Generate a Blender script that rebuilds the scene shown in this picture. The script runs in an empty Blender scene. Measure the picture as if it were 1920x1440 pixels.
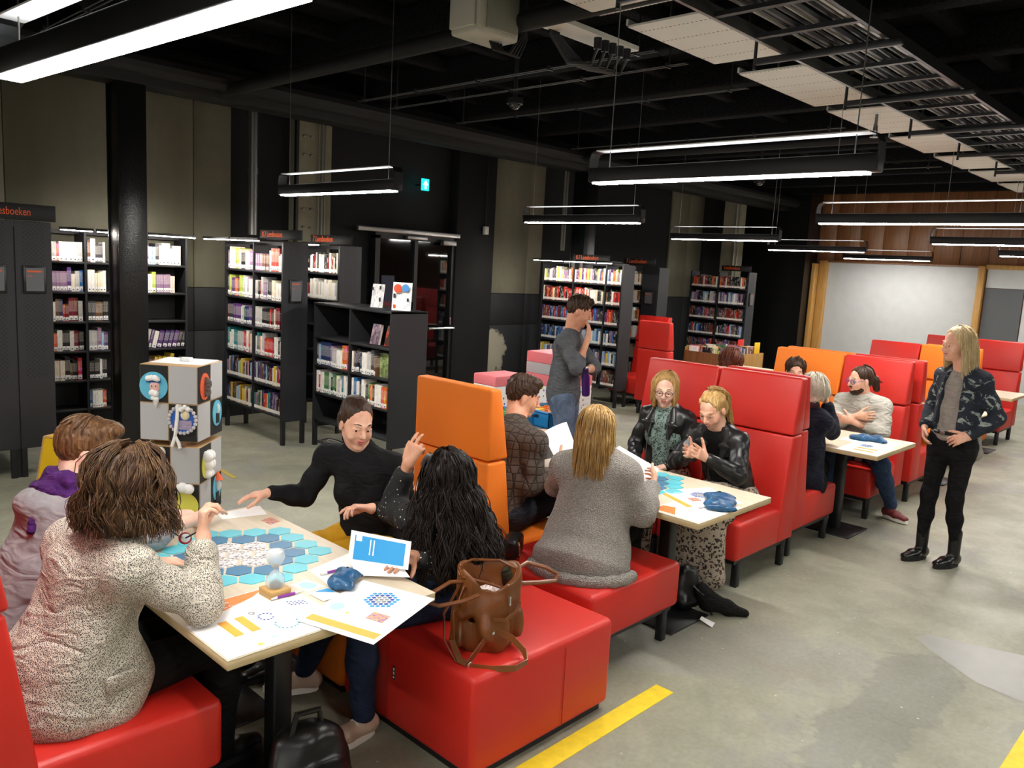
import bpy, bmesh, math, random
import numpy as np
from mathutils import Vector, Matrix
random.seed(7); RNG = np.random.RandomState(7)
SC = bpy.context.scene
COL = SC.collection
# ---------------------------------------------------------------- camera
def make_camera():
    yaw, pitch, roll, F = 0.76082332, 0.14527749, 0.05460222, 1508.9
    cy, sy, cp, sp = math.cos(yaw), math.sin(yaw), math.cos(pitch), math.sin(pitch)
    f = Vector((cp*cy, cp*sy, -sp)); r = Vector((sy, -cy, 0)); u = r.cross(f)
    r2 = r*math.cos(roll) + u*math.sin(roll); u2 = u*math.cos(roll) - r*math.sin(roll)
    cam = bpy.data.cameras.new('camera'); cam.sensor_width = 36.0; cam.sensor_fit = 'HORIZONTAL'
    cam.lens = F/1920*36.0; cam.clip_end = 80
    o = bpy.data.objects.new('camera', cam); COL.objects.link(o)
    m = Matrix((r2, u2, -f)).transposed().to_4x4(); m.translation = Vector((0, 0, 2.0))
    o.matrix_world = m; SC.camera = o
make_camera()
W = bpy.data.worlds.new('world'); SC.world = W; W.use_nodes = True
W.node_tree.nodes['Background'].inputs[0].default_value = (.8, .85, .9, 1)
W.node_tree.nodes['Background'].inputs[1].default_value = 0.02
SC.view_settings.view_transform = 'Standard'; SC.view_settings.look = 'None'
SC.view_settings.exposure = 1.3; SC.view_settings.gamma = 1.0
SC.view_settings.use_curve_mapping = False
LED_POWER = 60.0        # emission strength of the pendant light tubes
BAR_POWER = 55.0         # emission strength of the bookcase light bars
# ---------------------------------------------------------------- materials
def lin(c):
    if isinstance(c, str):
        c = [int(c[i:i+2], 16)/255 for i in (0, 2, 4)]
    return tuple((x/12.92 if x <= .04045 else ((x+.055)/1.055)**2.4) for x in c) + (1.0,)
MATS = {}
class NT:
    def __init__(s, name):
        s.m = bpy.data.materials.new(name); s.m.use_nodes = True; s.t = s.m.node_tree
        s.b = s.t.nodes['Principled BSDF']; s.co = None
    def n(s, typ, **kw):
        nd = s.t.nodes.new('ShaderNode'+typ)
        for k, v in kw.items():
            if k in nd.inputs: nd.inputs[k].default_value = v
            else: setattr(nd, k, v)
        return nd
    def l(s, a, b): s.t.links.new(a, b)
    def coord(s, scale=(1, 1, 1), kind='Object', rot=(0, 0, 0)):
        tc = s.n('TexCoord'); mp = s.n('Mapping'); s.l(tc.outputs[kind], mp.inputs[0])
        mp.inputs['Scale'].default_value = scale; mp.inputs['Rotation'].default_value = rot
        return mp.outputs[0]
    def noise(s, scale, detail=4, co=None, rough=.5, dist=0):
        nd = s.n('TexNoise'); nd.inputs['Scale'].default_value = scale; nd.inputs['Detail'].default_value = detail
        nd.inputs['Roughness'].default_value = rough; nd.inputs['Distortion'].default_value = dist
        s.l(co or s.coord(), nd.inputs['Vector']); return nd
    def ramp(s, fac, stops, interp='LINEAR'):
        r = s.n('ValToRGB'); e = r.color_ramp.elements; r.color_ramp.interpolation = interp
        while len(e) < len(stops): e.new(.5)
        for k, (p, c) in enumerate(stops): e[k].position = p; e[k].color = lin(c) if not isinstance(c, (int, float)) else (c, c, c, 1)
        s.l(fac, r.inputs[0]); return r.outputs[0]
    def mix(s, fac, a, b, typ='MIX'):
        m = s.n('MixRGB', blend_type=typ)
        for k, v in ((0, fac), (1, a), (2, b)):
            if isinstance(v, (int, float)): m.inputs[k].default_value = v if k == 0 else (v, v, v, 1)
            elif isinstance(v, (str, tuple, list)): m.inputs[k].default_value = lin(v)
            else: s.l(v, m.inputs[k])
        return m.outputs[0]
    def math(s, op, a, b=None):
        m = s.n('Math', operation=op)
        for k, v in ((0, a), (1, b)):
            if v is None: continue
            if isinstance(v, (int, float)): m.inputs[k].default_value = v
            else: s.l(v, m.inputs[k])
        return m.outputs[0]
    def bump(s, h, strength=.3, dist=.01):
        b = s.n('Bump'); b.inputs['Strength'].default_value = strength; b.inputs['Distance'].default_value = dist
        s.l(h, b.inputs['Height']); s.l(b.outputs[0], s.b.inputs['Normal'])
    def base(s, c):
        if isinstance(c, (str, tuple, list)): s.b.inputs['Base Color'].default_value = lin(c)
        else: s.l(c, s.b.inputs['Base Color'])
    def set(s, **kw):
        for k, v in kw.items(): s.b.inputs[k.replace('_', ' ')].default_value = v
        return s
def reg(nt): MATS[nt.m.name] = nt.m; return nt.m
def simple(name, c, rough=.5, metal=0.0, var=0.0, vscale=6, bump=0, bscale=60, spec=.5, c2=None):
    t = NT(name); t.set(Roughness=rough, Metallic=metal, Specular_IOR_Level=spec)
    if var or c2:
        nz = t.noise(vscale, 5)
        dark = c2 or [max(0, int(c[i:i+2], 16)/255*(1-var)) for i in (0, 2, 4)]
        t.base(t.ramp(nz.outputs[0], [(.3, dark), (.7, c)]))
    else: t.base(c)
    if bump: t.bump(t.noise(bscale, 5).outputs[0], bump, .004)
    return reg(t)
def emit(name, c, strength):
    t = NT(name); t.base('000000'); t.b.inputs['Emission Color'].default_value = lin(c); t.b.inputs['Emission Strength'].default_value = strength
    return reg(t)
simple('black_metal', '17181a', .45, .0); simple('black_matte', '131314', .7, var=.3, bump=.15)
simple('shelf_paint', '1f2023', .55, bump=.05, bscale=300)
simple('shelf_inside', '18191c', .6)
simple('alu', 'b0b0ae', .35, .9); simple('steel', '8c8c8a', .35, .9); simple('chrome', 'd8d8d8', .15, 1)
simple('white_paint', 'e6e6e2', .5); simple('white_matte', 'e2e3e2', .6, var=.03)
simple('paper', 'f4f4f2', .6); simple('plastic_white', 'e9e9e6', .35)
simple('orange_text', 'd0561f', .6)
emit('led', 'fffaf4', LED_POWER); emit('led_up', 'f4f8ff', 5.0); emit('bar_led', 'fff6ec', BAR_POWER)
def leather(name, c, c2, rough=.42):
    t = NT(name); t.set(Roughness=rough, Specular_IOR_Level=.45)
    t.base(t.ramp(t.noise(2.2, 3).outputs[0], [(.3, c2), (.75, c)]))
    v = t.n('TexVoronoi'); v.inputs['Scale'].default_value = 260; t.l(t.coord(), v.inputs['Vector'])
    t.bump(t.mix(.5, v.outputs[0], t.noise(5, 3).outputs[0]), .06, .01); return reg(t)
leather('red_leather', 'cc2a20', 'c4251c'); leather('orange_fabric', 'ee7f1c', 'e87616', .65)
leather('black_leather', '1a1a1b', '101011', .3); leather('brown_leather', '8a5227', '5c3114', .35)
def wood(name, a, b, scale=(1, 14, 1), rough=.45):
    t = NT(name); t.set(Roughness=rough); nz = t.noise(4, 6, t.coord(scale), .6, .6)
    t.base(t.ramp(nz.outputs[0], [(.3, b), (.7, a)])); t.bump(nz.outputs[0], .05, .003); return reg(t)
wood('table_wood', 'dacdb6', 'cfc0a6', (14, 1, 1)); wood('table_edge', 'c9b48c', 'bba67c', (1, 1, 14)); wood('pine', 'c79a58', 'a97b3c', (8, 8, .6)); wood('walnut', '8a5c38', '6d4528', (1, 6, .4)); wood('plywood', 'caa468', 'b08a50', (1, 1, 20))
simple('yellow_paint', 'f2c21a', .5, var=.06)
# ---------------------------------------------------------------- mesh builder
class MB:
    def __init__(s): s.v = []; s.f = []; s.mi = []; s.cur = 0
    def add(s, vs, fs):
        b = len(s.v); s.v += [tuple(map(float, p)) for p in vs]; s.f += [tuple(b+i for i in f) for f in fs]; s.mi += [s.cur]*len(fs); return s
    def slot(s, k): s.cur = k; return s
    def box(s, x0, x1, y0, y1, z0, z1, M=None):
        vs = [Vector((x, y, z)) for x in (x0, x1) for y in (y0, y1) for z in (z0, z1)]
        if M is not None: vs = [M @ p for p in vs]
        return s.add(vs, [(0, 1, 3, 2), (4, 6, 7, 5), (0, 4, 5, 1), (2, 3, 7, 6), (0, 2, 6, 4), (1, 5, 7, 3)])
    def cbox(s, c, d, M=None):
        return s.box(c[0]-d[0]/2, c[0]+d[0]/2, c[1]-d[1]/2, c[1]+d[1]/2, c[2]-d[2]/2, c[2]+d[2]/2, M)
    def prism(s, prof, axis, a0, a1, M=None):          # prof: 2-D polygon in the other two axes (ccw)
        n = len(prof); vs = []
        for a in (a0, a1):
            for (p, q) in prof:
                P = {'x': (a, p, q), 'y': (p, a, q), 'z': (p, q, a)}[axis]; P = Vector(P); vs.append(M @ P if M is not None else P)
        fs = [tuple(range(n))[::-1], tuple(range(n, 2*n))] + [(i, (i+1) % n, n+(i+1) % n, n+i) for i in range(n)]
        return s.add(vs, fs)
    def tube(s, path, r, n=8, caps=True, flat=1.0):
        path = [Vector(p) for p in path]; R = r if isinstance(r, (list, tuple)) else [r]*len(path)
        vs = []; up = Vector((0, 0, 1)); prev = None
        for i, p in enumerate(path):
            t = (path[min(i+1, len(path)-1)] - path[max(i-1, 0)])
            if t.length < 1e-9: t = Vector((0, 0, 1))
            t.normalize()
            if prev is None: a = t.cross(up) if abs(t.z) < .95 else t.cross(Vector((1, 0, 0)))
            else: a = prev - t*prev.dot(t)
            a.normalize(); prev = a; b = t.cross(a)
            for k in range(n):
                an = 2*math.pi*k/n; vs.append(p + a*(math.cos(an)*R[i]) + b*(math.sin(an)*R[i]*flat))
        m = len(path); fs = [(i*n+k, i*n+(k+1) % n, (i+1)*n+(k+1) % n, (i+1)*n+k) for i in range(m-1) for k in range(n)]
        if caps: fs += [tuple(range(n))[::-1], tuple((m-1)*n+k for k in range(n))]
        return s.add(vs, fs)
    def strap(s, path, w, t, side):                     # flat band
        path = [Vector(p) for p in path]; vs = []
        for i, p in enumerate(path):
            d = (path[min(i+1, len(path)-1)] - path[max(i-1, 0)]).normalized(); sd = Vector(side[i] if isinstance(side, list) else side)
            sd = (sd - d*sd.dot(d)).normalized(); nn = d.cross(sd)
            for (a, b) in ((-1, -1), (1, -1), (1, 1), (-1, 1)): vs.append(p + sd*(a*w/2) + nn*(b*t/2))
        m = len(path); fs = [(i*4+k, i*4+(k+1) % 4, (i+1)*4+(k+1) % 4, (i+1)*4+k) for i in range(m-1) for k in range(4)]
        fs += [(3, 2, 1, 0), tuple((m-1)*4+k for k in range(4))]
        return s.add(vs, fs)
    def lathe(s, prof, c=(0, 0, 0), n=24, M=None):
        vs = []
        for (r, z) in prof:
            for k in range(n):
                a = 2*math.pi*k/n; P = Vector((c[0]+r*math.cos(a), c[1]+r*math.sin(a), c[2]+z)); vs.append(M @ P if M is not None else P)
        m = len(prof); fs = [(i*n+k, i*n+(k+1) % n, (i+1)*n+(k+1) % n, (i+1)*n+k) for i in range(m-1) for k in range(n)]
        fs += [tuple(range(n))[::-1], tuple((m-1)*n+k for k in range(n))]
        return s.add(vs, fs)
    def ball(s, c, r, n=12, m=8, M=None):
        rr = r if isinstance(r, (tuple, list)) else (r, r, r); vs = []; 
        for i in range(m+1):
            th = math.pi*i/m
            for k in range(n):
                a = 2*math.pi*k/n; P = Vector((rr[0]*math.sin(th)*math.cos(a), rr[1]*math.sin(th)*math.sin(a), rr[2]*math.cos(th)))
                if M is not None: P = M @ P
                vs.append(P + Vector(c))
        fs = [(i*n+k, (i+1)*n+k, (i+1)*n+(k+1) % n, i*n+(k+1) % n) for i in range(m) for k in range(n)]
        return s.add(vs, fs)
    def mesh(s, name, mats, bevel=0, seg=2, smooth=False, angle=35):
        me = bpy.data.meshes.new(name); me.from_pydata(s.v, [], s.f)
        for m in (mats if isinstance(mats, (list, tuple)) else [mats]): me.materials.append(MATS[m] if isinstance(m, str) else m)
        me.polygons.foreach_set('material_index', s.mi)
        bm = bmesh.new(); bm.from_mesh(me); bmesh.ops.recalc_face_normals(bm, faces=bm.faces)
        if bevel:
            es = [e for e in bm.edges if len(e.link_faces) == 2 and e.calc_face_angle(0) > math.radians(30)]
            bmesh.ops.bevel(bm, geom=es, offset=bevel, segments=seg, profile=.5, affect='EDGES', clamp_overlap=True)
        bm.to_mesh(me); bm.free()
        if smooth or bevel:
            me.polygons.foreach_set('use_smooth', [True]*len(me.polygons)); me.set_sharp_from_angle(angle=math.radians(angle if not bevel else 50))
        return me
def link(name, me, parent=None, loc=None):
    o = bpy.data.objects.new(name, me); COL.objects.link(o)
    if parent is not None: o.parent = parent
    if loc is not None: o.location = loc
    return o
def tag(o, label=None, cat=None, group=None, kind=None):
    if label: o['label'] = label
    if cat: o['category'] = cat
    if group: o['group'] = group
    if kind: o['kind'] = kind
    return o
def empty(name, loc, label=None, cat=None, group=None, rz=0):
    o = bpy.data.objects.new(name, None); COL.objects.link(o); o.location = loc; o.rotation_euler = (0, 0, rz); o.empty_display_size = .05
    return tag(o, label, cat, group)
def part(root, name, mb, mats, world=False, label=None, **kw):
    """mb as a child mesh of root; world=True: vertices are world coordinates (root unrotated)"""
    if world:
        L = Vector((0, 0, 0)); r = root
        while r is not None: L += r.location; r = r.parent
        mb.v = [(x-L.x, y-L.y, z-L.z) for x, y, z in mb.v]
    o = link(name, mb.mesh(name, mats, **kw), root)
    if label: o['label'] = label
    return o
def solo(name, mb, mats, label, cat, group=None, kind=None, base=None, **kw):
    """one-mesh thing, origin at the base of its bounds"""
    if base is None:
        a = np.array(mb.v); base = ((a[:, 0].min()+a[:, 0].max())/2, (a[:, 1].min()+a[:, 1].max())/2, a[:, 2].min())
    mb.v = [(x-base[0], y-base[1], z-base[2]) for x, y, z in mb.v]
    o = link(name, mb.mesh(name, mats, **kw), None, base)
    return tag(o, label, cat, group, kind)
def copy_tree(o, parent=None):
    c = o.copy(); COL.objects.link(c); c.parent = parent
    for ch in list(o.children): copy_tree(ch, c)
    return c
def Mrot(loc, rz=0, rx=0, ry=0):
    return Matrix.Translation(loc) @ Matrix.Rotation(rz, 4, 'Z') @ Matrix.Rotation(rx, 4, 'X') @ Matrix.Rotation(ry, 4, 'Y')
def text_mesh(txt, size, mat, depth=.002, align='LEFT'):
    cu = bpy.data.curves.new('lettering', 'FONT'); cu.body = txt; cu.size = size; cu.extrude = depth; cu.align_x = align; cu.resolution_u = 3
    o = bpy.data.objects.new('tmp', cu); COL.objects.link(o)
    bpy.context.view_layer.update()
    me = bpy.data.meshes.new_from_object(o.evaluated_get(bpy.context.evaluated_depsgraph_get()))
    bpy.data.objects.remove(o); me.materials.clear(); me.materials.append(MATS[mat]); me.name = 'lettering'
    return me
# ================================================================ structure
def m_floor():
    t = NT('concrete_floor'); co = t.coord()
    a = t.noise(.55, 6, co, .6, .4).outputs[0]; b = t.noise(2.6, 8, co, .65, .3).outputs[0]; c = t.noise(40, 4, co).outputs[0]
    base = t.ramp(a, [(.28, '7d7e6d'), (.45, '94947f'), (.6, 'a2a28e'), (.75, 'b0b0a2')])
    base = t.mix(t.ramp(b, [(.38, 0.0), (.62, 1.0)]), t.mix(.35, base, '6d6c58'), base)
    st = t.noise(.8, 5, t.coord((1, 1, 1), rot=(0, 0, .6)), .55, .9).outputs[0]
    base = t.mix(t.ramp(st, [(.56, 0.0), (.585, .55), (.8, .7)]), base, '86867e')
    ru = t.noise(1.3, 6, t.coord((1, 1, 1), rot=(0, 0, 2.1)), .6).outputs[0]
    base = t.mix(t.ramp(ru, [(.6, 0.0), (.72, .4)]), base, '8a7a62')
    sx = t.n('SeparateXYZ'); t.l(t.n('TexCoord').outputs['Object'], sx.inputs[0])      # old water stain in the aisle
    wn = t.noise(2.2, 6, co, .65, .6).outputs[0]
    dy = t.math('ABSOLUTE', t.math('SUBTRACT', sx.outputs[1], 1.12)); dx = t.math('MAXIMUM', t.math('SUBTRACT', t.math('ABSOLUTE', t.math('SUBTRACT', sx.outputs[0], 3.75)), .75), 0.0)
    dd = t.math('ADD', t.math('ADD', dy, dx), t.math('MULTIPLY', t.math('SUBTRACT', wn, .5), .7))
    base = t.mix(t.ramp(dd, [(.17, .62), (.2, 0.0)]), base, '73736a')
    sp = t.n('TexVoronoi'); sp.inputs['Scale'].default_value = 7; t.l(co, sp.inputs['Vector'])
    base = t.mix(t.ramp(sp.outputs[0], [(.03, .7), (.05, 0.0)]), base, 'd8d4c4')
    base = t.mix(.05, base, t.ramp(c, [(.3, 0.1), (.7, .9)]))
    t.base(base); t.b.inputs['Roughness'].default_value = .42
    t.l(t.ramp(b, [(.3, .62), (.7, .36)]), t.b.inputs['Roughness']); t.bump(c, .05, .004); reg(t)
m_floor()
def m_wall(name, a, b, streak=.5):
    t = NT(name); t.set(Roughness=.75)
    n1 = t.noise(.9, 6, t.coord((1, 1, .35)), .6, .5).outputs[0]; n2 = t.noise(9, 6).outputs[0]
    c = t.ramp(n1, [(.3, b), (.65, a)]); c = t.mix(t.ramp(n2, [(.35, streak), (.6, 0.0)]), c, t.mix(.5, c, b))
    t.base(c); t.bump(n2, .12, .01); reg(t)
m_wall('wall_grey', '8a8876', '716f5c'); m_wall('wall_dark', '2c2e32', '212326'); m_wall('wall_black', '16171a', '0d0e10'); m_wall('concrete_light', '95927c', '6f6c58')
def m_worn():
    t = NT('wall_worn'); t.set(Roughness=.8); co = t.coord()
    sx = t.n('SeparateXYZ'); t.l(t.n('TexCoord').outputs['Object'], sx.inputs[0])
    n = t.noise(7, 8, co, .75).outputs[0]
    # bare plaster blob where the dark paint has come off
    dx = t.math('MULTIPLY', t.math('SUBTRACT', sx.outputs[0], 9.02), 2.1); dz = t.math('MULTIPLY', t.math('SUBTRACT', sx.outputs[2], .62), 1.75)
    d = t.math('SQRT', t.math('ADD', t.math('POWER', dx, 2.0), t.math('POWER', dz, 2.0)))
    d = t.math('ADD', d, t.math('MULTIPLY', t.math('SUBTRACT', n, .5), .9))
    f = t.ramp(d, [(.62, 1.0), (.7, 0.0)])
    t.base(t.mix(f, '2b2d31', 'a9a592')); t.bump(n, .15, .01); reg(t)
m_worn()
def m_ceil():
    t = NT('ceiling_spray'); t.set(Roughness=.95, Specular_IOR_Level=.1); n = t.noise(55, 6).outputs[0]
    t.base(t.ramp(n, [(.3, '0a0a0b'), (.8, '232324')])); t.bump(n, .9, .02); reg(t)
m_ceil()
simple('pillar_gloss', '101112', .28, bump=.5, bscale=60); simple('conduit', '8a8a80', .4, .5); simple('panel_white', 'd5d3c9', .6, var=.05)
simple('whiteboard', 'bfc1c0', .5, var=.03); simple('door_grey', '55585a', .4); simple('dark_glass', '0b0c0d', .04, spec=.8); simple('yellow_tape', 'f6d82c', .5, var=.08, vscale=20)
def structure(name, mb, mats, parent=None, **kw):
    me = mb.mesh(name, mats, **kw); o = link(name, me, parent)
    if parent is None: o['kind'] = 'structure'
    return o
X0, X1, Y0, Y1, ZC = -5.0, 17.0, -5.0, 9.1, 4.05
structure('floor', MB().box(X0, X1+.2, Y0, Y1+.6, -.1, 0), 'concrete_floor')
structure('ceiling', MB().box(X0, X1+.2, Y0, Y1+.6, ZC, ZC+.1), 'ceiling_spray')
w = structure('wall_left', MB().box(X0, X1+.2, Y1+.04, Y1+.3, 0, ZC), 'wall_black')
def panel(x0, x1, z0, z1, mat, y=Y1, th=.05, wall=None):
    return structure('panel', MB().box(x0+.004, x1-.004, y, y+th, z0+.003, z1-.003), mat, wall or w, bevel=.004, seg=1)
for xa, xb in ((-5, -2), (-2, .2), (.2, 2.3), (2.3, 4.17), (4.17, 4.62)):
    panel(xa, xb, 0, 1.06, 'wall_dark'); panel(xa, xb, 1.06, 1.56, 'wall_dark'); panel(xa, xb, 1.56, ZC, 'wall_grey')
for xa, xb in ((8.83, 9.75), (9.75, 10.1)):
    panel(xa, xb, 0, .12, 'wall_grey'); panel(xa, xb, .12, 1.06, 'wall_worn' if xa < 9 else 'wall_dark'); panel(xa, xb, 1.06, 1.56, 'wall_dark'); panel(xa, xb, 1.56, ZC, 'wall_grey')
for xa, xb in ((13.9, 14.55), (14.55, 15.1)):
    panel(xa, xb, 0, 1.56, 'wall_dark'); panel(xa, xb, 1.56, ZC, 'wall_grey')
panel(16.1, 16.75, 1.3, ZC, 'concrete_light'); panel(16.1, 16.75, 0, 1.3, 'wall_dark')
panel(8.05, 8.83, 0, ZC, 'wall_black', y=8.95, th=.2)
# concrete strip with bolts and conduits between the bookcases
ps = structure('trim_1', MB().box(5.4, 5.9, 8.98, 9.15, 0, ZC), 'concrete_light')
structure('edge_angle', MB().box(5.385, 5.42, 8.95, 9.0, 0, ZC), 'black_metal', ps)
for k in range(10):
    for xx in (5.5, 5.6): structure('bolt', MB().lathe([(.0, 0), (.016, 0), (.016, .03), (0, .035)], n=8, M=Mrot((xx, 8.99, 1.9+k*.22), rx=math.pi/2)), 'steel', ps)
for xx in (5.7, 5.75, 5.79):
    structure('conduit', MB().tube([(xx, 8.95, ZC), (xx, 8.95, 1.15 + (xx-5.7)*2)] + ([(xx-.02, 8.95, 1.07), (xx-.07, 8.95, 1.03)] if xx < 5.71 else []), .011, 8), 'conduit', ps)
structure('socket', MB().box(5.62, 5.7, 8.93, 8.98, .82, .96), 'plastic_white', ps, bevel=.006)
# duct pipe in the corner
dp = structure('trim_2', MB().tube([(4.8, 8.93, 2.2), (4.8, 8.93, ZC)], .055, 16), 'steel')
structure('duct_collar', MB().tube([(4.8, 8.93, 2.9), (4.8, 8.93, 2.97)], .062, 16), 'steel', dp)
# steel columns of the far part
c2 = structure('trim_3', MB().box(15.05, 15.4, 8.3, 8.6, 0, ZC), 'concrete_light')
structure('conduit', MB().tube([(15.0, 8.28, ZC), (15.0, 8.28, .8)], .02, 8), 'conduit', c2); structure('conduit', MB().tube([(15.1, 8.26, ZC), (15.1, 8.26, 1.0)], .015, 8), 'conduit', c2)
structure('base_shoe', MB().box(14.95, 15.5, 8.2, 8.7, 0, .25), 'black_metal', c2, bevel=.03)
structure('conduit', MB().tube([(10.36, 8.9, ZC), (10.36, 8.9, 2.3)], .02, 8), 'conduit', w); structure('conduit', MB().tube([(10.42, 8.9, ZC), (10.42, 8.9, 2.3)], .02, 8), 'conduit', w)
# free-standing columns and the long beam they carry
for k, (px, py) in enumerate(((3.02, 7.98), (9.75, 7.95))):
    p = structure('trim_%d' % (k+4), MB().box(px-.115, px+.115, py-.115, py+.115, 0, 3.5), 'pillar_gloss', bevel=.008)
    structure('flange', MB().box(px-.13, px+.13, py-.135, py-.115, 0, 3.5), 'pillar_gloss', p, bevel=.004); structure('flange', MB().box(px-.13, px+.13, py+.115, py+.135, 0, 3.5), 'pillar_gloss', p, bevel=.004)
    structure('base_plate', MB().box(px-.2, px+.2, py-.2, py+.2, 0, .02), 'pillar_gloss', p)
structure('trim_6', MB().box(X0, X1, 7.84, 8.14, 3.46, 3.8), 'black_matte', bevel=.01)
structure('trim_7', MB().tube([(X0, 7.72, 3.62), (X1, 7.72, 3.62)], .1, 12), 'black_matte')
# ceiling ribs (sprayed black)
ceil = bpy.data.objects['ceiling']
for k in range(14):
    x = -1 + k*1.32
    structure('ceiling_beam', MB().box(x, x+.2, Y0, Y1, ZC-.28, ZC), 'ceiling_spray', ceil, bevel=.03)
for k in range(11):
    y = -.6 + k*.88
    structure('ceiling_rib', MB().box(X0, X1, y, y+.13, ZC-.14, ZC), 'ceiling_spray', ceil, bevel=.02)
# pipes and wire rails under the ceiling, running across the room
def solo_s(name, mb, mats, label, cat, group=None, **kw): return solo(name, mb, mats, label, cat, group, **kw)
for k, (x, r, z) in enumerate(((3.9, .06, 3.55), (9.3, .05, 3.6))):
    solo('ceiling_pipe', MB().tube([(x, -1, z), (x, 7.9, z)], r, 12), 'black_matte', ['thick black pipe hung under the ceiling beside the grey junction box', 'black pipe under the ceiling above the far booths'][k], 'pipe', smooth=True)
simple('rail_dark', '5a5a58', .5, .6)
rl = ['double wire rail nearest the big lit pendant lamp', 'double wire rail crossing behind the ceiling junction box', 'double wire rail running past the small dome camera', 'double wire rail beyond the dome camera', 'double wire rail over the standing man', 'double wire rail above the far row of booths']
for k, x in enumerate((2.0, 4.76, 5.15, 6.05, 8.0, 11.0)):
    r = empty('wire_rail', (x, 3, 3.5), rl[k], 'rail', 'wire rails under the ceiling')
    for j in (0, 4): part(r, 'hanger_rod', MB().tube([(0, .5+j*.8, 0), (0, .5+j*.8, .56)], .006, 6), 'black_metal')
    for d in (-.018, .018): part(r, 'wire', MB().tube([(d, .35, 0), (d, 3.8, 0)], .004, 6), 'rail_dark')
    for j in range(5): part(r, 'clip', MB().box(-.03, .03, .5+j*.8, .515+j*.8, -.012, .02), 'black_metal')
# white perforated ceiling plates
pl = ['white perforated ceiling plate next to the junction box', 'white perforated ceiling plate under the first tray rungs', 'shaded perforated ceiling plate beside the cable tray', 'white perforated ceiling plate with the sprinkler head', 'bright perforated ceiling plate beyond the sprinkler', 'small perforated ceiling plate far along the tray', 'perforated ceiling plate just before the end of the tray', 'last perforated ceiling plate near the wooden end wall']
def m_perf():
    t = NT('perforated'); t.set(Roughness=.6); br = t.n('TexBrick'); br.offset = 0
    sx = t.n('SeparateXYZ'); t.l(t.n('TexCoord').outputs['Object'], sx.inputs[0])
    fy = t.math('ABSOLUTE', t.math('SUBTRACT', t.math('FRACT', t.math('MULTIPLY', sx.outputs[1], 33)), .5)); fx = t.math('ABSOLUTE', t.math('SUBTRACT', t.math('FRACT', t.math('ADD', t.math('MULTIPLY', sx.outputs[0], 4.0), .1)), .5))
    hole = t.math('MULTIPLY', t.math('LESS_THAN', fy, .22), t.math('LESS_THAN', fx, .02))
    t.base(t.mix(hole, 'd5d3c9', '1c1c1c')); reg(t)
m_perf()
for k, (xa, xb) in enumerate(((2.75, 3.95), (4.22, 5.27), (5.62, 6.95), (7.22, 8.45), (8.75, 9.85), (10.2, 11.3), (11.6, 12.7), (13.0, 14.1))):
    r = empty('ceiling_plate', ((xa+xb)/2, 2.92, 3.5), pl[k], 'ceiling plate', 'perforated plates under the ceiling'); hw = (xb-xa)/2
    part(r, 'plate', MB().box(-hw, hw, -.29, .29, 0, .012), 'perforated'); part(r, 'lip', MB().box(-hw, hw, .275, .29, 0, .05), 'panel_white'); part(r, 'lip', MB().box(-hw, hw, -.29, -.275, 0, .05), 'panel_white')
    for s in (-.9, .9): part(r, 'hanger', MB().tube([(hw*s, 0, 0), (hw*s, 0, .5)], .006, 6), 'steel')
# ladder cable tray
r = empty('cable_tray', (9, 2.17, 3.42), 'long black ladder cable tray full of cables under the ceiling', 'cable tray')
for yy in (-.31, .31): part(r, 'side_rail', MB().box(-7, 7.5, yy-.012, yy+.012, -.03, .04), 'steel' if yy > 0 else 'black_metal')
for k in range(30): part(r, 'rung', MB().box(-6.9+k*.48, -6.86+k*.48, -.31, .31, -.025, 0), 'black_metal')
for k in range(9): part(r, 'cross_bar', MB().box(-5.59+k*1.45, -5.55+k*1.45, -.4, .5, -.075, -.035), 'black_metal', bevel=.008); part(r, 'drop_rod', MB().tube([(-5.57+k*1.45, .5, -.1), (-5.57+k*1.45, .5, .55)], .012, 6), 'black_metal')
for k in range(9): part(r, 'cable', MB().tube([(-7+j*1.2, -.24+k*.05+.008*math.sin(j*1.7+k), .02+.006*math.sin(j*2.3+k*2)) for j in range(13)], .012 if k % 3 else .02, 6), 'black_metal' if k % 4 else 'conduit')
part(r, 'cover_strip', MB().box(-5.2, 6, -.2, -.12, .06, .075), 'panel_white')
# grey junction box with cables
r = empty('junction_box', (3.7, 3.95, 3.42), 'grey electrical junction box with cables hanging from the ceiling', 'junction box')
part(r, 'box_body', MB().box(-.16, .2, -.13, .13, 0, .35), simple('abs_grey', 'b4b4a6', .5), bevel=.02)
part(r, 'lid', MB().box(-.19, -.165, -.11, .11, .03, .33), 'abs_grey', bevel=.008)
part(r, 'lid', MB().box(-.1, .17, -.155, -.13, .03, .33), simple('abs_clear', '87897c', .25), bevel=.008)
for k in range(4): part(r, 'cable', MB().tube([(.05+k*.03, -.02, .01), (.06+k*.03, -.04, -.05), (.15+k*.03, -.1, -.07), (.24+k*.02, -.1, .05), (.26, -.12, .3)], .012, 6), 'black_metal')
r = empty('cable_manifold', (4.35, 3.55, 3.5), 'row of black cable glands with looped cables on a ceiling plate', 'cable box')
part(r, 'rail_plate', MB().box(-.45, .35, -.1, .1, 0, .03), 'panel_white')
for k in range(5): part(r, 'gland', MB().tube([(-.05+k*.08, -.06, 0), (-.05+k*.08, -.06, -.07)], .026, 10), 'black_metal'); part(r, 'looped_cable', MB().tube([(-.05+k*.08, -.06, -.06), (-.06+k*.08, -.02, -.16), (-.2+k*.05, .06, -.17), (-.36+k*.02, .08, -.02), (-.4, .08, .3)], .013, 6), 'black_metal')
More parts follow.
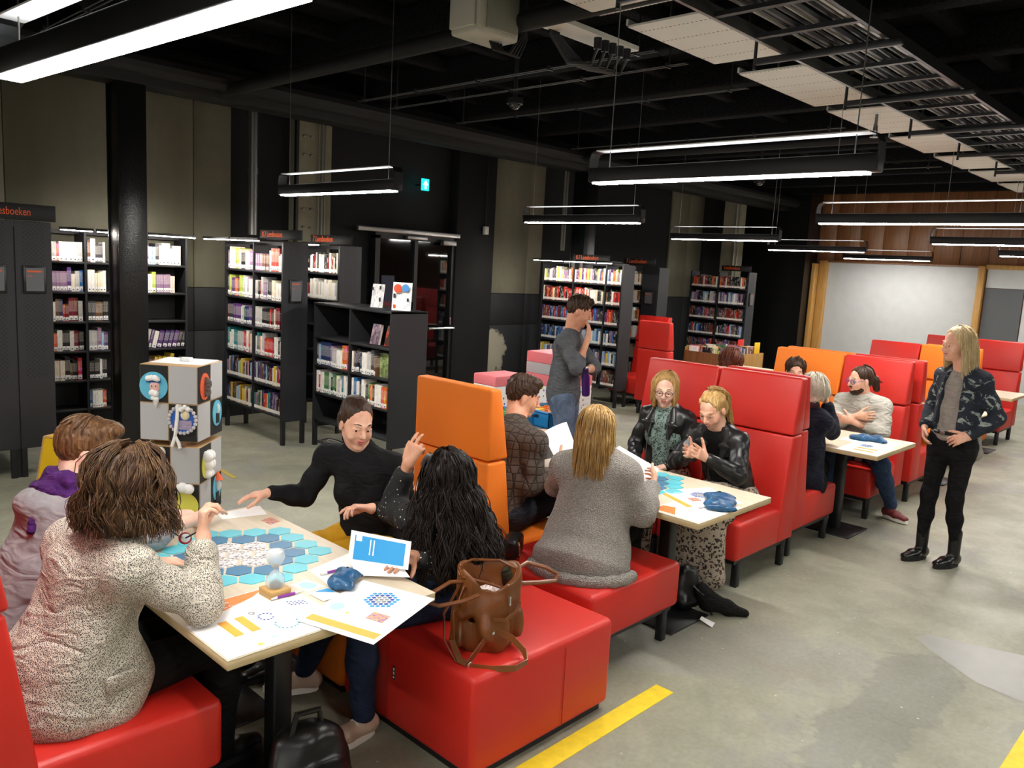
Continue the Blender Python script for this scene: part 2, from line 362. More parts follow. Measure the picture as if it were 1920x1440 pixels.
# small ceiling devices
for (x, y, z, lab) in ((5.3, 5.2, 3.42, 'small black dome camera hanging below the wire rails'), (10.3, 5.4, 3.3, 'small dome camera above the far booths')):
    r = empty('dome_camera', (x, y, z), lab, 'camera'); part(r, 'stem', MB().tube([(0, 0, .05), (0, 0, 4.06-z)], .02, 8), 'black_metal'); part(r, 'housing', MB().lathe([(0, .06), (.07, .05), (.075, .0), (0, 0)], n=16), 'black_metal', smooth=True); part(r, 'dome', MB().ball((0, 0, 0), (.055, .055, .05)), 'dark_glass', smooth=True)
r = empty('sprinkler', (7.5, 2.87, 3.36), 'sprinkler head below a white ceiling plate', 'sprinkler'); part(r, 'stem', MB().tube([(0, 0, 0), (0, 0, .5)], .014, 8), 'steel'); part(r, 'frame_arms', MB().tube([(-.03, 0, .05), (-.04, 0, 0), (0, 0, -.05), (.04, 0, 0), (.03, 0, .05)], .007, 6), 'steel'); part(r, 'deflector', MB().lathe([(0, -.05), (.04, -.05), (.04, -.058), (0, -.058)], n=12), 'steel')
# ---- end wall with the white board
e = structure('wall_end', MB().box(X1, X1+.2, Y0, Y1+.3, 0, ZC), 'walnut')
for k in range(9): structure('plank', MB().box(X1-.02, X1, 3.2+k*.48+.004, 3.2+(k+1)*.48-.004, 2.46, ZC), 'walnut', e, bevel=.003, seg=1)
structure('board', MB().box(X1-.02, X1, 4.28, 7.13, .2, 2.44), 'whiteboard', e)
for (a, b) in ((7.13, 7.3), (4.17, 4.28)): structure('frame_post', MB().box(X1-.12, X1, a, b, 0, 2.47), 'pine', e, bevel=.006)
structure('frame_post', MB().box(X1-.3, X1-.12, 7.3, 7.38, 0, 2.4), 'pine', e, bevel=.006)
structure('frame_head', MB().box(X1-.1, X1, 4.28, 7.13, 2.44, 2.47), 'walnut', e)
d2 = structure('door_2', MB().box(X1-.03, X1, 3.52, 4.14, 0, 2.07), 'door_grey'); structure('transom', MB().box(X1-.03, X1, 3.2, 4.14, 2.08, 2.42), 'whiteboard', d2); structure('frame', MB().box(X1-.07, X1, 3.2, 4.17, 2.42, 2.5), 'pine', d2, bevel=.004)
structure('side_pane', MB().box(X1-.03, X1, 2.9, 3.5, 0, 2.07), 'whiteboard', d2); structure('handle', MB().tube([(X1-.08, 3.56, 1.05), (X1-.08, 3.68, 1.05)], .012, 8), 'alu', d2)
structure('wall_alcove', MB().box(X1-.6, X1, 7.4, Y1+.1, 0, ZC), 'pillar_gloss')
structure('wall_right', MB().box(X0, X1, Y0-.2, Y0, 0, ZC), 'wall_grey'); structure('wall_back', MB().box(X0-.2, X0, Y0, Y1+.3, 0, ZC), 'wall_grey')
# ---- glazed door in the black wall
d1 = structure('door_1', MB().box(6.62, 6.7, 8.98, 9.08, 0, 2.32).box(8.0, 8.06, 8.98, 9.08, 0, 2.32).box(6.62, 8.06, 8.98, 9.08, 2.28, 2.36).box(7.3, 7.36, 8.98, 9.08, 0, 2.3), 'black_metal')
for a, b in ((6.7, 7.3), (7.36, 8.0)): structure('pane', MB().box(a, b, 9.03, 9.05, .1, 2.28), 'dark_glass', d1)
structure('slide_rail', MB().box(6.3, 8.1, 8.92, 8.97, 2.36, 2.42), 'alu', d1, bevel=.004); structure('closer', MB().box(7.1, 7.45, 8.88, 8.96, 2.29, 2.34), 'alu', d1, bevel=.008); structure('closer', MB().box(7.75, 8.0, 8.88, 8.96, 2.24, 2.32), 'steel', d1, bevel=.008)
structure('push_bar', MB().tube([(7.5, 8.85, 1.05), (7.98, 8.85, 1.05), (8.0, 8.95, 1.08), (8.0, 8.96, 1.2)], .018, 8), 'chrome', d1)
# notices behind the glass door
s = solo('door_notice', MB().box(7.05, 7.3, 9.0, 9.004, 1.42, 1.58), 'paper', 'white paper notice on the dark glass door', 'notice')
s = solo('door_poster', MB().slot(0).box(6.76, 6.98, 9.01, 9.016, 1.42, 1.78).slot(1).box(6.75, 6.97, 9.01, 9.016, 1.0, 1.42), [simple('poster_blue', '1c2348', .5, var=.4, vscale=30), simple('poster_red', '5c1214', .5)], 'blue and red poster stuck on the dark glass door', 'poster')
# exit sign
emit('sign_green', '12b4b8', 1.6); emit('sign_white', 'ffffff', 2.2)
r = empty('exit_sign', (7.42, 8.95, 2.97), 'lit teal exit sign with a white arrow and figure above the door', 'sign')
part(r, 'sign_face', MB().box(-.065, .065, -.01, .01, .01, .17), 'sign_green', bevel=.004); part(r, 'bracket', MB().box(-.02, .02, .01, .2, .08, .1), 'black_metal')
part(r, 'arrow', MB().prism([(-.013, .03), (.013, .03), (.013, .09), (.045, .085), (0, .15), (-.045, .085), (-.013, .09)], 'y', -.014, -.01), 'sign_white')
r = empty('wall_sensor', (8.6, 8.9, 2.45), 'small white box sensor on the black wall beside the door', 'sensor'); part(r, 'case', MB().box(-.04, .04, -.02, .04, 0, .12), 'plastic_white', bevel=.008); part(r, 'cable', MB().tube([(0, .02, .1), (0, .03, 1.2)], .008, 6), 'black_metal')
# ---- floor marks
fp = MB(); fp.add([(4.865, 1.303, .0015), (4.754, 1.183, .0015), (4.547, .903, .0015), (4.5, .6, .0015), (5.05, .5, .0015), (5.112, .804, .0015), (4.968, 1.262, .0015)], [(0, 1, 2, 3, 4, 5, 6)]); structure('floor_repair', fp, simple('screed_patch', '9b9b95', .4, var=.06), bpy.data.objects['floor'])
solo('floor_line', MB().box(1.2, 3.237, 1.89, 1.99, 0, .002), 'yellow_tape', 'wide yellow floor line beside the red pouf', 'floor line', base=(2.2, 1.94, 0))
solo('floor_line', MB().box(1.0, 6.0, .45, .62, 0, .002), 'yellow_tape', 'yellow floor line across the open aisle', 'floor line', base=(3, .53, 0))
solo('floor_line', MB().box(-.35, .35, -.022, .022, 0, .002, Mrot((3.4, 6.9, 0), rz=math.radians(85))), simple('tape_faded', 'b39b3c', .6), 'short faded yellow tape strip on the floor near the cardboard boxes', 'floor line', base=(3.4, 6.9, 0))
solo('floor_line', MB().box(-.12, .12, -.06, .06, 0, .002, Mrot((4.9, 4.25, 0), rz=.2)), 'black_matte', 'short black tape patch on the floor behind the women in leather jackets', 'floor line', base=(4.9, 4.25, 0))
# ---------------------------------------------------------------- pendant lamps
def lamp(loc, label, group, L=1.62, rz=0, off=''):
    r = empty('pendant_lamp'+off, loc, label, 'lamp', group, rz); h = L/2; H = .17
    # closed vertical loop of flat strip with rounded ends: deep lower body, thin upper rail
    part(r, 'housing', MB().box(-.04, .04, -h, h, 0, .08), 'black_metal', bevel=.006)
    part(r, 'diffuser'+off, MB().box(-.034, .034, -h+.05, h-.03, -.008, 0), 'led')
    part(r, 'uplight'+off, MB().box(-.02, .02, -h+.1, h-.1, .076, .0803), 'led_up')
    part(r, 'upper_rail', MB().box(-.04, .04, -h+.05, h-.05, H, H+.006), 'white_paint')
    for s in (-1, 1):
        pts = [(0, s*(h-.05), H+.003), (0, s*(h-.018), H-.008), (0, s*(h-.004), H-.04), (0, s*h, .05)]
        part(r, 'end_bow', MB().strap(pts, .08, .005, (1, 0, 0)), 'black_metal'); part(r, 'cable', MB().tube([(0, s*(h-.12), .078), (0, s*(h-.12), 1.56)], .003, 5), 'steel')
    return r
XL = (.8, 3.74, 6.82, 9.84, 12.75, 15.9)
n1 = ['glowing pendant lamp over the table with the blue hexagon game', 'glowing pendant lamp over the table with the leopard-print skirt', 'glowing pendant lamp over the booth with the ponytailed man', 'glowing pendant lamp just beyond the standing blonde woman', 'pendant lamp at the far end of the booth row', 'pendant lamp in front of the wooden end wall']
n2 = ['', 'glowing pendant lamp near the exit sign', 'glowing pendant lamp in front of the pale wall strip past the door', 'glowing pendant lamp above the red high-backed chairs', 'glowing pendant lamp above the far bookcase column', 'glowing pendant lamp in front of the white board']
for k, x in enumerate(XL):
    if k == 0: lamp((x+.03, 2.22, 2.5), n1[k], 'pendant lamps above the booths', rz=.06)
    else: lamp((x, 2.2, 2.5), n1[k], 'pendant lamps above the booths', off='_offscreen' if k == 5 else '')
    if k: lamp((x-.02, 5.6, 2.5), n2[k], 'pendant lamps over the walkway')
for k, x in enumerate((-2.1, .8, 3.74, 6.82, 9.84)): lamp((x, -1.2, 2.5), 'pendant lamp of the row over the open aisle', 'pendant lamps over the aisle', off='_offscreen')
lamp((-2.1, 2.2, 2.5), 'pendant lamp behind the first booth', 'pendant lamps above the booths', off='_offscreen'); lamp((.8, 5.6, 2.5), 'pendant lamp over the walkway by the leftmost bookcase', 'pendant lamps over the walkway', off='_offscreen')
# ================================================================ booths
SEATBOX = []
SEATMAT = {'red': 'red_leather', 'orange': 'orange_fabric'}
def bench(xb, y0, y1, face, col, label, back=True, depth=.8, legs=True, group='upholstered booth seats'):
    """back plane at x=xb, face=+1 looks to +x, -1 to -x"""
    yc = (y0+y1)/2; hw = (y1-y0)/2-.004; m = SEATMAT[col]
    r = empty('booth_bench' if back else 'booth_pouf', (xb, yc, 0), label, 'bench' if back else 'pouf', group); f = face
    def pr(pts): p = [(f*a, z) for a, z in pts]; return p if f > 0 else p[::-1]
    z0 = .19 if legs else .035
    s0 = .02 if back else 0
    part(r, 'seat', MB().prism(pr([(s0, z0), (depth, z0), (depth, .445), (s0, .445)]), 'y', -hw+(.004 if back else 0), hw-(.004 if back else 0)), m, bevel=.03, seg=3)
    def sbox(a, b, za, zb): xs_ = sorted((xb+f*a, xb+f*b)); SEATBOX.append(((xs_[0]+.008, y0+.012, za+.008), (xs_[1]-.008, y1-.012, zb-.008)))
    sbox(0, depth, z0, .445)
    if back: sbox(0, .2, .2, .6); sbox(0, .16, .2, .945)
    if back:
        part(r, 'backrest', MB().prism(pr([(0, .2), (.235, .2), (.215, .46), (.145, .945), (0, .945)]), 'y', -hw, hw), m, bevel=.016, seg=3)
        part(r, 'headrest', MB().prism(pr([(0, .952), (.158, .952), (.085, 1.345), (0, 1.345)]), 'y', -hw, hw), m, bevel=.016, seg=3)
    if legs:
        part(r, 'under_frame', MB().box(min(f*.03, f*(depth-.03)), max(f*.03, f*(depth-.03)), -hw+.03, hw-.03, .165, .192), 'black_metal')
        for a in (.07, depth-.09):
            for s in (-1, 1): part(r, 'leg', MB().box(f*a-.022, f*a+.022, s*(hw-.045)-.022, s*(hw-.045)+.022, 0, .17), 'black_metal', bevel=.003, seg=1)
    else: part(r, 'plinth', MB().box(min(f*.03, f*(depth-.03)), max(f*.03, f*(depth-.03)), -hw+.03, hw-.03, 0, .04), 'black_metal')
    return r
bench(.45, 2.49, 3.14, 1, 'red', 'red booth seat under the woman in the speckled blazer')
bench(.45, 3.14, 3.79, 1, 'red', 'red booth seat under the man in the grey hoodie')
p1 = bench(2.005, 2.01, 2.88, 1, 'red', 'low red cube pouf carrying the brown leather bag', back=False, depth=.87, legs=False)
bench(2.005, 2.885, 3.7, 1, 'orange', 'orange cube pouf under the woman in mustard trousers', back=False, depth=.87, legs=False)
bench(2.97, 2.21, 2.965, 1, 'red', 'red pouf on black legs under the woman in the grey cardigan', back=False, depth=.79)
bench(2.97, 2.97, 3.6, 1, 'orange', 'orange high-backed booth seat of the man in the brown quilted sweater', depth=.79)
bench(5.42, 2.325, 2.965, -1, 'red', 'red high-backed booth seat of the clapping blonde woman')
bench(5.42, 2.97, 3.6, -1, 'red', 'red high-backed booth seat of the woman with glasses')
bench(5.5, 2.38, 3.01, 1, 'red', 'red high-backed booth seat under the white-haired woman')
bench(5.5, 3.015, 3.64, 1, 'red', 'red backless booth seat behind the two women in leather jackets', back=False)
bench(7.76, 2.36, 2.975, -1, 'red', 'red high-backed booth seat of the ponytailed man')
bench(7.76, 2.98, 3.66, -1, 'orange', 'orange high-backed booth seat beside the ponytailed man')
bench(7.9, 2.33, 2.975, 1, 'red', 'empty red booth seat back to back with the ponytailed man')
bench(7.9, 2.98, 3.66, 1, 'orange', 'orange booth seat backing onto the one beside the ponytailed man')
bench(10.35, 2.49, 3.1, -1, 'orange', 'orange booth seat behind the standing blonde woman')
bench(10.35, 3.105, 3.68, -1, 'red', 'red booth seat beside the orange one behind the standing woman')
bench(10.43, 2.49, 3.1, 1, 'orange', 'orange booth seat at the fifth table')
bench(12.75, 2.52, 3.18, -1, 'red', 'red booth seat on tall black legs at the last table')
bench(12.75, 3.185, 3.76, -1, 'red', 'red booth seat next to the last table by the white board')
bench(9.5, 6.1, 6.62, 1, 'red', 'red high-backed chair seen from behind next to the book bin', group='high red chairs by the walkway')
bench(10.72, 6.85, 7.42, -1, 'red', 'red high-backed chair facing the black column', group='high red chairs by the walkway')
# small woven maker tag and seam on the big pouf
part(p1, 'maker_tag', MB().box(-.002, .001, .05, .065, .25, .31), simple('tag_black', '1b1b1c', .6)); part(p1, 'tag_lettering', MB().box(-.003, -.001, .054, .061, .256, .264).box(-.003, -.001, .054, .061, .272, .284).box(-.003, -.001, .054, .061, .29, .302), 'white_paint')
simple('seam_red', 'a81a12', .6)
for (a, b) in ((.55, .56),): part(p1, 'seam', MB().box(.53, .5315, -.4357, -.433, .06, .41), 'seam_red')
part(p1, 'seam', MB().box(-.0025, .0, .09, .0915, .06, .41), 'seam_red')
# ================================================================ tables
def table(x0, x1, y0, y1, label, z=.75):
    xc, yc = (x0+x1)/2, (y0+y1)/2; r = empty('booth_table', (xc, yc, 0), label, 'table', 'tables between the booth seats'); a, b = (x1-x0)/2, (y1-y0)/2
    part(r, 'tabletop', MB().box(-a, a, -b, b, z-.004, z), 'table_wood'); part(r, 'edge_band', MB().box(-a, a, -b, b, z-.034, z-.004), 'table_edge', bevel=.002, seg=1)
    for s in (-1, 1):
        yy = s*(b-.42)
        part(r, 'column', MB().box(-.04, .04, yy-.04, yy+.04, .01, z-.05), 'black_metal', bevel=.01)
        part(r, 'foot_plate', MB().box(-.2, .2, yy-.2, yy+.2, 0, .012), 'black_metal', bevel=.003, seg=1); part(r, 'top_plate', MB().box(-.25, .25, yy-.05, yy+.05, z-.05, z-.033), 'black_metal')
    return r
table(1.11, 1.95, 2.2, 3.58, 'pale wood table with the hexagon puzzle and white sheets')
table(3.56, 4.36, 2.02, 3.4, 'pale wood table in front of the leopard-print skirt')
table(6.12, 6.97, 2.05, 3.4, 'pale wood table between the white-haired woman and the ponytailed man')
table(8.75, 9.55, 2.1, 3.4, 'empty pale table behind the standing blonde woman')
table(11.05, 11.85, 2.25, 3.5, 'pale table of the last booth')
# ================================================================ bookcases and books
def m_cover():
    t = NT('book_cover'); t.set(Roughness=.4); oi = t.n('ObjectInfo'); co = t.n('TexCoord'); mp = t.n('Mapping'); t.l(co.outputs['Object'], mp.inputs[0])
    ad = t.n('VectorMath', operation='ADD'); cb = t.n('CombineXYZ'); t.l(t.math('MULTIPLY', oi.outputs['Random'], 40), cb.inputs[0]); t.l(cb.outputs[0], ad.inputs[1]); t.l(mp.outputs[0], ad.inputs[0]); mp.inputs['Scale'].default_value = (30, 30, 9)
    n = t.n('TexNoise'); n.inputs['Scale'].default_value = 1.6; n.inputs['Detail'].default_value = 3; t.l(ad.outputs[0], n.inputs['Vector'])
    hsv = t.n('HueSaturation'); t.l(oi.outputs['Color'], hsv.inputs['Color']); t.l(t.math('ADD', .3, t.math('MULTIPLY', oi.outputs['Random'], .4)), hsv.inputs['Hue']); hsv.inputs['Value'].default_value = 1.5
    c = t.mix(t.ramp(n.outputs[0], [(.54, 0.0), (.58, .5)], ), oi.outputs['Color'], hsv.outputs[0])
    sx = t.n('SeparateXYZ'); t.l(co.outputs['Object'], sx.inputs[0])
    stripe = t.noise(260, 2, t.coord((1, .02, 1)), .5).outputs[0]
    band = t.math('MULTIPLY', t.math('GREATER_THAN', sx.outputs[2], .09), t.math('LESS_THAN', sx.outputs[2], .19))
    c = t.mix(t.math('MULTIPLY', band, t.ramp(stripe, [(.52, 0.0), (.6, .8)])), c, 'f2ede2'); t.base(c); return reg(t)
m_cover(); simple('pages', 'e9e2d0', .8); simple('spine_label', 'f1f1ee', .6); simple('label_print', '1d1d1d', .6)
def book_mesh(w, h, d):
    """spine faces -y, base at z=0, x centred"""
    m = MB(); t = .0025; m.slot(0).box(-w/2, w/2, 0, t, 0, h).box(-w/2, -w/2+t, t, d, 0, h).box(w/2-t, w/2, t, d, 0, h)
    m.slot(1).box(-w/2+t, w/2-t, t, d-.004, .003, h-.004); m.slot(2).box(-w/2+.001, w/2-.001, -.0012, 0, .012, .052); m.slot(3).box(-w*.2, w*.2, -.002, -.0012, .018, .028)
    return m.mesh('book', ['book_cover', 'pages', 'spine_label', 'label_print'])
BOOKS = [book_mesh(.024+.009*k, .195+.012*((k*5) % 4), .14+.01*(k % 3)) for k in range(3)]; BW = [.024, .033, .042]; BH = [.195+.012*((k*5) % 4) for k in range(3)]
PAL = {'dark red': '7a1f22', 'red': 'c32a22', 'orange': 'd9692a', 'cream': 'e6dcc0', 'white': 'ece9e2', 'pale grey': 'b9b9b6', 'charcoal': '3a3a3e', 'black': '1c1b1d', 'navy': '22305e', 'blue': '2f66a8', 'light blue': '8fb4d0', 'green': '3f7a45', 'lime': 'b5c24a', 'yellow': 'e0bd3a', 'purple': '5b3a78', 'mauve': '8d6c8e', 'brown': '6b4a33', 'pink': 'd99aa0', 'teal': '2c7d86'}
NB = [0]; BOOKCOL = {k: lin(v) for k, v in PAL.items()}
ORD = ['top', 'second', 'third', 'fourth', 'fifth', 'sixth', 'lowest']
def place_book(P, rz, k, s, cname, label, group, tilt=0):
    o = link('book', BOOKS[k]); o.location = P; o.rotation_euler = (0, tilt, rz); o.scale = s; o.color = BOOKCOL[cname]; NB[0] += 1
    return tag(o, label, 'book', group)
def fill_shelf(P0, rz, width, shelf, case, palette, frac=1.0, lean=0, start=0.0, hs=1.0):
    """P0 = left end of the shelf seen from the front; rz turns the -y front"""
    x = .012 + start*width; R = Matrix.Rotation(rz, 3, 'Z'); end = width*(start+frac*(1-start)) - .012; run = 0
    while True:
        if run <= 0: cn = random.choice(palette) if random.random() < .62 else random.choice(('white', 'cream', 'black', 'charcoal', 'white', 'pale grey')); run = random.choice((1, 1, 1, 1, 2, 2, 4)); kk = random.randrange(3); hh = random.uniform(.84, 1.1)*hs
        run -= 1; k = kk; sx = random.uniform(.85, 1.12); w = BW[k]*sx
        if x + w > end: break
        P = Vector(P0) + R @ Vector((x+w/2, random.uniform(0, .012), 0)); tl = 0
        if lean: tl = lean; P = P+Vector((0, 0, w/2*math.sin(abs(lean))+.001))
        lab = '%s spined book on the %s shelf of %s' % (cn, shelf, case)
        place_book(P, rz, k, (sx, 1, hh), cn, lab, 'books on the %s shelf of %s' % (shelf, case), tl); x += w + (.0015 if not lean else .012)
STUFF = MB(); STUFF_COL = []
def stuff_books(P0, rz, width, palette, hs=1.0):
    R = Matrix.Translation(P0) @ Matrix.Rotation(rz, 4, 'Z'); x = .01
    while x < width-.04:
        w = random.uniform(.022, .045); h = random.uniform(.17, .23)*hs; n0 = len(STUFF.f)
        STUFF.box(x, x+w-.002, 0, .15, .002, h, R); STUFF_COL.extend([BOOKCOL[random.choice(palette)]]*6)
        STUFF.box(x+.001, x+w-.003, -.002, 0, .012, .045, R); STUFF_COL.extend([BOOKCOL['white']]*6); x += w
def m_perfpaint():
    t = NT('perforated_steel'); t.set(Roughness=.5); sx = t.n('SeparateXYZ'); t.l(t.n('TexCoord').outputs['Object'], sx.inputs[0])
    ax = t.math('ADD', sx.outputs[0], sx.outputs[2]); bx = t.math('SUBTRACT', sx.outputs[0], sx.outputs[2]); K = 28
    fa = t.math('SUBTRACT', t.math('FRACT', t.math('MULTIPLY', ax, K)), .5); fb = t.math('SUBTRACT', t.math('FRACT', t.math('MULTIPLY', bx, K)), .5)
    d = t.math('ADD', t.math('POWER', fa, 2), t.math('POWER', fb, 2)); hole = t.math('LESS_THAN', d, .075)
    inx = t.math('LESS_THAN', t.math('ABSOLUTE', sx.outputs[0]), .085); hole = t.math('MULTIPLY', hole, inx); hole = t.math('MULTIPLY', hole, t.math('GREATER_THAN', sx.outputs[2], .85))
    t.base(t.mix(hole, '212226', '060607')); return reg(t)
m_perfpaint()
ZS = (1.81, 1.51, 1.21, .91, .61, .31)
def bookcase(loc, rz, bays, label, H=2.1, zs=ZS, depth=.29, leg=.25, back=True, light=True, ends=(True, True), pan='shelf_paint'):
    """front faces local -y; local x runs left->right from the left end; z up"""
    r = empty('bookcase', loc, label, 'bookcase', None, rz); W_ = sum(bays); t = .022
    xs = [0]
    for b in bays: xs.append(xs[-1]+b)
    for i, x in enumerate(xs):
        if i in (0, len(xs)-1):
            if not ends[0 if i == 0 else 1]: continue
            part(r, 'end_panel', MB().box(x-t/2, x+t/2, 0, depth, leg, H), pan)
        else: part(r, 'divider', MB().box(x-t/2, x+t/2, .004, depth, leg, H), 'shelf_paint')
    for i, b in enumerate(bays):
        for z in zs: part(r, 'shelf', MB().box(xs[i]+t/2, xs[i+1]-t/2, .006, depth-.01, z-.024, z), 'shelf_paint', bevel=.002, seg=1)
        if back: part(r, 'back_panel', MB().box(xs[i]+t/2, xs[i+1]-t/2, depth-.01, depth, leg, H-.02 if H < 1.9 else H-.28), 'shelf_inside')
    if H < 1.9: part(r, 'top_board', MB().box(-t/2, W_+t/2, -.005, depth, H-.025, H), 'shelf_paint', bevel=.002, seg=1)
    for x in (.0, W_):
        for y in (.03, depth-.03): part(r, 'leg', MB().box(x-.02, x+.02, y-.02, y+.02, 0, leg+.02), 'black_metal')
    if light:
        for i in range(len(bays)):
            part(r, 'light_bar', MB().box(xs[i]+.02, xs[i+1]-.01, -.27, -.24, H+.015, H+.04), 'black_metal'); part(r, 'light_tube', MB().box(xs[i]+.03, xs[i+1]-.02, -.265, -.245, H+.008, H+.015), 'bar_led')
            part(r, 'light_arm', MB().box((xs[i]+xs[i+1])/2-.01, (xs[i]+xs[i+1])/2+.01, -.25, depth*.6, H+.03, H+.045), 'black_metal')
            part(r, 'top_rail', MB().box(xs[i], xs[i+1], depth*.5, depth*.55, H-.02, H+.02), 'shelf_paint')
    return r
def shelf_sign(root, x0, x1, y, z, txt, size=.085, h=.11, tx=.05):
    part(root, 'sign_board', MB().box(x0, x1, y, y+.02, z, z+h), 'black_matte', bevel=.003, seg=1)
    o = link('sign_lettering', text_mesh(txt, size, 'orange_text'), root, (x0+tx, y-.001, z+h*.28)); o.rotation_euler = (math.pi/2, 0, 0); o.scale = (.85, 1.1, 1); return o
simple('info_grey', '5c5d60', .35)
def info_plate(root, x, y, z, side=0):
    part(root, 'info_frame', MB().box(x-.085, x+.085, y-.012, y, z, z+.22), 'black_metal', bevel=.003, seg=1); part(root, 'info_card', MB().box(x-.068, x+.068, y-.014, y-.011, z+.02, z+.2), 'info_grey'); part(root, 'info_print', MB().box(x-.06, x+.05, y-.0155, y-.0135, z+.165, z+.175).box(x-.06, x-.03, y-.0155, y-.0135, z+.13, z+.135), 'orange_text')
ALLP = list(PAL); WARM = ['red', 'dark red', 'orange', 'cream', 'white', 'black', 'brown', 'charcoal']; COOL = ['navy', 'blue', 'white', 'light blue', 'black', 'pale grey', 'mauve']; DARK = ['black', 'charcoal', 'dark red', 'brown', 'navy', 'purple', 'red']; PALE = ['white', 'cream', 'pale grey', 'lime', 'mauve', 'light blue', 'brown', 'charcoal', 'orange']
# -- A: bookcase along the grey wall, behind the black column
cA = 'the wall bookcase behind the black column'
A = bookcase((2.58, 8.78, 0), 0, (.33, .5, .53), 'black bookcase against the grey wall behind the black column')
for b, (x, wd) in enumerate(((2.58, .33), (2.91, .5), (3.41, .53))):
    for i, z in enumerate(ZS):
        pal = (PALE, PALE if b == 2 else COOL+['purple'], DARK+['white'], ALLP, PALE if b == 2 else DARK+['cream', 'pink'], ['yellow', 'blue', 'green', 'red'])[i]
        fr = 1.0; ln = 0; wv = wd if b != 1 else .24
        if b == 0 and i == 5: continue
        if b == 2:
            fr = (1, .86, .12, 1, 1, .35)[i]; ln = math.radians((0, 0, -7, 14, 13, 0)[i])
            if i == 2: pal = ['white']
            if i == 3: pal = ['red', 'white', 'pale grey', 'orange', 'yellow', 'green', 'purple', 'pink']
            if i == 4: pal = ['cream', 'yellow', 'brown', 'pale grey']
        fill_shelf((x+.012, 8.80, z), 0, wv-.02, ORD[i], cA, pal, fr, ln)
# -- B: two cases back to back at the far left, seen from the end
B = bookcase((2.235, 7.56, 0), math.pi/2, (.6, .6), 'dark bookcase pair seen end-on at the left with an orange lettered sign', depth=.28, light=False)
# local x -> +y, front (-y local) -> +x
C2 = bookcase((1.655, 8.76, 0), -math.pi/2, (.6, .6), 'dark bookcase backing onto the end-on pair with the orange sign', depth=.28, light=False)
for nm, x0, x1 in (('end_sheet', 1.96, 2.235), ('end_sheet', 1.66, 1.955)):
    root = B if x0 > 1.9 else C2
    L = empty('tmp', (0, 0, 0)); bpy.data.objects.remove(L)
    m = MB().box(x0+.003-(x0+x1)/2, x1-.003-(x0+x1)/2, -.012, 0, .25, 2.15); me = m.mesh('end_sheet', 'perforated_steel'); o = link('end_sheet', me, root)
    o.matrix_parent_inverse = Matrix(); loc = Vector(((x0+x1)/2, 7.55, 0)) - Vector(root.location); R = Matrix.Rotation(-root.rotation_euler.z, 3, 'Z'); o.location = R @ loc; o.rotation_euler = (0, 0, -root.rotation_euler.z)
    fr = MB().box(-.085, .085, -.03, -.012, 1.56, 1.79); f_ = link('info_frame', fr.mesh('info_frame', 'black_metal', bevel=.003, seg=1), o); link('info_card', MB().box(-.066, .066, -.033, -.03, 1.58, 1.77).mesh('info_card', 'info_grey'), f_); link('info_print', MB().box(-.06, .05, -.035, -.0325, 1.735, 1.748).box(-.055, -.02, -.035, -.0325, 1.7, 1.705).mesh('info_print', 'orange_text'), f_)
    for xx in (x0+.02, x1-.02): link('leg', MB().box(xx-(x0+x1)/2-.02, xx-(x0+x1)/2+.02, 0, .04, 0, .26).mesh('leg', 'black_metal'), o)
    if x0 > 1.9:
        sb = link('sign_board', MB().box(-.6, .16, -.06, -.02, 2.155, 2.285).mesh('sign_board', 'black_matte', bevel=.003, seg=1), o)
        tx = link('sign_lettering', text_mesh('7 Leesboeken', .078, 'orange_text'), sb, (-.365, -.0615, 2.193)); tx.rotation_euler = (math.pi/2, 0, 0); tx.scale = (.78, 1.15, 1)
# -- D: bookcase 0.7 standing out from the wall, front faces -x
cD = 'the bookcase signed 0.7'
Dc = bookcase((4.33, 8.66, 0), -math.pi/2, (.62, .6), 'tall black bookcase with the small orange 0.7 sign', pan='perforated_steel')
for i, z in enumerate(ZS):
    for b in range(2):
        if i > 3: stuff_books((4.345, 8.645-b*.62, z), -math.pi/2, (.6, .58)[b], ALLP+DARK); continue
        fill_shelf((4.345, 8.645-b*.62, z), -math.pi/2, (.6, .58)[b], ORD[i], cD, (PALE+['red', 'brown'], PALE+DARK, DARK+['orange', 'white', 'green'], WARM+['pale grey', 'teal'], ALLP, DARK+['cream', 'blue', 'navy'])[i], (1, 1, .97, 1, 1, 1)[i])
shelf_sign(Dc, .8, 1.6, -.02, 2.135, '0.7 Leesboeken', .075, .1)
def end_sheet(root, x, depth, H=2.1, plate=True):
    """perforated sheet on the right end of a case (local +x side)"""
    o = link('end_sheet', MB().box(-depth/2, depth/2, -.006, 0, .25, H+.02).mesh('end_sheet', 'perforated_steel'), root, (x+.012, depth/2, 0)); o.rotation_euler = (0, 0, math.pi/2)
    if plate:
        f_ = link('info_frame', MB().box(-.075, .075, -.024, -.006, 1.5, 1.74).mesh('info_frame', 'black_metal', bevel=.003, seg=1), o); link('info_card', MB().box(-.056, .056, -.027, -.024, 1.52, 1.72).mesh('info_card', 'info_grey'), f_); link('info_print', MB().box(-.05, .04, -.029, -.0265, 1.69, 1.7).box(-.045, -.02, -.029, -.0265, 1.65, 1.655).mesh('info_print', 'orange_text'), f_)
    return o
end_sheet(Dc, 1.22, .29)
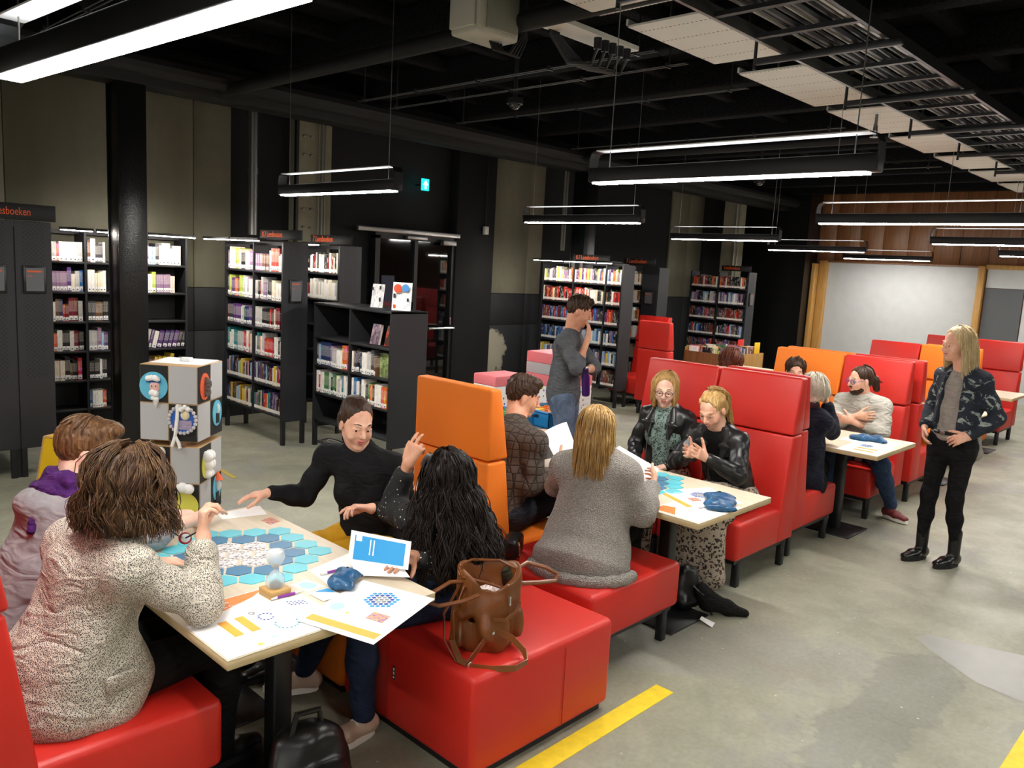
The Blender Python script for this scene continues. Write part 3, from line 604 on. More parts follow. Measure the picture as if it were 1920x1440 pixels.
# -- E: low bookcase with leaflets on top
cE = 'the low bookcase by the door'
E_ = bookcase((4.63, 7.3, 0), -math.pi/2, (.63, .66), 'waist-high black bookcase with leaflet stands on top by the door', H=1.52, zs=(1.17, .875, .585, .3), depth=.44, light=False, leg=.2)
for i, z in enumerate((1.17, .875, .585, .3)):
    for b in range(2):
        if i in (0, 3): continue
        fill_shelf((4.645, 7.285-b*.63, z), -math.pi/2, (.6, .64)[b], ORD[i], cE, (None, COOL+['brown', 'orange', 'red'], ['green', 'red', 'teal', 'charcoal', 'white', 'blue', 'black', 'orange'])[i], (.97, .66)[b] if i == 1 else 1, hs=1.05)
def m_bookfront(name, bg, a, b):
    t = NT(name); t.set(Roughness=.3); n = t.noise(14, 3, None, .6, .8).outputs[0]; t.base(t.ramp(n, [(.4, bg), (.55, a), (.7, b)])); return reg(t)
m_bookfront('cover_mauve', '4a3a48', '8c7686', 'c9a7a0'); m_bookfront('cover_ember', '2a1512', '5c1f14', 'e0562a'); m_bookfront('cover_face', '5e6b46', '93a468', 'b9c48a')
for nm, yy, mt, lab, xx, zz, h in (('display_book', 6.36, 'cover_mauve', 'book with a grey mauve cover facing out on the low bookcase', 4.7, 1.17, .2), ('display_book', 6.13, 'cover_ember', 'dark book with a flame-coloured cover motif on the low bookcase', 4.7, 1.17, .2), ('display_book', 6.17, 'cover_face', 'olive green book with a face on its cover standing on the low bookcase', 4.69, .875, .23)):
    M = Mrot((xx, yy, zz), rz=-math.pi/2, rx=math.radians(-12)); r = empty(nm, (xx, yy, zz+(.007 if zz > 1 else 0)), lab, 'book')
    r.rotation_euler = (math.radians(-12), 0, -math.pi/2) if zz > 1 else (0, 0, -math.pi/2)
    part(r, 'cover', MB().box(-.065, .065, 0, .003, 0, h).box(-.065, .065, .03, .033, 0, h), mt); part(r, 'page_block', MB().box(-.063, .062, .003, .03, .002, h-.003), 'pages')
# leaflets on the low bookcase
def m_leaflet():
    t = NT('leaflet_print'); t.set(Roughness=.4); n = t.noise(60, 2, t.coord((1, 1, .35)), .5).outputs[0]; t.base(t.ramp(n, [(.5, 'f2f2f0'), (.6, 'd5d6d8')])); return reg(t)
m_leaflet(); simple('leaf_orange', 'd2502a', .5); simple('leaf_blue', '4b8fd0', .5); simple('leaf_dark', '2c2a30', .5)
r = empty('leaflet_stand', (4.86, 6.55, 1.52), 'narrow white text leaflet standing on the low bookcase', 'leaflet', 'leaflets on the low bookcase', -math.pi/2 + .35); part(r, 'sheet', MB().box(-.07, .07, 0, .004, 0, .235, Mrot((0, 0, 0), rx=math.radians(-10))), 'leaflet_print'); part(r, 'print', MB().box(-.055, -.035, -.003, 0, .17, .2).box(.035, .055, -.003, 0, .18, .215).box(.03, .05, -.003, 0, .06, .1), 'leaf_dark')
r = empty('leaflet_stand', (4.84, 6.13, 1.52), 'white leaflet with orange and blue speech bubbles on the low bookcase', 'leaflet', 'leaflets on the low bookcase', -math.pi/2 + .6); part(r, 'sheet', MB().box(-.095, .095, 0, .004, 0, .27, Mrot((0, 0, 0), rx=math.radians(-8))), 'leaflet_print')
part(r, 'orange_bubble', MB().lathe([(0, 0), (.042, 0), (.042, .002), (0, .002)], n=18, M=Mrot((-.035, -.002, .21), rx=math.pi/2)), 'leaf_orange'); part(r, 'blue_bubble', MB().lathe([(0, 0), (.036, 0), (.036, .002), (0, .002)], n=18, M=Mrot((.04, -.002, .218), rx=math.pi/2)), 'leaf_blue'); part(r, 'print', MB().box(-.08, -.058, -.003, 0, .12, .16).box(.055, .075, -.003, 0, .09, .12), 'leaf_dark'); part(r, 'orange_mark', MB().box(-.08, -.055, -.003, 0, .02, .055), 'leaf_orange')
# -- F: bookcase 7, end-on behind the low one
F_ = bookcase((5.15, 8.35, 0), -math.pi/2, (.7,), 'tall black bookcase with the orange 7 sign behind the low one')
for i, z in enumerate(ZS[:2]): stuff_books((5.165, 8.33, z), -math.pi/2, .66, ['white', 'cream', 'pale grey', 'white', 'dark red', 'cream', 'black'])
shelf_sign(F_, .15, .95, -.02, 2.13, '7 Leesboeken', .085, .1); end_sheet(F_, .7, .29, plate=False)
# -- far bookcases
G = bookcase((9.55, 8.55, 0), -math.pi/2, (.62, .62, .3), 'bright bookcase behind the standing man')
for i, z in enumerate(ZS):
    for b in range(3): stuff_books((9.565, 8.54-b*.62, z), -math.pi/2, (.6, .6, .28)[b], (PALE+['purple', 'red'], WARM, DARK+['blue', 'orange'], COOL, COOL+['yellow'], DARK)[i])
shelf_sign(G, .62, 1.3, -.02, 2.13, '0.7 Leesboeken', .08, .1)
Hc = bookcase((11.0, 8.38, 0), -math.pi/2, (.36, .36, .3), 'end-on bookcase with grey side panels and an orange 7 sign by the far column', light=False)
for i, z in enumerate(ZS): stuff_books((11.015, 8.02, z), -math.pi/2, .34, ['cream', 'white', 'cream', 'pale grey', 'orange', 'brown'])
part(Hc, 'front_panel', MB().box(.0, .35, -.012, 0, .25, 2.12), 'perforated_steel'); part(Hc, 'front_panel', MB().box(.73, 1.02, -.012, 0, .25, 2.12), 'perforated_steel')
info_plate(Hc, .2, -.012, 1.5); info_plate(Hc, .87, -.012, 1.5); shelf_sign(Hc, .33, .95, -.02, 2.13, '7 Leesboeken', .085, .1)
I_ = bookcase((13.75, 8.45, 0), -math.pi/2, (.6, .6), 'dim bookcase at the far end beside the conduit column', light=False)
for i, z in enumerate(ZS):
    for b in range(2): stuff_books((13.765, 8.44-b*.6, z), -math.pi/2, .57, (WARM, COOL+['mauve'], DARK, DARK+COOL, DARK, DARK)[i])
shelf_sign(I_, .65, 1.25, -.02, 2.13, 'Leesboeken', .08, .1); end_sheet(I_, 1.2, .29)
# -- book bin (wooden display box) and reading table
bn = empty('book_bin', (11.95, 6.6, 0), 'wooden display bin full of upright books by the red chairs', 'book bin')
part(bn, 'side_board', MB().box(-.55, -.53, -.42, .42, .0, .8), 'walnut'); part(bn, 'side_board', MB().box(.53, .55, -.42, .42, 0, .8), 'walnut'); part(bn, 'front_board', MB().box(-.53, .53, -.42, -.4, 0, .8), 'pine'); part(bn, 'rear_board', MB().box(-.53, .53, .4, .42, 0, .86), 'pine'); part(bn, 'bottom', MB().box(-.53, .53, -.4, .4, .58, .6), 'pine')
for yy in (6.28, 6.55, 6.8): stuff_books((11.42, yy, .6), 0, 1.02, ALLP, 1.35)
solo('bin_divider', MB().box(12.2, 12.4, 6.5, 6.51, .6, 1.0), 'red_leather', 'red divider card standing in the book bin', 'divider card', bevel=.004); solo('bin_divider', MB().box(12.3, 12.48, 6.25, 6.26, .6, .97), 'yellow_paint', 'yellow divider card standing in the book bin', 'divider card', bevel=.004)
rt = empty('reading_table', (10.6, 5.6, 0), 'low pale wood table beside the book bin', 'table'); part(rt, 'tabletop', MB().box(-.45, .45, -.35, .35, .68, .72), 'table_wood', bevel=.004)
for a in (-.4, .4):
    for b in (-.3, .3): part(rt, 'leg', MB().box(a-.025, a+.025, b-.025, b+.025, 0, .68), 'black_metal')
def finish_stuff():
    me = STUFF.mesh('shelved_books', simple('tmp_cover', 'ffffff')); 
    t = NT('stuff_cover'); t.set(Roughness=.45); at = t.n('VertexColor', layer_name='Col'); sx = t.n('SeparateXYZ'); t.l(t.n('TexCoord').outputs['Object'], sx.inputs[0])
    n = t.noise(45, 2, t.coord((1, 1, .4)), .5).outputs[0]; t.base(t.mix(t.ramp(n, [(.55, 0.0), (.62, .5)]), at.outputs[0], 'cfc8ba')); me.materials.clear(); me.materials.append(reg(t))
    ca = me.color_attributes.new('Col', 'FLOAT_COLOR', 'CORNER'); arr = np.repeat(np.array(STUFF_COL, dtype=np.float32), 4, axis=0); ca.data.foreach_set('color', arr.ravel())
    tag(link('shelved_books', me), 'many small books on the far bookcases, low shelves and in the wooden bin', 'books', None, 'stuff')
finish_stuff()
# ================================================================ soft shapes: distance fields -> smooth meshes
CLIP = SEATBOX          # cushions: clothes and bags are flattened where they rest on them
def V(*a): return np.array(a if len(a) > 1 else a[0], dtype=float)
def nrm(v): v = np.asarray(v, float); return v/(np.linalg.norm(v)+1e-12)
def Cn(a, b, ra, rb=None, k=.02): return ('C', V(a), V(b), ra, ra if rb is None else rb, k)
def Te(a, b, w, ra, rb, k=.04): return ('T', V(a), V(b), nrm(w), ra, rb, k)
def El(c, r, ax=None, k=.02): return ('E', V(c), V(r), np.eye(3) if ax is None else np.array(ax), 0, k)
def Sub(p): return ('-',) + p
def prim_box(p):
    if p[0] == 'E': R = max(p[2]); return p[1]-R, p[1]+R
    R = max(max(np.atleast_1d(p[-3])), max(np.atleast_1d(p[-2]))); return np.minimum(p[1], p[2])-R, np.maximum(p[1], p[2])+R
def prim_eval(p, X, Y, Z):
    if p[0] == 'E':
        c, r, A = p[1], p[2], p[3]; x, y, z = X-c[0], Y-c[1], Z-c[2]
        u = [(x*A[i][0]+y*A[i][1]+z*A[i][2]) for i in range(3)]
        k0 = np.sqrt((u[0]/r[0])**2+(u[1]/r[1])**2+(u[2]/r[2])**2); k1 = np.sqrt((u[0]/r[0]**2)**2+(u[1]/r[1]**2)**2+(u[2]/r[2]**2)**2)+1e-9
        return k0*(k0-1)/k1
    a, b = p[1], p[2]; ab = b-a; L2 = ab@ab+1e-12; x, y, z = X-a[0], Y-a[1], Z-a[2]
    t = np.clip((x*ab[0]+y*ab[1]+z*ab[2])/L2, 0, 1); x = x-t*ab[0]; y = y-t*ab[1]; z = z-t*ab[2]
    if p[0] == 'C': return np.sqrt(x*x+y*y+z*z)-(p[3]+t*(p[4]-p[3]))
    w = p[3]; Wd = p[4][0]+t*(p[5][0]-p[4][0]); D = p[4][1]+t*(p[5][1]-p[4][1]); s = x*w[0]+y*w[1]+z*w[2]
    x = x-s*w[0]; y = y-s*w[1]; z = z-s*w[2]; q = np.sqrt((s/Wd)**2+(x*x+y*y+z*z)/D**2)
    return (q-1)*np.minimum(Wd, D)
def sdf_mesh(prims, res, wob=None, seed=0):
    los, his = zip(*[prim_box(p) for p in prims if p[0] != '-']); lo = np.min(los, 0)-5*res-.02; hi = np.max(his, 0)+5*res+.02
    n = np.ceil((hi-lo)/res).astype(int)+1; f = np.full(n, 1.0, np.float32); ax = [lo[i]+res*np.arange(n[i]) for i in range(3)]
    for p in prims:
        neg = p[0] == '-'; q = p[1:] if neg else p; k = q[-1]; b0, b1 = prim_box(q); m = k+3*res+.012
        i0 = np.maximum(np.floor((b0-m-lo)/res).astype(int), 0); i1 = np.minimum(np.ceil((b1+m-lo)/res).astype(int)+1, n)
        if np.any(i1 <= i0): continue
        sl = tuple(slice(i0[i], i1[i]) for i in range(3)); X, Y, Z = np.meshgrid(*[ax[i][sl[i]] for i in range(3)], indexing='ij', sparse=True)
        d = prim_eval(q, X, Y, Z).astype(np.float32); g = f[sl]
        if neg: h = np.clip(.5-.5*(g+d)/k, 0, 1); f[sl] = g*(1-h)-d*h+k*h*(1-h)
        else: h = np.clip(.5+.5*(g-d)/k, 0, 1); f[sl] = g*(1-h)+d*h-k*h*(1-h)
    if wob:
        amp, fr = wob; rs = np.random.RandomState(seed); X, Y, Z = np.meshgrid(*ax, indexing='ij', sparse=True); nz = 0
        for j in range(5):
            dv = rs.randn(3); dv = dv/np.linalg.norm(dv)*fr*rs.uniform(.6, 1.6)*(1, 1, .45)[0]; nz = nz+np.sin((X*dv[0]+Y*dv[1]+Z*dv[2]*.5+rs.uniform(0, 6))+1.3*np.sin(X*dv[2]*.6+Y*dv[0]*.5+Z*dv[1]*.5))
        f = f+(amp/2.2*nz).astype(np.float32)
    for lo_, hi_ in CLIP:
        if np.any(np.array(hi_) < lo) or np.any(np.array(lo_) > hi): continue
        i0 = np.maximum(np.floor((np.array(lo_)-.03-lo)/res).astype(int), 0); i1 = np.minimum(np.ceil((np.array(hi_)+.03-lo)/res).astype(int)+1, n)
        if np.any(i1 <= i0): continue
        sl = tuple(slice(i0[i], i1[i]) for i in range(3)); X, Y, Z = np.meshgrid(*[ax[i][sl[i]] for i in range(3)], indexing='ij', sparse=True)
        bx = np.maximum(np.maximum(np.maximum(lo_[0]-X, X-hi_[0]), np.maximum(lo_[1]-Y, Y-hi_[1])), np.maximum(lo_[2]-Z, Z-hi_[2])); f[sl] = np.maximum(f[sl], -bx.astype(np.float32))
    # naive surface nets
    s = f < 0; a = s[:-1, :-1, :-1]; cnt = np.zeros(a.shape, np.uint8)
    for dx in (0, 1):
        for dy in (0, 1):
            for dz in (0, 1): cnt += s[dx:n[0]-1+dx, dy:n[1]-1+dy, dz:n[2]-1+dz]
    act = np.nonzero((cnt > 0) & (cnt < 8)); ci = np.stack(act, 1); idm = np.full(a.shape, -1, np.int32); idm[act] = np.arange(len(ci))
    cor = {}
    for dx in (0, 1):
        for dy in (0, 1):
            for dz in (0, 1): cor[dx, dy, dz] = f[ci[:, 0]+dx, ci[:, 1]+dy, ci[:, 2]+dz]
    acc = np.zeros((len(ci), 3)); num = np.zeros(len(ci))
    for A in range(3):
        B, C = (A+1) % 3, (A+2) % 3
        for u in (0, 1):
            for v in (0, 1):
                k0 = [0, 0, 0]; k0[B] = u; k0[C] = v; k1 = list(k0); k1[A] = 1; f0, f1 = cor[tuple(k0)], cor[tuple(k1)]; cr = (f0 < 0) != (f1 < 0)
                t = np.where(cr, f0/np.where(cr, f0-f1, 1), 0); pt = np.zeros((len(ci), 3)); pt[:, A] = t; pt[:, B] = u; pt[:, C] = v
                acc[cr] += pt[cr]; num[cr] += 1
    vs = lo+res*(ci+acc/num[:, None]); fs = []
    for A in range(3):
        B, C = (A+1) % 3, (A+2) % 3; s0 = [slice(1, -1)]*3; s0[A] = slice(0, -1); s1 = list(s0); s1[A] = slice(1, None)
        e0, e1 = s[tuple(s0)], s[tuple(s1)]; ch = np.nonzero(e0 != e1); fl = e0[ch]; P = np.stack(ch, 1)
        for j in range(3):
            if j != A: P[:, j] += 1
        def cell(du, dv): q = P.copy(); q[:, B] -= du; q[:, C] -= dv; return idm[q[:, 0], q[:, 1], q[:, 2]]
        Q = np.stack([cell(1, 1), cell(0, 1), cell(0, 0), cell(1, 0)], 1); Q[~fl] = Q[~fl][:, ::-1]; fs.append(Q)
    return vs, np.concatenate(fs)
def np_mesh(name, vs, fs, mat):
    me = bpy.data.meshes.new(name); vs = np.asarray(vs, np.float32); fs = np.asarray(fs, np.int32); ok = (fs >= 0).all(1); fs = fs[ok]
    me.vertices.add(len(vs)); me.vertices.foreach_set('co', vs.ravel()); me.loops.add(fs.size); me.loops.foreach_set('vertex_index', fs.ravel())
    me.polygons.add(len(fs)); me.polygons.foreach_set('loop_start', np.arange(len(fs), dtype=np.int32)*fs.shape[1]); me.polygons.foreach_set('use_smooth', np.ones(len(fs), bool))
    me.materials.append(MATS[mat] if isinstance(mat, str) else mat); me.update(calc_edges=True); me.validate(); return me
def soft(root, name, prims, mat, res, wob=None, seed=0, label=None):
    vs, fs = sdf_mesh(prims, res, wob, seed); o = link(name, np_mesh(name, vs-np.array(root.location), fs, mat), root)
    if label: o['label'] = label
    return o
# ---------------------------------------------------------------- human figure
def hand_prims(w, d, n, side, curl=.35, thumb=.3, spread=1.0, curls=None):
    """w wrist, d pointing dir, n palm normal, side=+1/-1 picks the thumb side"""
    w, d = V(w), nrm(d); n = nrm(V(n)-d*(V(n)@d)); t = np.cross(d, n)*side; P = [Te(w+d*.0, w+d*.083, t, (.026, .02), (.039, .0145), .012)]
    for i, (off, L) in enumerate(((.0305, .068), (.0105, .077), (-.0105, .071), (-.0295, .055))):
        a = 0; p = w+d*(.084-.006*(i == 3))+t*off; dirn = nrm(d+t*off*2.2*spread); r = .0086 if i < 3 else .0076; c = curls[i] if curls else curl
        for j, (fr, rr) in enumerate(((.44, r), (.31, r*.92), (.25, r*.82))):
            a += c*(1.0, 1.15, .8)[j]; q = p+(dirn*math.cos(a)+n*math.sin(a))*L*fr*1.02; P.append(Cn(p, q, rr*1.02, rr*.93, .004)); p = q
    p = w+d*.024+t*.026; dirn = nrm(d*.62+t*(.75-thumb*.5)+n*(.25+thumb*.5)); q = p+dirn*.042; P.append(Cn(p, q, .0135, .0108, .012)); dirn = nrm(dirn+d*.35+n*thumb*.4); q2 = q+dirn*.031; P.append(Cn(q, q2, .0105, .0095, .005)); q3 = q2+nrm(dirn+d*.2)*.024; P.append(Cn(q2, q3, .0093, .0078, .005))
    return P
class Head:
    def __init__(s, c, f, u=(0, 0, 1), sc=1.0):
        s.c = V(c); s.f = nrm(f); u = V(u); s.u = nrm(u-s.f*(u@s.f)); s.r = np.cross(s.f, s.u); s.sc = sc; s.ax = [s.r, s.f, s.u]
    def p(s, r, f, u): return s.c+s.sc*(s.r*r+s.f*f+s.u*u)
    def E(s, c, r, k=.02): return El(s.p(*c), V(r)*s.sc, s.ax, k)
    def skin(s, neck, male=False, smile=0):
        j = .006 if male else 0
        P = [s.E((0, -.012, .04), (.073, .094, .08), .03), s.E((0, .024, -.03), (.055+j*1.5, .066, .084), .04), s.E((0, .07, -.094), (.016+j, .017, .016), .03),
             s.E((-.036, .058, -.03), (.024, .024, .026), .03), s.E((.036, .058, -.03), (.024, .024, .026), .03),
             Cn(s.p(-.036, .08, .024), s.p(-.01, .09, .02), .0085+j*.4, .0085, .014), Cn(s.p(.036, .08, .024), s.p(.01, .09, .02), .0085+j*.4, .0085, .014),
             Sub(s.E((-.031, .102, .004), (.017, .018, .0125), .012)), Sub(s.E((.031, .102, .004), (.017, .018, .0125), .012)),
             Cn(s.p(0, .09, .014), s.p(0, .112, -.026), .0075, .0115, .012), s.E((-.0115, .1, -.03), (.0085, .009, .007), .006), s.E((.0115, .1, -.03), (.0085, .009, .007), .006),
             s.E((0, .079, -.06), (.025, .018, .017), .016),
             Cn(s.p(-.044, .078, .0045), s.p(-.02, .085, .0065), .0078, .0078, .005), Cn(s.p(.044, .078, .0045), s.p(.02, .085, .0065), .0078, .0078, .005),
             s.E((-.075, -.004, -.006), (.009, .019, .031), .006), s.E((.075, -.004, -.006), (.009, .019, .031), .006),
             Cn(s.p(0, -.02, -.05), V(neck), .052*s.sc+j, .06*s.sc+j, .03)]
        if smile: P += [s.E((-.04, .066, -.042), (.018, .014, .014), .012), s.E((.04, .066, -.042), (.018, .014, .014), .012)]
        return P
    def features(s, root, hair, lip='lips', open_mouth=False, look=0.0, brow=True, sm=0.0):
        b = MB(); L = V(root.location)
        for sg in (-1, 1):
            e = MB().ball(s.p(sg*.031, .0765, .001)-L, .0125*s.sc, 12, 8); o = part(root, 'eye', e, 'eye_white', smooth=True)
            e = MB(); M = Matrix([list(s.r), list(s.u), list(s.f)]).transposed().to_4x4(); M.translation = Vector(s.p(sg*.031+look*.004, .0885, -.0012)-L); e.lathe([(0, .0012), (.0056*s.sc, 0), (.0056*s.sc, -.002), (0, -.002)], n=12, M=M); part(o, 'iris', e, 'iris_dark')
            if brow: b = MB(); b.tube([s.p(sg*.015, .0985, .031)-L, s.p(sg*.032, .0925, .035)-L, s.p(sg*.05, .076, .027)-L], [.002, .0028, .0014], 6); part(root, 'eyebrow', b, hair, smooth=True)
        m = MB(); m.tube([s.p(x, y, z)-L for x, y, z in ((-.027-sm*.3, .082, -.0555+sm), (-.014, .0945, -.0545), (0, .0985, -.0555), (.014, .0945, -.0545), (.027+sm*.3, .082, -.0555+sm))], [.001, .0042, .0044, .0042, .001], 8); m.tube([s.p(x, y, z)-L for x, y, z in ((-.026-sm*.3, .082, -.0565+sm), (-.013, .0935, -.0635), (0, .097, -.0655), (.013, .0935, -.0635), (.026+sm*.3, .082, -.0565+sm))], [.001, .0042, .0047, .0042, .001], 8); part(root, 'lips', m, lip, smooth=True)
        if open_mouth: part(root, 'teeth', MB().tube([s.p(-.014, .0935, -.0595)-L, s.p(0, .0985, -.0605)-L, s.p(.014, .0935, -.0595)-L], .0028, 6), 'white_paint')
    def cap(s, thick=.012, line=.0, low=.0):
        t = thick
        return [s.E((0, -.014, .043), (.073+t, .094+t, .08+t), .02), s.E((0, -.05, -.005-low), (.062+t, .052+t, .075), .03),
                Sub(s.E((0, .1, -.03+line), (.082, .074, .108), .025)), Sub(s.E((-.085, .035, -.05), (.04, .035, .05), .01)), Sub(s.E((.085, .035, -.05), (.04, .035, .05), .01))]
    def locks(s, n, length, rs, wave=.012, curl=18, r0=.011, fringe=50, spread=.012, down=(0, 0, -1), back=.3, part_side=0.0, tmax=1.75, lift=.014, tip=.25, seg=14, strands=1, clump=.008, ns=5, phr=None, m=None):
        m = m or MB(); down = nrm(down)
        for i in range(n):
            ph = math.radians(rs.uniform(*(phr or (fringe, 360-fringe)))); Lg = length*rs.uniform(.8, 1.08); pts = []; ra = []; w1, w2, w3 = rs.uniform(0, 6, 3); lf = lift*rs.uniform(.5, 1.5)
            th0 = rs.uniform(.05, 1.3); T = tmax; kk = rs.uniform(.75, 1.3); arc = (T-th0)*.1
            for j in range(seg):
                q = j/(seg-1); dist = q*(arc+Lg)
                if dist < arc: th = th0+(T-th0)*dist/arc; ex = 0
                else: th = T; ex = dist-arc
                sr, cr = math.sin(ph), math.cos(ph); P = s.p((.075+lf)*sr*math.sin(th)+part_side*(1-math.sin(th)), -.014+(.096+lf)*cr*math.sin(th), .04+(.082+lf)*math.cos(th))
                out = s.r*sr+s.f*cr; P = P+down*ex+out*spread*min(ex*5, 1.5)*(.5+kk*.5)
                a = wave*min(1, dist*8); P = P+s.r*a*math.sin(curl*dist*kk+w1)+s.f*a*math.cos(curl*dist*kk+w2)+s.u*a*.5*math.sin(curl*dist+w3)
                pts.append(P); ra.append(r0*(1-(1-tip)*q**2))
            if strands == 1: m.tube(pts, ra, ns, flat=.6)
            for q_ in range(strands if strands > 1 else 0):
                of = rs.randn(3)*clump; w4 = rs.uniform(0, 6); m.tube([p_+V(of)*(.35+.9*k_/len(pts))+V(math.sin(k_*1.1+w4), math.cos(k_*.9+w4), 0)*clump*.35 for k_, p_ in enumerate(pts)], ra, ns, caps=False)
        return m
def hair_obj(root, mat, prims=None, res=.006, mb=None, wob=(.0025, 260), seed=1, label=None):
    o = soft(root, 'hair', prims, mat, res, wob, seed, label)
    if mb:
        L = root.location; mb.v = [(x-L.x, y-L.y, z-L.z) for x, y, z in mb.v]; me2 = mb.mesh('hair', mat, smooth=True, angle=180)
        bm = bmesh.new(); bm.from_mesh(o.data); bm.from_mesh(me2); bm.to_mesh(o.data); bm.free(); bpy.data.meshes.remove(me2)
    return o
class Fig:
    """joint coordinates in a body frame (forward, left, up) -> world"""
    def __init__(s, x, y, yaw): s.o = V(x, y, 0); a = math.radians(yaw); s.f = V(math.cos(a), math.sin(a), 0); s.l = V(-math.sin(a), math.cos(a), 0)
    def __call__(s, f, l, z): return s.o+s.f*f+s.l*l+V(0, 0, z)
    def d(s, f, l, z): return s.f*f+s.l*l+V(0, 0, z)
def torso(pel, che, nk, sl, sr, g=0.0, hip=.165, waist=.14, chest=.16, dep=.115, sh=.062, bust=0.0, fwd=None, k=.05):
    pel, che, nk, sl, sr = map(V, (pel, che, nk, sl, sr)); lat = nrm(sl-sr); mid = pel*.5+che*.5
    P = [Te(pel, mid, lat, (hip+g, dep+.012+g), (waist+g, dep-.008+g), k), Te(mid, che, lat, (waist+g, dep-.008+g), (chest+g, dep+g), k), Cn(sl, sr, sh+g, sh+g, k), Te(che, nk, lat, (chest*.9+g, dep*.85+g), (.06+g, .055+g), .04)]
    P += [Cn(nk+V(0, 0, -.005), sl, .042+g, sh*.8+g, .04), Cn(nk+V(0, 0, -.005), sr, .042+g, sh*.8+g, .04)]
    if bust: c = che*.72+pel*.28; fw = nrm(fwd); P += [El(c+lat*.075+fw*(dep*.62), (bust, bust, bust), None, .05), El(c-lat*.075+fw*(dep*.62), (bust, bust, bust), None, .05)]
    return P
def arm(s, e, w, g=0.0, up=.047, el=.041, wr=.031, k=.03): return [Cn(s, V(s)*.45+V(e)*.55, up+g, el+.004+g, k), Cn(V(s)*.45+V(e)*.55, e, el+.004+g, el+g, k), Cn(e, V(e)*.6+V(w)*.4, el+g, el-.002+g, k), Cn(V(e)*.6+V(w)*.4, w, el-.002+g, wr+g, k)]
def leg(h, kn, an, g=0.0, th=.084, kr=.058, ar=.04, k=.04): return [Cn(h, kn, th+g, kr+g, k), Cn(kn, V(kn)*.55+V(an)*.45, kr+g, kr-.004+g, k), Cn(V(kn)*.55+V(an)*.45, an, kr-.004+g, ar+g, k)]
def shoe(root, an, toe, up, sole, mat2=None, high=0, res=.006, name='shoe'):
    an, toe = V(an), V(toe); d = nrm(V(toe[0]-an[0], toe[1]-an[1], 0)); lat = np.cross(V(0, 0, 1), d); z0 = min(an[2]-.075, toe[2]-.02) if False else toe[2]-.03
    heel = V(an[0], an[1], 0)-d*.035; tp = V(toe[0], toe[1], 0); zb = max(.0, z0)
    o = soft(root, name, [Te(heel+V(0, 0, zb+.05), heel*.45+tp*.55+V(0, 0, zb+.045), lat, (.036, .045), (.044, .034), .02), Te(heel*.45+tp*.55+V(0, 0, zb+.045), tp+V(0, 0, zb+.035), lat, (.045, .032), (.034, .022), .02), Cn(heel+d*.03+V(0, 0, zb+.06), an+V(0, 0, .01+high), .04, .045 if high else .04, .02)], up, res)
    s = MB(); L = V(root.location); n = 16; prof = []
    for i in range(n):
        a = 2*math.pi*i/n; c, sn = math.cos(a), math.sin(a); ctr = (heel+tp)/2; ln = np.linalg.norm(tp-heel)/2+.028; wdt = .046-.006*(1 if c < 0 else 0); prof.append(ctr+d*ln*c+lat*wdt*sn*(1-.12*c))
    top = [p+V(0, 0, zb+.028)-L for p in prof]; bot = [p+V(0, 0, zb+.0)-L for p in prof]; s.add(bot+top, [tuple(range(n))[::-1], tuple(range(n, 2*n))]+[(i, (i+1) % n, n+(i+1) % n, n+i) for i in range(n)]); part(o, 'sole', s, sole)
    o.children[-1].location = (0, 0, 0)
    lc = MB()
    for q in (.35, .5, .65): c = heel*(1-q)+tp*q+V(0, 0, zb+.085-.045*(q-.35)/.3)-L; lc.tube([c-lat*.025-V(0, 0, .006), c+V(0, 0, .006), c+lat*.025-V(0, 0, .006)], .0035, 5)
    part(o, 'laces', lc, mat2 or sole); return o
# materials for people
def skin(name, c, c2):
    t = NT(name); t.set(Roughness=.5, Specular_IOR_Level=.35); t.b.inputs['Subsurface Weight'].default_value = .08; t.b.inputs['Subsurface Radius'].default_value = (.02, .008, .004)
    t.base(t.ramp(t.noise(22, 4).outputs[0], [(.35, c2), (.65, c)])); t.bump(t.noise(220, 2).outputs[0], .04, .002); reg(t)
skin('skin_fair', 'e6b69c', 'd89f86'); skin('skin_tan', 'd6a183', 'c98d70'); skin('skin_pale', 'ecc4ae', 'e0ae98')
simple('eye_white', 'e8e4de', .25); simple('iris_dark', '2c2018', .2); simple('lips', 'b8605a', .45); simple('lips_red', 'a83c40', .4)
def hairmat(name, a, b, c, rough=.42):
    t = NT(name); t.set(Roughness=rough, Specular_IOR_Level=.25); n = t.noise(90, 4, t.coord((1, 1, .14)), .6, .4).outputs[0]; n2 = t.noise(9, 3).outputs[0]
    t.base(t.mix(t.ramp(n2, [(.35, 0.0), (.7, .6)]), t.ramp(n, [(.3, a), (.5, b), (.72, c)]), a)); t.bump(n, .5, .006); reg(t)
hairmat('hair_brown', '3a2516', '6b4a2c', '96704a'); hairmat('hair_curl', '33211a', '5f452f', '94744e'); hairmat('hair_dark', '110c0a', '201713', '3c2e27'); hairmat('hair_darkbrown', '241810', '3e2a1d', '5f4430'); hairmat('hair_blonde', '8a6638', 'bb955a', 'e2c48e'); hairmat('hair_light', 'b59a6a', 'd8c194', 'efdfbd'); hairmat('hair_white', 'b9ae98', 'd9d2c0', 'f2eee2'); hairmat('hair_red', '3a1a10', '5f2e1a', '854428')
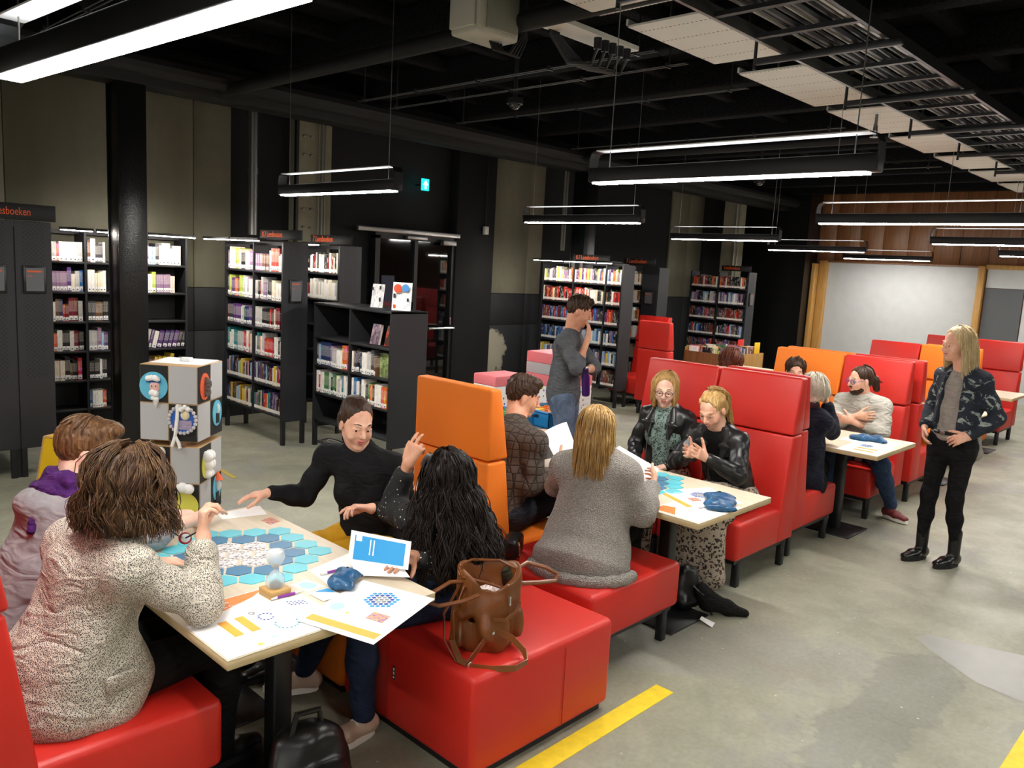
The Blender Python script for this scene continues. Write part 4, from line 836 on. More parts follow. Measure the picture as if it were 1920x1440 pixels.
def cloth(name, c, c2, rough=.85, fold=.5, weave=0, fs=7):
    t = NT(name); t.set(Roughness=rough, Specular_IOR_Level=.2); n = t.noise(fs, 4, None, .55, 1.2).outputs[0]; t.base(t.ramp(n, [(.3, c2), (.7, c)]))
    h = t.mix(.5, t.noise(fs*.8, 1, None, .4, .8).outputs[0], t.noise(fs*1.2, 1, t.coord((1, 1, 2.2)), .4, 1.6).outputs[0])
    if weave: h = t.mix(.03, h, t.noise(weave, 2).outputs[0])
    t.bump(h, min(1, fold*1.3), .05); return reg(t)
cloth('hoodie_grey', 'a3a1a3', '8f8c90', weave=300); cloth('scarf_purple', '56286e', '3f1a55', fs=14); cloth('knit_black', '18181a', '101012', weave=500, fold=.35); cloth('mustard', 'd09a1e', 'b9851a', fold=.6); cloth('jeans', '3c4f6e', '2a3a56', weave=400); cloth('jeans_dark', '26304a', '1a2236', weave=400); cloth('jeans_grey', '30343c', '23262d', weave=400); cloth('black_trousers', '141416', '0c0c0e'); cloth('sweater_grey', '5e6064', '4e5054', weave=350); cloth('sweat_light', 'bdbab0', 'a9a69c', fold=.6); cloth('navy_knit', '1d2030', '14161f', weave=300); cloth('tee_grey', '9a948c', '857f78', fold=.6); cloth('jacket_green', '3c4030', '2c3024', fold=.8); cloth('skirt_dark', '1b1b1e', '121214'); cloth('scarf_plum', '4a2c34', '38202a', fs=20)
def pat_blazer():
    t = NT('blazer_speckle'); t.set(Roughness=.9, Specular_IOR_Level=.15); v = t.n('TexVoronoi'); v.inputs['Scale'].default_value = 230; v.inputs['Randomness'].default_value = .7; t.l(t.coord((1, 1, 1.15), rot=(.4, .3, .2)), v.inputs['Vector'])
    t.base(t.mix(t.ramp(v.outputs[0], [(.3, 0.0), (.5, 1.0)]), '1f1a18', 'd3ccbd')); t.bump(t.mix(.06, t.mix(.5, t.noise(6, 1, None, .4, .8).outputs[0], t.noise(9, 1, t.coord((1, 1, 2.2)), .4, 1.6).outputs[0]), v.outputs[0]), .8, .05); reg(t)
pat_blazer()
def pat_dots():
    t = NT('blouse_dots'); t.set(Roughness=.8); v = t.n('TexVoronoi'); v.inputs['Scale'].default_value = 52; v.inputs['Randomness'].default_value = .35; t.l(t.coord((1, 1, .8)), v.inputs['Vector']); t.base(t.mix(t.ramp(v.outputs[0], [(.13, 1.0), (.17, 0.0)]), '151414', 'd6cfc2')); t.bump(t.noise(8, 4, None, .55, 1.2).outputs[0], .5, .03); reg(t)
pat_dots()
def pat_leopard(name, bg, spot, rim, scale):
    t = NT(name); t.set(Roughness=.75); co = t.coord(); nz = t.noise(scale*.7, 3, co); ad = t.mix(.06, co, nz.outputs[1], 'ADD'); v = t.n('TexVoronoi'); v.inputs['Scale'].default_value = scale; t.l(ad, v.inputs['Vector'])
    d = v.outputs[0]; c = t.ramp(d, [(.16, spot), (.22, rim), (.4, rim), (.45, bg)]); t.base(c); t.bump(t.noise(8, 4, None, .55, 1.2).outputs[0], .5, .03); reg(t)
pat_leopard('leopard_skirt', 'b3a594', '6b5136', '1b1512', 46); pat_leopard('leopard_top', '7d948c', '4f655f', '171c1c', 60)
def pat_knit(name, a, b, sc=150):
    t = NT(name); t.set(Roughness=.95, Specular_IOR_Level=.1); v = t.n('TexVoronoi'); v.inputs['Scale'].default_value = sc; t.l(t.coord((1, 1, 1.3)), v.inputs['Vector'])
    h = v.outputs[0]; t.base(t.mix(t.ramp(v.outputs[0], [(.15, 0.0), (.55, .8)]), a, b)); t.bump(h, .9, .012); reg(t)
pat_knit('cardigan_knit', 'b9b4ad', '87827c', 130)
def pat_quilt():
    t = NT('quilt_brown'); t.set(Roughness=.9); v = t.n('TexVoronoi', feature='DISTANCE_TO_EDGE'); v.inputs['Scale'].default_value = 22; v.inputs['Randomness'].default_value = .15; t.l(t.coord(), v.inputs['Vector']); e = t.ramp(v.outputs[0], [(.0, 0.0), (.12, 1.0)]); t.base(t.mix(e, '2c251f', '4c433a')); t.bump(e, .6, .01); reg(t)
pat_quilt()
def pat_camo():
    t = NT('camo_jacket'); t.set(Roughness=.85); n = t.noise(9, 4, t.coord((1, 1, 1.4)), .6, 1.6).outputs[0]; t.base(t.ramp(n, [(.3, '10151f'), (.58, '1a2230'), (.6, '7d8784'), (.72, '9aa29c')])); t.bump(t.noise(9, 4, None, .55, 1.0).outputs[0], .5, .03); reg(t)
pat_camo()
leather('jacket_leather', '1d1d1e', '121213', .33)
def m_ripped():
    t = NT('jeans_ripped'); t.set(Roughness=.85); n = t.noise(9, 4, None, .6, 1.0).outputs[0]; t.base(t.ramp(n, [(.35, '3f4f63'), (.6, '60728a'), (.75, '8496a8')])); t.bump(n, .5, .03); reg(t)
m_ripped()
# ================================================================ people
def human(base, label, J, hd, skinm, res, hands=(), male=False, smile=0, legs=True, hip=.15, group=None):
    r = empty('person', base, label, 'person', group); mid = (J['sl']+J['sr'])/2
    for s in 'lr': J['s'+s] = mid+(J['s'+s]-mid)*(.95 if male else .9)-V(0, 0, .018 if male else .026)
    P = torso(J['pel'], J['che'], J['nk'], J['sl'], J['sr'], -.055, hip=hip, sh=.085)[:3]+[Te(J['che'], J['nk'], J['sl']-J['sr'], (.115, .07), (.055, .05), .04)]
    for s in 'lr': P += arm(J['s'+s], J['e'+s], J['w'+s], -.008, wr=.034)
    if legs:
        for s in 'lr': P += leg(J['h'+s], J['k'+s], J['a'+s], -.026 if s == 'x' else -.03, th=.07)
    P += hd.skin(J['nk'], male, smile)
    for h in hands: P += hand_prims(*h[0], **h[1]) if isinstance(h[1], dict) else hand_prims(*h)
    soft(r, 'body', P, skinm, res); return r
def glasses(root, hd, mat, rim=.0022, lens=True, rnd=True):
    L = V(root.location); m = MB()
    for sg in (-1, 1):
        pts = [hd.p(sg*.033+.0245*math.cos(a), .1035-.004*abs(sg*.033+.0245*math.cos(a))/.03, .0+.0195*math.sin(a))-L for a in np.linspace(0, 2*math.pi, 17)]; m.tube(pts, rim, 5, caps=False)
        m.tube([hd.p(sg*.057, .096, .005)-L, hd.p(sg*.077, .06, .008)-L, hd.p(sg*.08, 0, .01)-L, hd.p(sg*.08, -.02, -.004)-L], rim, 5)
    m.tube([hd.p(-.01, .104, .004)-L, hd.p(.01, .104, .004)-L], rim, 5); part(root, 'glasses', m, mat, smooth=True)
simple('frame_dark', '1d1a1c', .3); simple('frame_purple', '4a4fa0', .3); simple('button_steel', 'b5b5b5', .3, .8); simple('gold', 'd8b070', .3, .9)
def ring(root, c, ax, r=.0095):
    L = V(root.location); ax = nrm(ax); a = nrm(np.cross(ax, V(.3, .5, .81))); b = np.cross(ax, a); part(root, 'ring', MB().tube([V(c)-L+a*r*math.cos(t)+b*r*math.sin(t) for t in np.linspace(0, 2*math.pi, 13)], .0016, 5, caps=False), 'gold')
# ---- man in grey hoodie with purple scarf (leans over the table)
f = Fig(.84, 3.36, 0); h = Head((1.125, 3.44, 1.16), (.9, -.3, -.3), sc=1.09)
J = dict(pel=f(0, 0, .54), che=f(.16, 0, .9), nk=f(.23, .03, 1.02), sl=f(.18, .19, .97), sr=f(.2, -.17, .96), el=f(.42, .2, .81), wl=f(.66, .14, .81), er=f(.47, -.1, .815), wr=f(.73, -.0, .825), hl=f(.03, .09, .52), hr=f(.03, -.09, .52), kl=f(.5, .1, .53), kr=f(.5, -.1, .53), al=f(.5, .12, .112), ar=f(.5, -.12, .112))
r = human((.84, 3.36, 0), 'seated man in a grey hoodie and purple scarf reaching across the table', J, h, 'skin_pale', .0065, [((J['wl'], (.9, -.1, -.1), (0, 0, -1), -1), dict(curl=.3)), ((J['wr'], (.85, .35, .05), (.1, 0, -1), 1), dict(curl=.3))], male=True)
P = torso(J['pel'], J['che'], J['nk'], J['sl'], J['sr'], .016, hip=.185, waist=.18, chest=.185, dep=.13, sh=.07)+arm(J['sl'], J['el'], J['el']*.6+J['wl']*.4, .012)+arm(J['sr'], J['er'], J['er']*.75+J['wr']*.25, .016)+[El(f(.1, 0, 1.0), (.1, .12, .06), None, .05)]
soft(r, 'hoodie', P, 'hoodie_grey', .01); soft(r, 'trousers', leg(J['hl'], J['kl'], J['al'], .008)+leg(J['hr'], J['kr'], J['ar'], .008)+[Cn(J['hl'], J['hr'], .1, .1, .05)], 'black_trousers', .012)
n = J['nk']+V(0, 0, .03); soft(r, 'scarf', [El(n+V(-.03, 0, -.02), (.13, .15, .045), None, .03), Sub(El(n+V(.03, .01, .05), (.06, .065, .06), None, .01))]+[Cn(n+V(.075*math.cos(a)-.01, .1*math.sin(a), .02-.02*math.cos(a)), n+V(.075*math.cos(a+.55)-.01, .1*math.sin(a+.55), .02-.02*math.cos(a+.55)), .03, .03, .015) for a in np.arange(0, 6.2, .52)]+[Te(n+V(-.05, -.03, .03), n+V(-.14, -.03, .0), (0, 1, 0), (.09, .022), (.05, .02), .02), Cn(n+V(-.13, -.05, .005), n+V(-.17, -.1, -.05), .026, .02, .02), Cn(n+V(-.17, -.1, -.05), n+V(-.2, -.14, -.12), .022, .014, .015), Cn(n+V(-.05, -.06, .03), n+V(.02, -.1, .02), .028, .026, .02)], 'scarf_purple', .007, (.006, 75), 3)
hair_obj(r, 'hair_brown', [h.E((0, -.014, .045), (.083, .104, .092), .02), h.E((0, -.05, .015), (.07, .055, .065), .03), h.E((0, .06, .105), (.05, .045, .03), .03), Sub(h.E((0, .12, -.02), (.088, .07, .1), .012)), Sub(h.E((-.09, .015, -.035), (.045, .05, .055), .01)), Sub(h.E((.09, .015, -.035), (.045, .05, .055), .01)), Sub(h.E((0, -.03, -.1), (.12, .12, .05), .01))], .005, h.locks(90, .0, np.random.RandomState(3), wave=.003, r0=.007, fringe=0, tmax=1.1, lift=.012), wob=(.002, 330))
h.features(r, 'hair_brown'); glasses(r, h, 'frame_dark')
for s in 'lr': shoe(r, J['a'+s], J['a'+s]+V(.17, 0, -.07), 'black_leather', 'black_matte', res=.01)
# ---- woman in speckled blazer with curly hair
f = Fig(.84, 2.79, 8); h = Head((1.01, 2.69, 1.19), (.86, .46, -.2))
J = dict(pel=f(-.03, -.01, .55), che=f(.08, -.05, .93), nk=f(.13, -.08, 1.05), sl=f(.07, .14, 1.0), sr=V(.965, 2.54, 1.0), el=f(.2, .24, .80), wl=f(.4, .16, .80), er=V(1.165, 2.49, .816), wr=V(1.222, 2.6, 1.015), hl=f(.02, .09, .53), hr=f(.02, -.1, .53), kl=f(.51, .08, .53), kr=f(.51, -.12, .53), al=f(.52, .1, .112), ar=f(.52, -.1, .112))
r = human((.84, 2.79, 0), 'curly brown-haired woman in a black and white speckled blazer seen from behind', J, h, 'skin_fair', .006, [((J['wl'], (.9, -.2, -.1), (0, 0, -1), -1), dict(curl=.3)), ((J['wr'], (.08, .22, .95), (.9, -.2, .2), 1), dict(curls=[.75, .8, .85, .9], thumb=.6))])
P = torso(J['pel']+V(0, 0, -.02), J['che'], J['nk']+V(0, 0, -.02), J['sl'], J['sr'], .016, hip=.205, waist=.165, chest=.18, dep=.13, sh=.066, bust=.065, fwd=f.f)+arm(J['sl'], J['el'], J['el']*.3+J['wl']*.7, .018)+arm(J['sr'], J['er'], J['er']*.25+J['wr']*.75, .02, wr=.036)+[Te(f(-.03, 0, .62), f(-.03, 0, .5), f.l, (.2, .16), (.22, .19), .04), Te(f(.06, -.1, .6), f(.07, -.105, .5), f.l, (.125, .12), (.135, .125), .04), Te(f(.06, .1, .6), f(.07, .105, .5), f.l, (.125, .12), (.135, .125), .04), Te(f(.1, -.1, .7), f(.13, -.11, .56), f.l, (.1, .07), (.115, .09), .05), Te(f(.1, .1, .7), f(.13, .11, .56), f.l, (.1, .07), (.115, .09), .05)]
b = soft(r, 'blazer', P, 'blazer_speckle', .008, (.004, 34), 4)
part(b, 'pocket_flap', MB().box(-.065, .065, -.008, .008, -.026, .026, Mrot(Vector(f(.07, -.238, .6))-Vector(r.location), rz=math.radians(8), rx=.12)), 'blazer_speckle', bevel=.004)
soft(r, 'trousers', leg(J['hl'], J['kl'], J['al'], .01, th=.09)+leg(J['hr'], J['kr'], J['ar'], .01, th=.09)+[Te(f(-.02, .0, .55), f(.04, 0, .53), f.l, (.2, .11), (.19, .1), .05)], 'black_trousers', .01)
hair_obj(r, 'hair_curl', h.cap(.03, low=.03)+[h.E((0, -.06, -.05), (.1, .075, .1), .04), h.E((-.07, -.02, -.04), (.04, .06, .09), .04), h.E((.07, -.02, -.04), (.04, .06, .09), .04)], .007, h.locks(150, .14, np.random.RandomState(5), wave=.015, curl=40, r0=.0021, fringe=38, spread=.035, lift=.036, tip=.5, seg=15, strands=10, clump=.0075, ns=3), wob=(.008, 95))
h.features(r, 'hair_curl')
for s in 'lr': shoe(r, J['a'+s], J['a'+s]+f.d(.16, 0, -.07), 'black_leather', 'black_matte', res=.01)
# ---- woman in black turtleneck and mustard trousers, facing us
f = Fig(2.42, 3.26, 200); h = Head((2.31, 3.25, 1.185), (-.22, -1.0, -.22), (.06, -.12, 1))
J = dict(pel=V(2.44, 3.27, .55), che=V(2.38, 3.25, .93), nk=V(2.345, 3.255, 1.05), sl=V(2.45, 3.04, 1.01), sr=V(2.26, 3.46, 1.01), el=V(2.46, 3.03, .75), wl=V(2.25, 3.02, .82), er=V(2.16, 3.46, .79), wr=V(1.975, 3.48, .835), hl=V(2.4, 3.16, .53), hr=V(2.36, 3.35, .53), kl=V(1.915, 3.2, .54), kr=V(1.915, 3.4, .53), al=V(1.9, 3.27, .1), ar=V(1.9, 3.44, .1))
r = human((2.42, 3.26, 0), 'smiling dark-haired woman in a black turtleneck and mustard trousers', J, h, 'skin_fair', .005, [((J['wl'], (-.85, .4, .15), (-.2, -.25, -.9), -1), dict(curls=[.3, .55, .6, .65], thumb=.3)), ((J['wr'], (-.72, .66, -.18), (0, 0, -1), 1), dict(curl=.18, spread=2))], smile=1)
P = torso(J['pel'], J['che'], J['nk'], J['sl'], J['sr'], .006, hip=.165, waist=.14, chest=.165, dep=.108, sh=.058, bust=.064, fwd=f.f)+arm(J['sl'], J['el'], J['el']*.1+J['wl']*.9, .008)+arm(J['sr'], J['er'], J['er']*.1+J['wr']*.9, .008)+[Cn(J['nk'], J['nk']*.55+h.p(0, -.02, -.06)*.45, .066, .06, .02), Te(J['pel']+V(0, 0, .05), J['pel']+V(-.04, -.01, -.04), f.l, (.17, .125), (.18, .13), .04)]
soft(r, 'turtleneck', P, 'knit_black', .008, (.003, 45), 6)
soft(r, 'trousers', leg(J['hl'], J['kl'], J['al'], .012, th=.09)+leg(J['hr'], J['kr'], J['ar'], .012, th=.09)+[Cn(J['hl'], J['hr'], .1, .1, .05)], 'mustard', .009, (.004, 50), 2)
hair_obj(r, 'hair_darkbrown', [h.E((0, -.016, .043), (.077, .096, .085), .02), h.E((0, -.045, -.005), (.066, .056, .065), .03), Sub(h.E((0, .105, .0), (.074, .072, .1), .025)), h.E((0, -.06, -.045), (.055, .04, .05), .03), h.E((-.066, -.03, .012), (.018, .04, .035), .02), h.E((.066, -.03, .012), (.018, .04, .035), .02), Sub(h.E((-.085, .035, -.05), (.04, .04, .05), .01)), Sub(h.E((.085, .035, -.05), (.04, .04, .05), .01)), h.E((0, -.11, .03), (.04, .035, .04), .015), h.E((0, -.05, .075), (.06, .07, .055), .03)], .005, wob=(.0012, 380))
h.features(r, 'hair_darkbrown', look=1, sm=.007); ring(r, J['wl']+nrm(V(-.85, .4, .15))*.1+V(.0, -.01, -.005), (-.85, .4, .15))
for s in 'lr': shoe(r, J['a'+s], J['a'+s]+V(-.16, 0, -.07), 'black_leather', 'black_matte', res=.01)
# ---- woman with long dark curls seen from behind, hand raised
f = Fig(2.36, 2.57, 155); h = Head((2.25, 2.53, 1.055), (-.6, .76, -.05))
J = dict(pel=V(2.42, 2.56, .54), che=V(2.34, 2.54, .85), nk=V(2.3, 2.535, .94), sl=V(2.2, 2.67, .90), sr=V(2.37, 2.39, .90), el=V(2.27, 2.9, .84), wl=V(2.27, 2.785, 1.085), er=V(2.27, 2.415, .69), wr=V(2.04, 2.45, .80), hl=V(2.36, 2.66, .53), hr=V(2.38, 2.5, .53), kl=V(1.915, 2.84, .52), kr=V(1.915, 2.62, .5), al=V(1.9, 3.02, .13), ar=V(1.9, 2.57, .11))
r = human((2.36, 2.57, 0), 'woman with very long dark curls raising one hand, in a dotted black blouse', J, h, 'skin_tan', .006, [((J['wl'], (.42, -.1, .9), (.5, .3, -.3), 1), dict(curls=[.25, .3, .9, 1.0], thumb=.6)), ((J['wr'], (-.85, -.15, .0), (0, 0, -1), 1), dict(curl=.12))])
P = torso(J['pel'], J['che'], J['nk'], J['sl'], J['sr'], .012, hip=.18, waist=.15, chest=.155, dep=.115, sh=.06, bust=.06, fwd=f.f)+arm(J['sl'], J['el'], J['el']*.25+J['wl']*.75, .014)+arm(J['sr'], J['er'], J['er']*.2+J['wr']*.8, .016)+[Te(J['pel']+V(0, 0, .05), J['pel']+V(0, 0, -.06), f.l, (.19, .14), (.2, .15), .04)]
soft(r, 'blouse', P, 'blouse_dots', .009, (.004, 40), 8)
soft(r, 'trousers', leg(J['hl'], J['kl'], J['al'], .008, th=.088)+leg(J['hr'], J['kr'], J['ar'], .008, th=.088)+[Cn(J['hl'], J['hr'], .1, .1, .05)], 'jeans_dark', .009, (.003, 55), 2)
hair_obj(r, 'hair_dark', h.cap(.022, low=.04)+[h.E((0, -.06, -.1), (.095, .065, .13), .05), h.E((0, -.07, -.25), (.105, .06, .14), .05)], .008, h.locks(150, .40, np.random.RandomState(9), wave=.016, curl=28, r0=.0023, fringe=42, spread=.075, lift=.026, down=(.03, -.03, -1), tip=.5, seg=18, strands=9, clump=.009, ns=3), wob=(.006, 80))
h.features(r, 'hair_dark')
simple('sneaker_beige', 'cbb09a', .5, var=.15); simple('sneaker_sole', 'efebe2', .5); simple('sneaker_bronze', 'b07a52', .3, .4)
for s, tv in (('l', V(-.13, .09, -.08)), ('r', V(-.185, -.0, -.08))): shoe(r, J['a'+s], J['a'+s]+tv, 'sneaker_beige', 'sneaker_sole', 'white_paint', res=.006, name='sneaker')
# ---- man in brown quilted sweater
f = Fig(3.36, 3.28, 0); h = Head((3.63, 3.36, 1.2), (.8, -.56, -.28), sc=1.04)
J = dict(pel=f(0, 0, .55), che=f(.12, 0, .93), nk=f(.19, .05, 1.05), sl=f(.13, .19, 1.0), sr=f(.13, -.18, .99), el=f(.28, .22, .8), wl=f(.4, .06, .96), er=f(.08, -.2, .72), wr=f(.3, -.22, .825), hl=f(.03, .09, .53), hr=f(.03, -.09, .53), kl=f(.5, .12, .54), kr=f(.5, -.1, .54), al=f(.49, .12, .1), ar=f(.49, -.1, .1))
r = human((3.36, 3.28, 0), 'short-haired man in a brown quilted sweater reading a sheet of paper', J, h, 'skin_tan', .006, [((J['wl'], (.8, -.5, .1), (0, -.3, -.9), -1), dict(curl=.5)), ((J['wr'], (.9, .1, .25), (0, .8, .1), 1), dict(curl=.4))], male=True)
P = torso(J['pel'], J['che'], J['nk'], J['sl'], J['sr'], .012, hip=.17, waist=.16, chest=.175, dep=.125, sh=.066)+arm(J['sl'], J['el'], J['el']*.3+J['wl']*.7, .014)+arm(J['sr'], J['er'], J['er']*.45+J['wr']*.55, .016)
soft(r, 'sweater', P, 'quilt_brown', .009, (.003, 45), 1); soft(r, 'jeans', leg(J['hl'], J['kl'], J['al'], .01)+leg(J['hr'], J['kr'], J['ar'], .01)+[Cn(J['hl'], J['hr'], .115, .115, .05)], 'jeans_grey', .011)
hair_obj(r, 'hair_darkbrown', [h.E((0, -.012, .05), (.08, .1, .09), .02), h.E((0, -.046, .01), (.066, .052, .065), .03), h.E((0, .05, .105), (.05, .045, .028), .03), Sub(h.E((0, .115, -.02), (.085, .066, .1), .012)), Sub(h.E((-.09, .02, -.035), (.045, .05, .052), .01)), Sub(h.E((.09, .02, -.035), (.045, .05, .052), .01)), Sub(h.E((0, -.03, -.105), (.12, .12, .05), .01))], .005, h.locks(60, .0, np.random.RandomState(4), wave=.004, r0=.007, fringe=0, tmax=1.0, lift=.012), wob=(.003, 260)); h.features(r, 'hair_darkbrown')
# ---- woman in cable-knit cardigan, half-up blonde hair
f = Fig(3.32, 2.54, 22); h = Head((3.335, 2.545, 1.16), (.84, .48, -.22))
J = dict(pel=V(3.29, 2.52, .55), che=V(3.37, 2.53, .92), nk=V(3.36, 2.54, 1.03), sl=V(3.28, 2.71, .97), sr=V(3.42, 2.37, .97), el=V(3.42, 2.86, .78), wl=V(3.63, 2.82, .83), er=V(3.455, 2.3, .75), wr=V(3.70, 2.41, .835), hl=f(.04, .09, .53), hr=f(.04, -.09, .53), kl=f(.57, .08, .52), kr=f(.53, -.12, .52), al=f(.58, .08, .112), ar=f(.54, -.12, .112))
r = human((3.32, 2.54, 0), 'blonde woman in a long grey cable-knit cardigan seen from behind', J, h, 'skin_fair', .0065, [((J['wl'], (.9, -.2, .25), (.1, -.9, 0), -1), dict(curl=.6)), ((J['wr'], (.8, .35, .35), (-.2, .8, .3), 1), dict(curl=.7))])
P = torso(J['pel'], J['che'], J['nk'], J['sl'], J['sr'], .026, hip=.2, waist=.17, chest=.165, dep=.13, sh=.062)+arm(J['sl'], J['el'], J['el']*.2+J['wl']*.8, .022)+arm(J['sr'], J['er'], J['er']*.12+J['wr']*.88, .026)+[Te(J['pel']+V(-.02, -.01, .03), J['pel']+V(-.06, -.02, -.055), f.l, (.22, .17), (.26, .22), .05), Cn(J['nk']+V(-.02, -.06, .0), J['nk']+V(-.03, .06, .0), .05, .05, .03)]
cg = soft(r, 'cardigan', P, 'cardigan_knit', .009, (.004, 36), 5)
hm = [J['pel']+f.d(-.06+.235*math.cos(a), .275*math.sin(a), -.085) for a in np.linspace(2.0, 4.6, 18)]; soft(r, 'cardigan_hem', [Cn(hm[i], hm[i+1], .026+.005*(i % 2), .026+.005*((i+1) % 2), .012) for i in range(17)], 'cardigan_knit', .008)
for s, g in (('r', -1),):
    a, b = J['s'+s]+V(.0, -.07, .0), J['e'+s]+V(.02, -.055, .02); soft(r, 'sleeve_cable', [Cn(a+(b-a)*q+V(0, -.004, 0), a+(b-a)*(q+.06)+V(.012*(1 if i % 2 else -1), -.006, 0), .013, .013, .01) for i, q in enumerate(np.arange(0.05, .95, .06))], 'cardigan_knit', .006)
soft(r, 'trousers', leg(J['hl'], J['kl'], J['al'], .006)+leg(J['hr'], J['kr'], J['ar'], .006)+[Cn(J['hl'], J['hr'], .1, .1, .05)], 'black_trousers', .012)
hair_obj(r, 'hair_blonde', h.cap(.016, low=.02)+[h.E((0, -.07, -.06), (.08, .045, .1), .04), h.E((0, -.1, .0), (.05, .025, .03), .02)], .006, h.locks(130, .26, np.random.RandomState(12), strands=7, clump=.006, ns=3, wave=.004, curl=14, r0=.0025, fringe=70, spread=.006, lift=.016, down=(-.1, -.06, -1), tip=.4), wob=(.002, 240))
L = V(r.location); cl = MB()
for k in range(7): a = k*.9; cl.ball(h.p(.014*math.cos(a)*(k > 0), -.128, .0+.012*math.sin(a)*(k > 0))-L, .0065, 8, 6)
part(r, 'hair_clip', cl, 'chrome', smooth=True); gl = MB().box(-.012, .012, -.02, .02, -.03, .03, Mrot(Vector(h.p(.06, .105, .0)-L), rz=.5)); part(r, 'paper_glasses', gl, simple('card_gold', 'd8a830', .5)); h.features(r, 'hair_blonde')
# ---- woman with glasses, bob, leather jacket, leopard top
def jacket_front(r, J, f, zip_mat='steel'):
    L = V(r.location); c = J['che']; 
    for sg in (-1, 1):
        pts = [c+f.d(.125, sg*.055, .05)-L, c+f.d(.14, sg*.075, -.08)-L, c+f.d(.135, sg*.085, -.2)-L, c+f.d(.14, sg*.09, -.33)-L]; part(r, 'zip', MB().tube(pts, .0035, 6), zip_mat)
        m = MB().prism([(0, 0), (.05, -.02), (.062, -.09), (.03, -.15), (-.01, -.07)][::sg], 'y', -.006, .006, Mrot(Vector(c+f.d(.122, sg*.06, .1)-L), rz=math.atan2(f.f[1], f.f[0])+math.pi/2 if sg > 0 else math.atan2(f.f[1], f.f[0])+math.pi/2)); 
    for sg in (-1, 1): part(r, 'snap_button', MB().ball(c+f.d(.132, sg*.1, .02)-L, .008, 8, 6), 'button_steel', smooth=True)
def lapels(r, J, f, mat, open_w=.06):
    c = J['che']; nk = J['nk']
    for sg in (-1, 1): soft(r, 'lapel', [Te(nk+f.d(.03, sg*.065, .0), c+f.d(.12, sg*(open_w+.03), .0), f.l, (.03, .014), (.042, .012), .02), Te(c+f.d(.12, sg*(open_w+.03), .0), c+f.d(.13, sg*(open_w+.012), -.1), f.l, (.042, .011), (.014, .009), .02)], mat, .006)
f = Fig(5.05, 3.17, 188); h = Head((4.905, 3.15, 1.18), (-.86, -.5, -.16))
J = dict(pel=f(0, 0, .55), che=f(.07, 0, .94), nk=f(.1, 0, 1.05), sl=f(.06, .165, 1.0), sr=f(.06, -.165, 1.0), el=f(.1, .22, .74), wl=f(.3, .12, .66), er=f(.12, -.22, .74), wr=f(.32, -.1, .68), hl=f(.03, .09, .53), hr=f(.03, -.09, .53), kl=f(.52, .1, .53), kr=f(.52, -.1, .53), al=f(.52, .1, .1), ar=f(.52, -.12, .1))
r = human((5.05, 3.17, 0), 'woman with a blonde bob and glasses in a black leather jacket', J, h, 'skin_pale', .0055, [((J['wl'], f.d(.8, -.5, -.1), (0, 0, -1), -1), dict(curl=.4)), ((J['wr'], f.d(.8, .5, -.1), (0, 0, -1), 1), dict(curl=.4))])
soft(r, 'top', torso(J['pel'], J['che'], J['nk'], J['sl'], J['sr'], .006, hip=.16, waist=.13, chest=.145, dep=.11, sh=.05, bust=.06, fwd=f.f), 'leopard_top', .008)
P = torso(J['pel'], J['che'], J['nk']-f.d(.03, 0, 0), J['sl'], J['sr'], .010, hip=.165, waist=.142, chest=.155, dep=.112, sh=.052)+[Sub(Te(J['pel']+f.d(.17, 0, 0), J['che']+f.d(.17, 0, 0), f.l, (.075, .14), (.065, .14), .01)), Sub(Te(J['che']+f.d(.15, 0, 0), J['nk']+f.d(.1, 0, .05), f.l, (.07, .13), (.06, .1), .01))]+arm(J['sl'], J['el'], J['el']*.1+J['wl']*.9, .008)+arm(J['sr'], J['er'], J['er']*.1+J['wr']*.9, .008)
soft(r, 'jacket', P, 'jacket_leather', .009, (.0035, 75), 3); lapels(r, J, f, 'jacket_leather'); jacket_front(r, J, f)
soft(r, 'trousers', leg(J['hl'], J['kl'], J['al'], .008)+leg(J['hr'], J['kr'], J['ar'], .008)+[Cn(J['hl'], J['hr'], .1, .1, .05)], 'leopard_skirt', .012)
hair_obj(r, 'hair_blonde', h.cap(.012, low=.03, line=.03)+[h.E((-.07, .0, -.06), (.022, .045, .085), .03), h.E((.07, .0, -.06), (.022, .045, .085), .03), h.E((0, -.07, -.06), (.07, .04, .08), .04)], .0055, h.locks(110, .1, np.random.RandomState(21), strands=5, clump=.004, ns=3, wave=.003, r0=.0026, fringe=64, spread=.006, lift=.014, part_side=-.02), wob=(.0015, 260)); h.features(r, 'hair_blonde'); glasses(r, h, 'frame_dark')
for s in 'lr': shoe(r, J['a'+s], J['a'+s]+f.d(.16, 0, -.07), 'black_leather', 'black_matte', res=.012)
# ---- clapping blonde woman with leopard skirt
f = Fig(4.99, 2.61, 182); h = Head((4.63, 2.6, 1.155), (-.86, .02, -.5), sc=1.0)
J = dict(pel=f(0, 0, .55), che=f(.2, 0, .92), nk=f(.28, 0, 1.03), sl=f(.26, .17, .98), sr=f(.26, -.17, .98), el=f(.37, .22, .755), wl=f(.545, .07, .875), er=f(.4, -.22, .77), wr=f(.55, -.02, .88), hl=f(.03, .09, .53), hr=f(.03, -.09, .53), kl=f(.47, .1, .53), kr=f(.47, -.1, .53), al=f(.5, .12, .1), ar=f(.46, -.1, .1))
r = human((4.99, 2.61, 0), 'blonde woman in a black leather jacket pressing her palms together', J, h, 'skin_fair', .006, [((J['wl'], f.d(.82, -.12, .42), f.d(.1, -.95, .1), -1), dict(curl=.06, thumb=-.2)), ((J['wr'], f.d(.9, .05, .3), f.d(-.05, .95, .1), 1), dict(curl=.06, thumb=-.2))], smile=1)
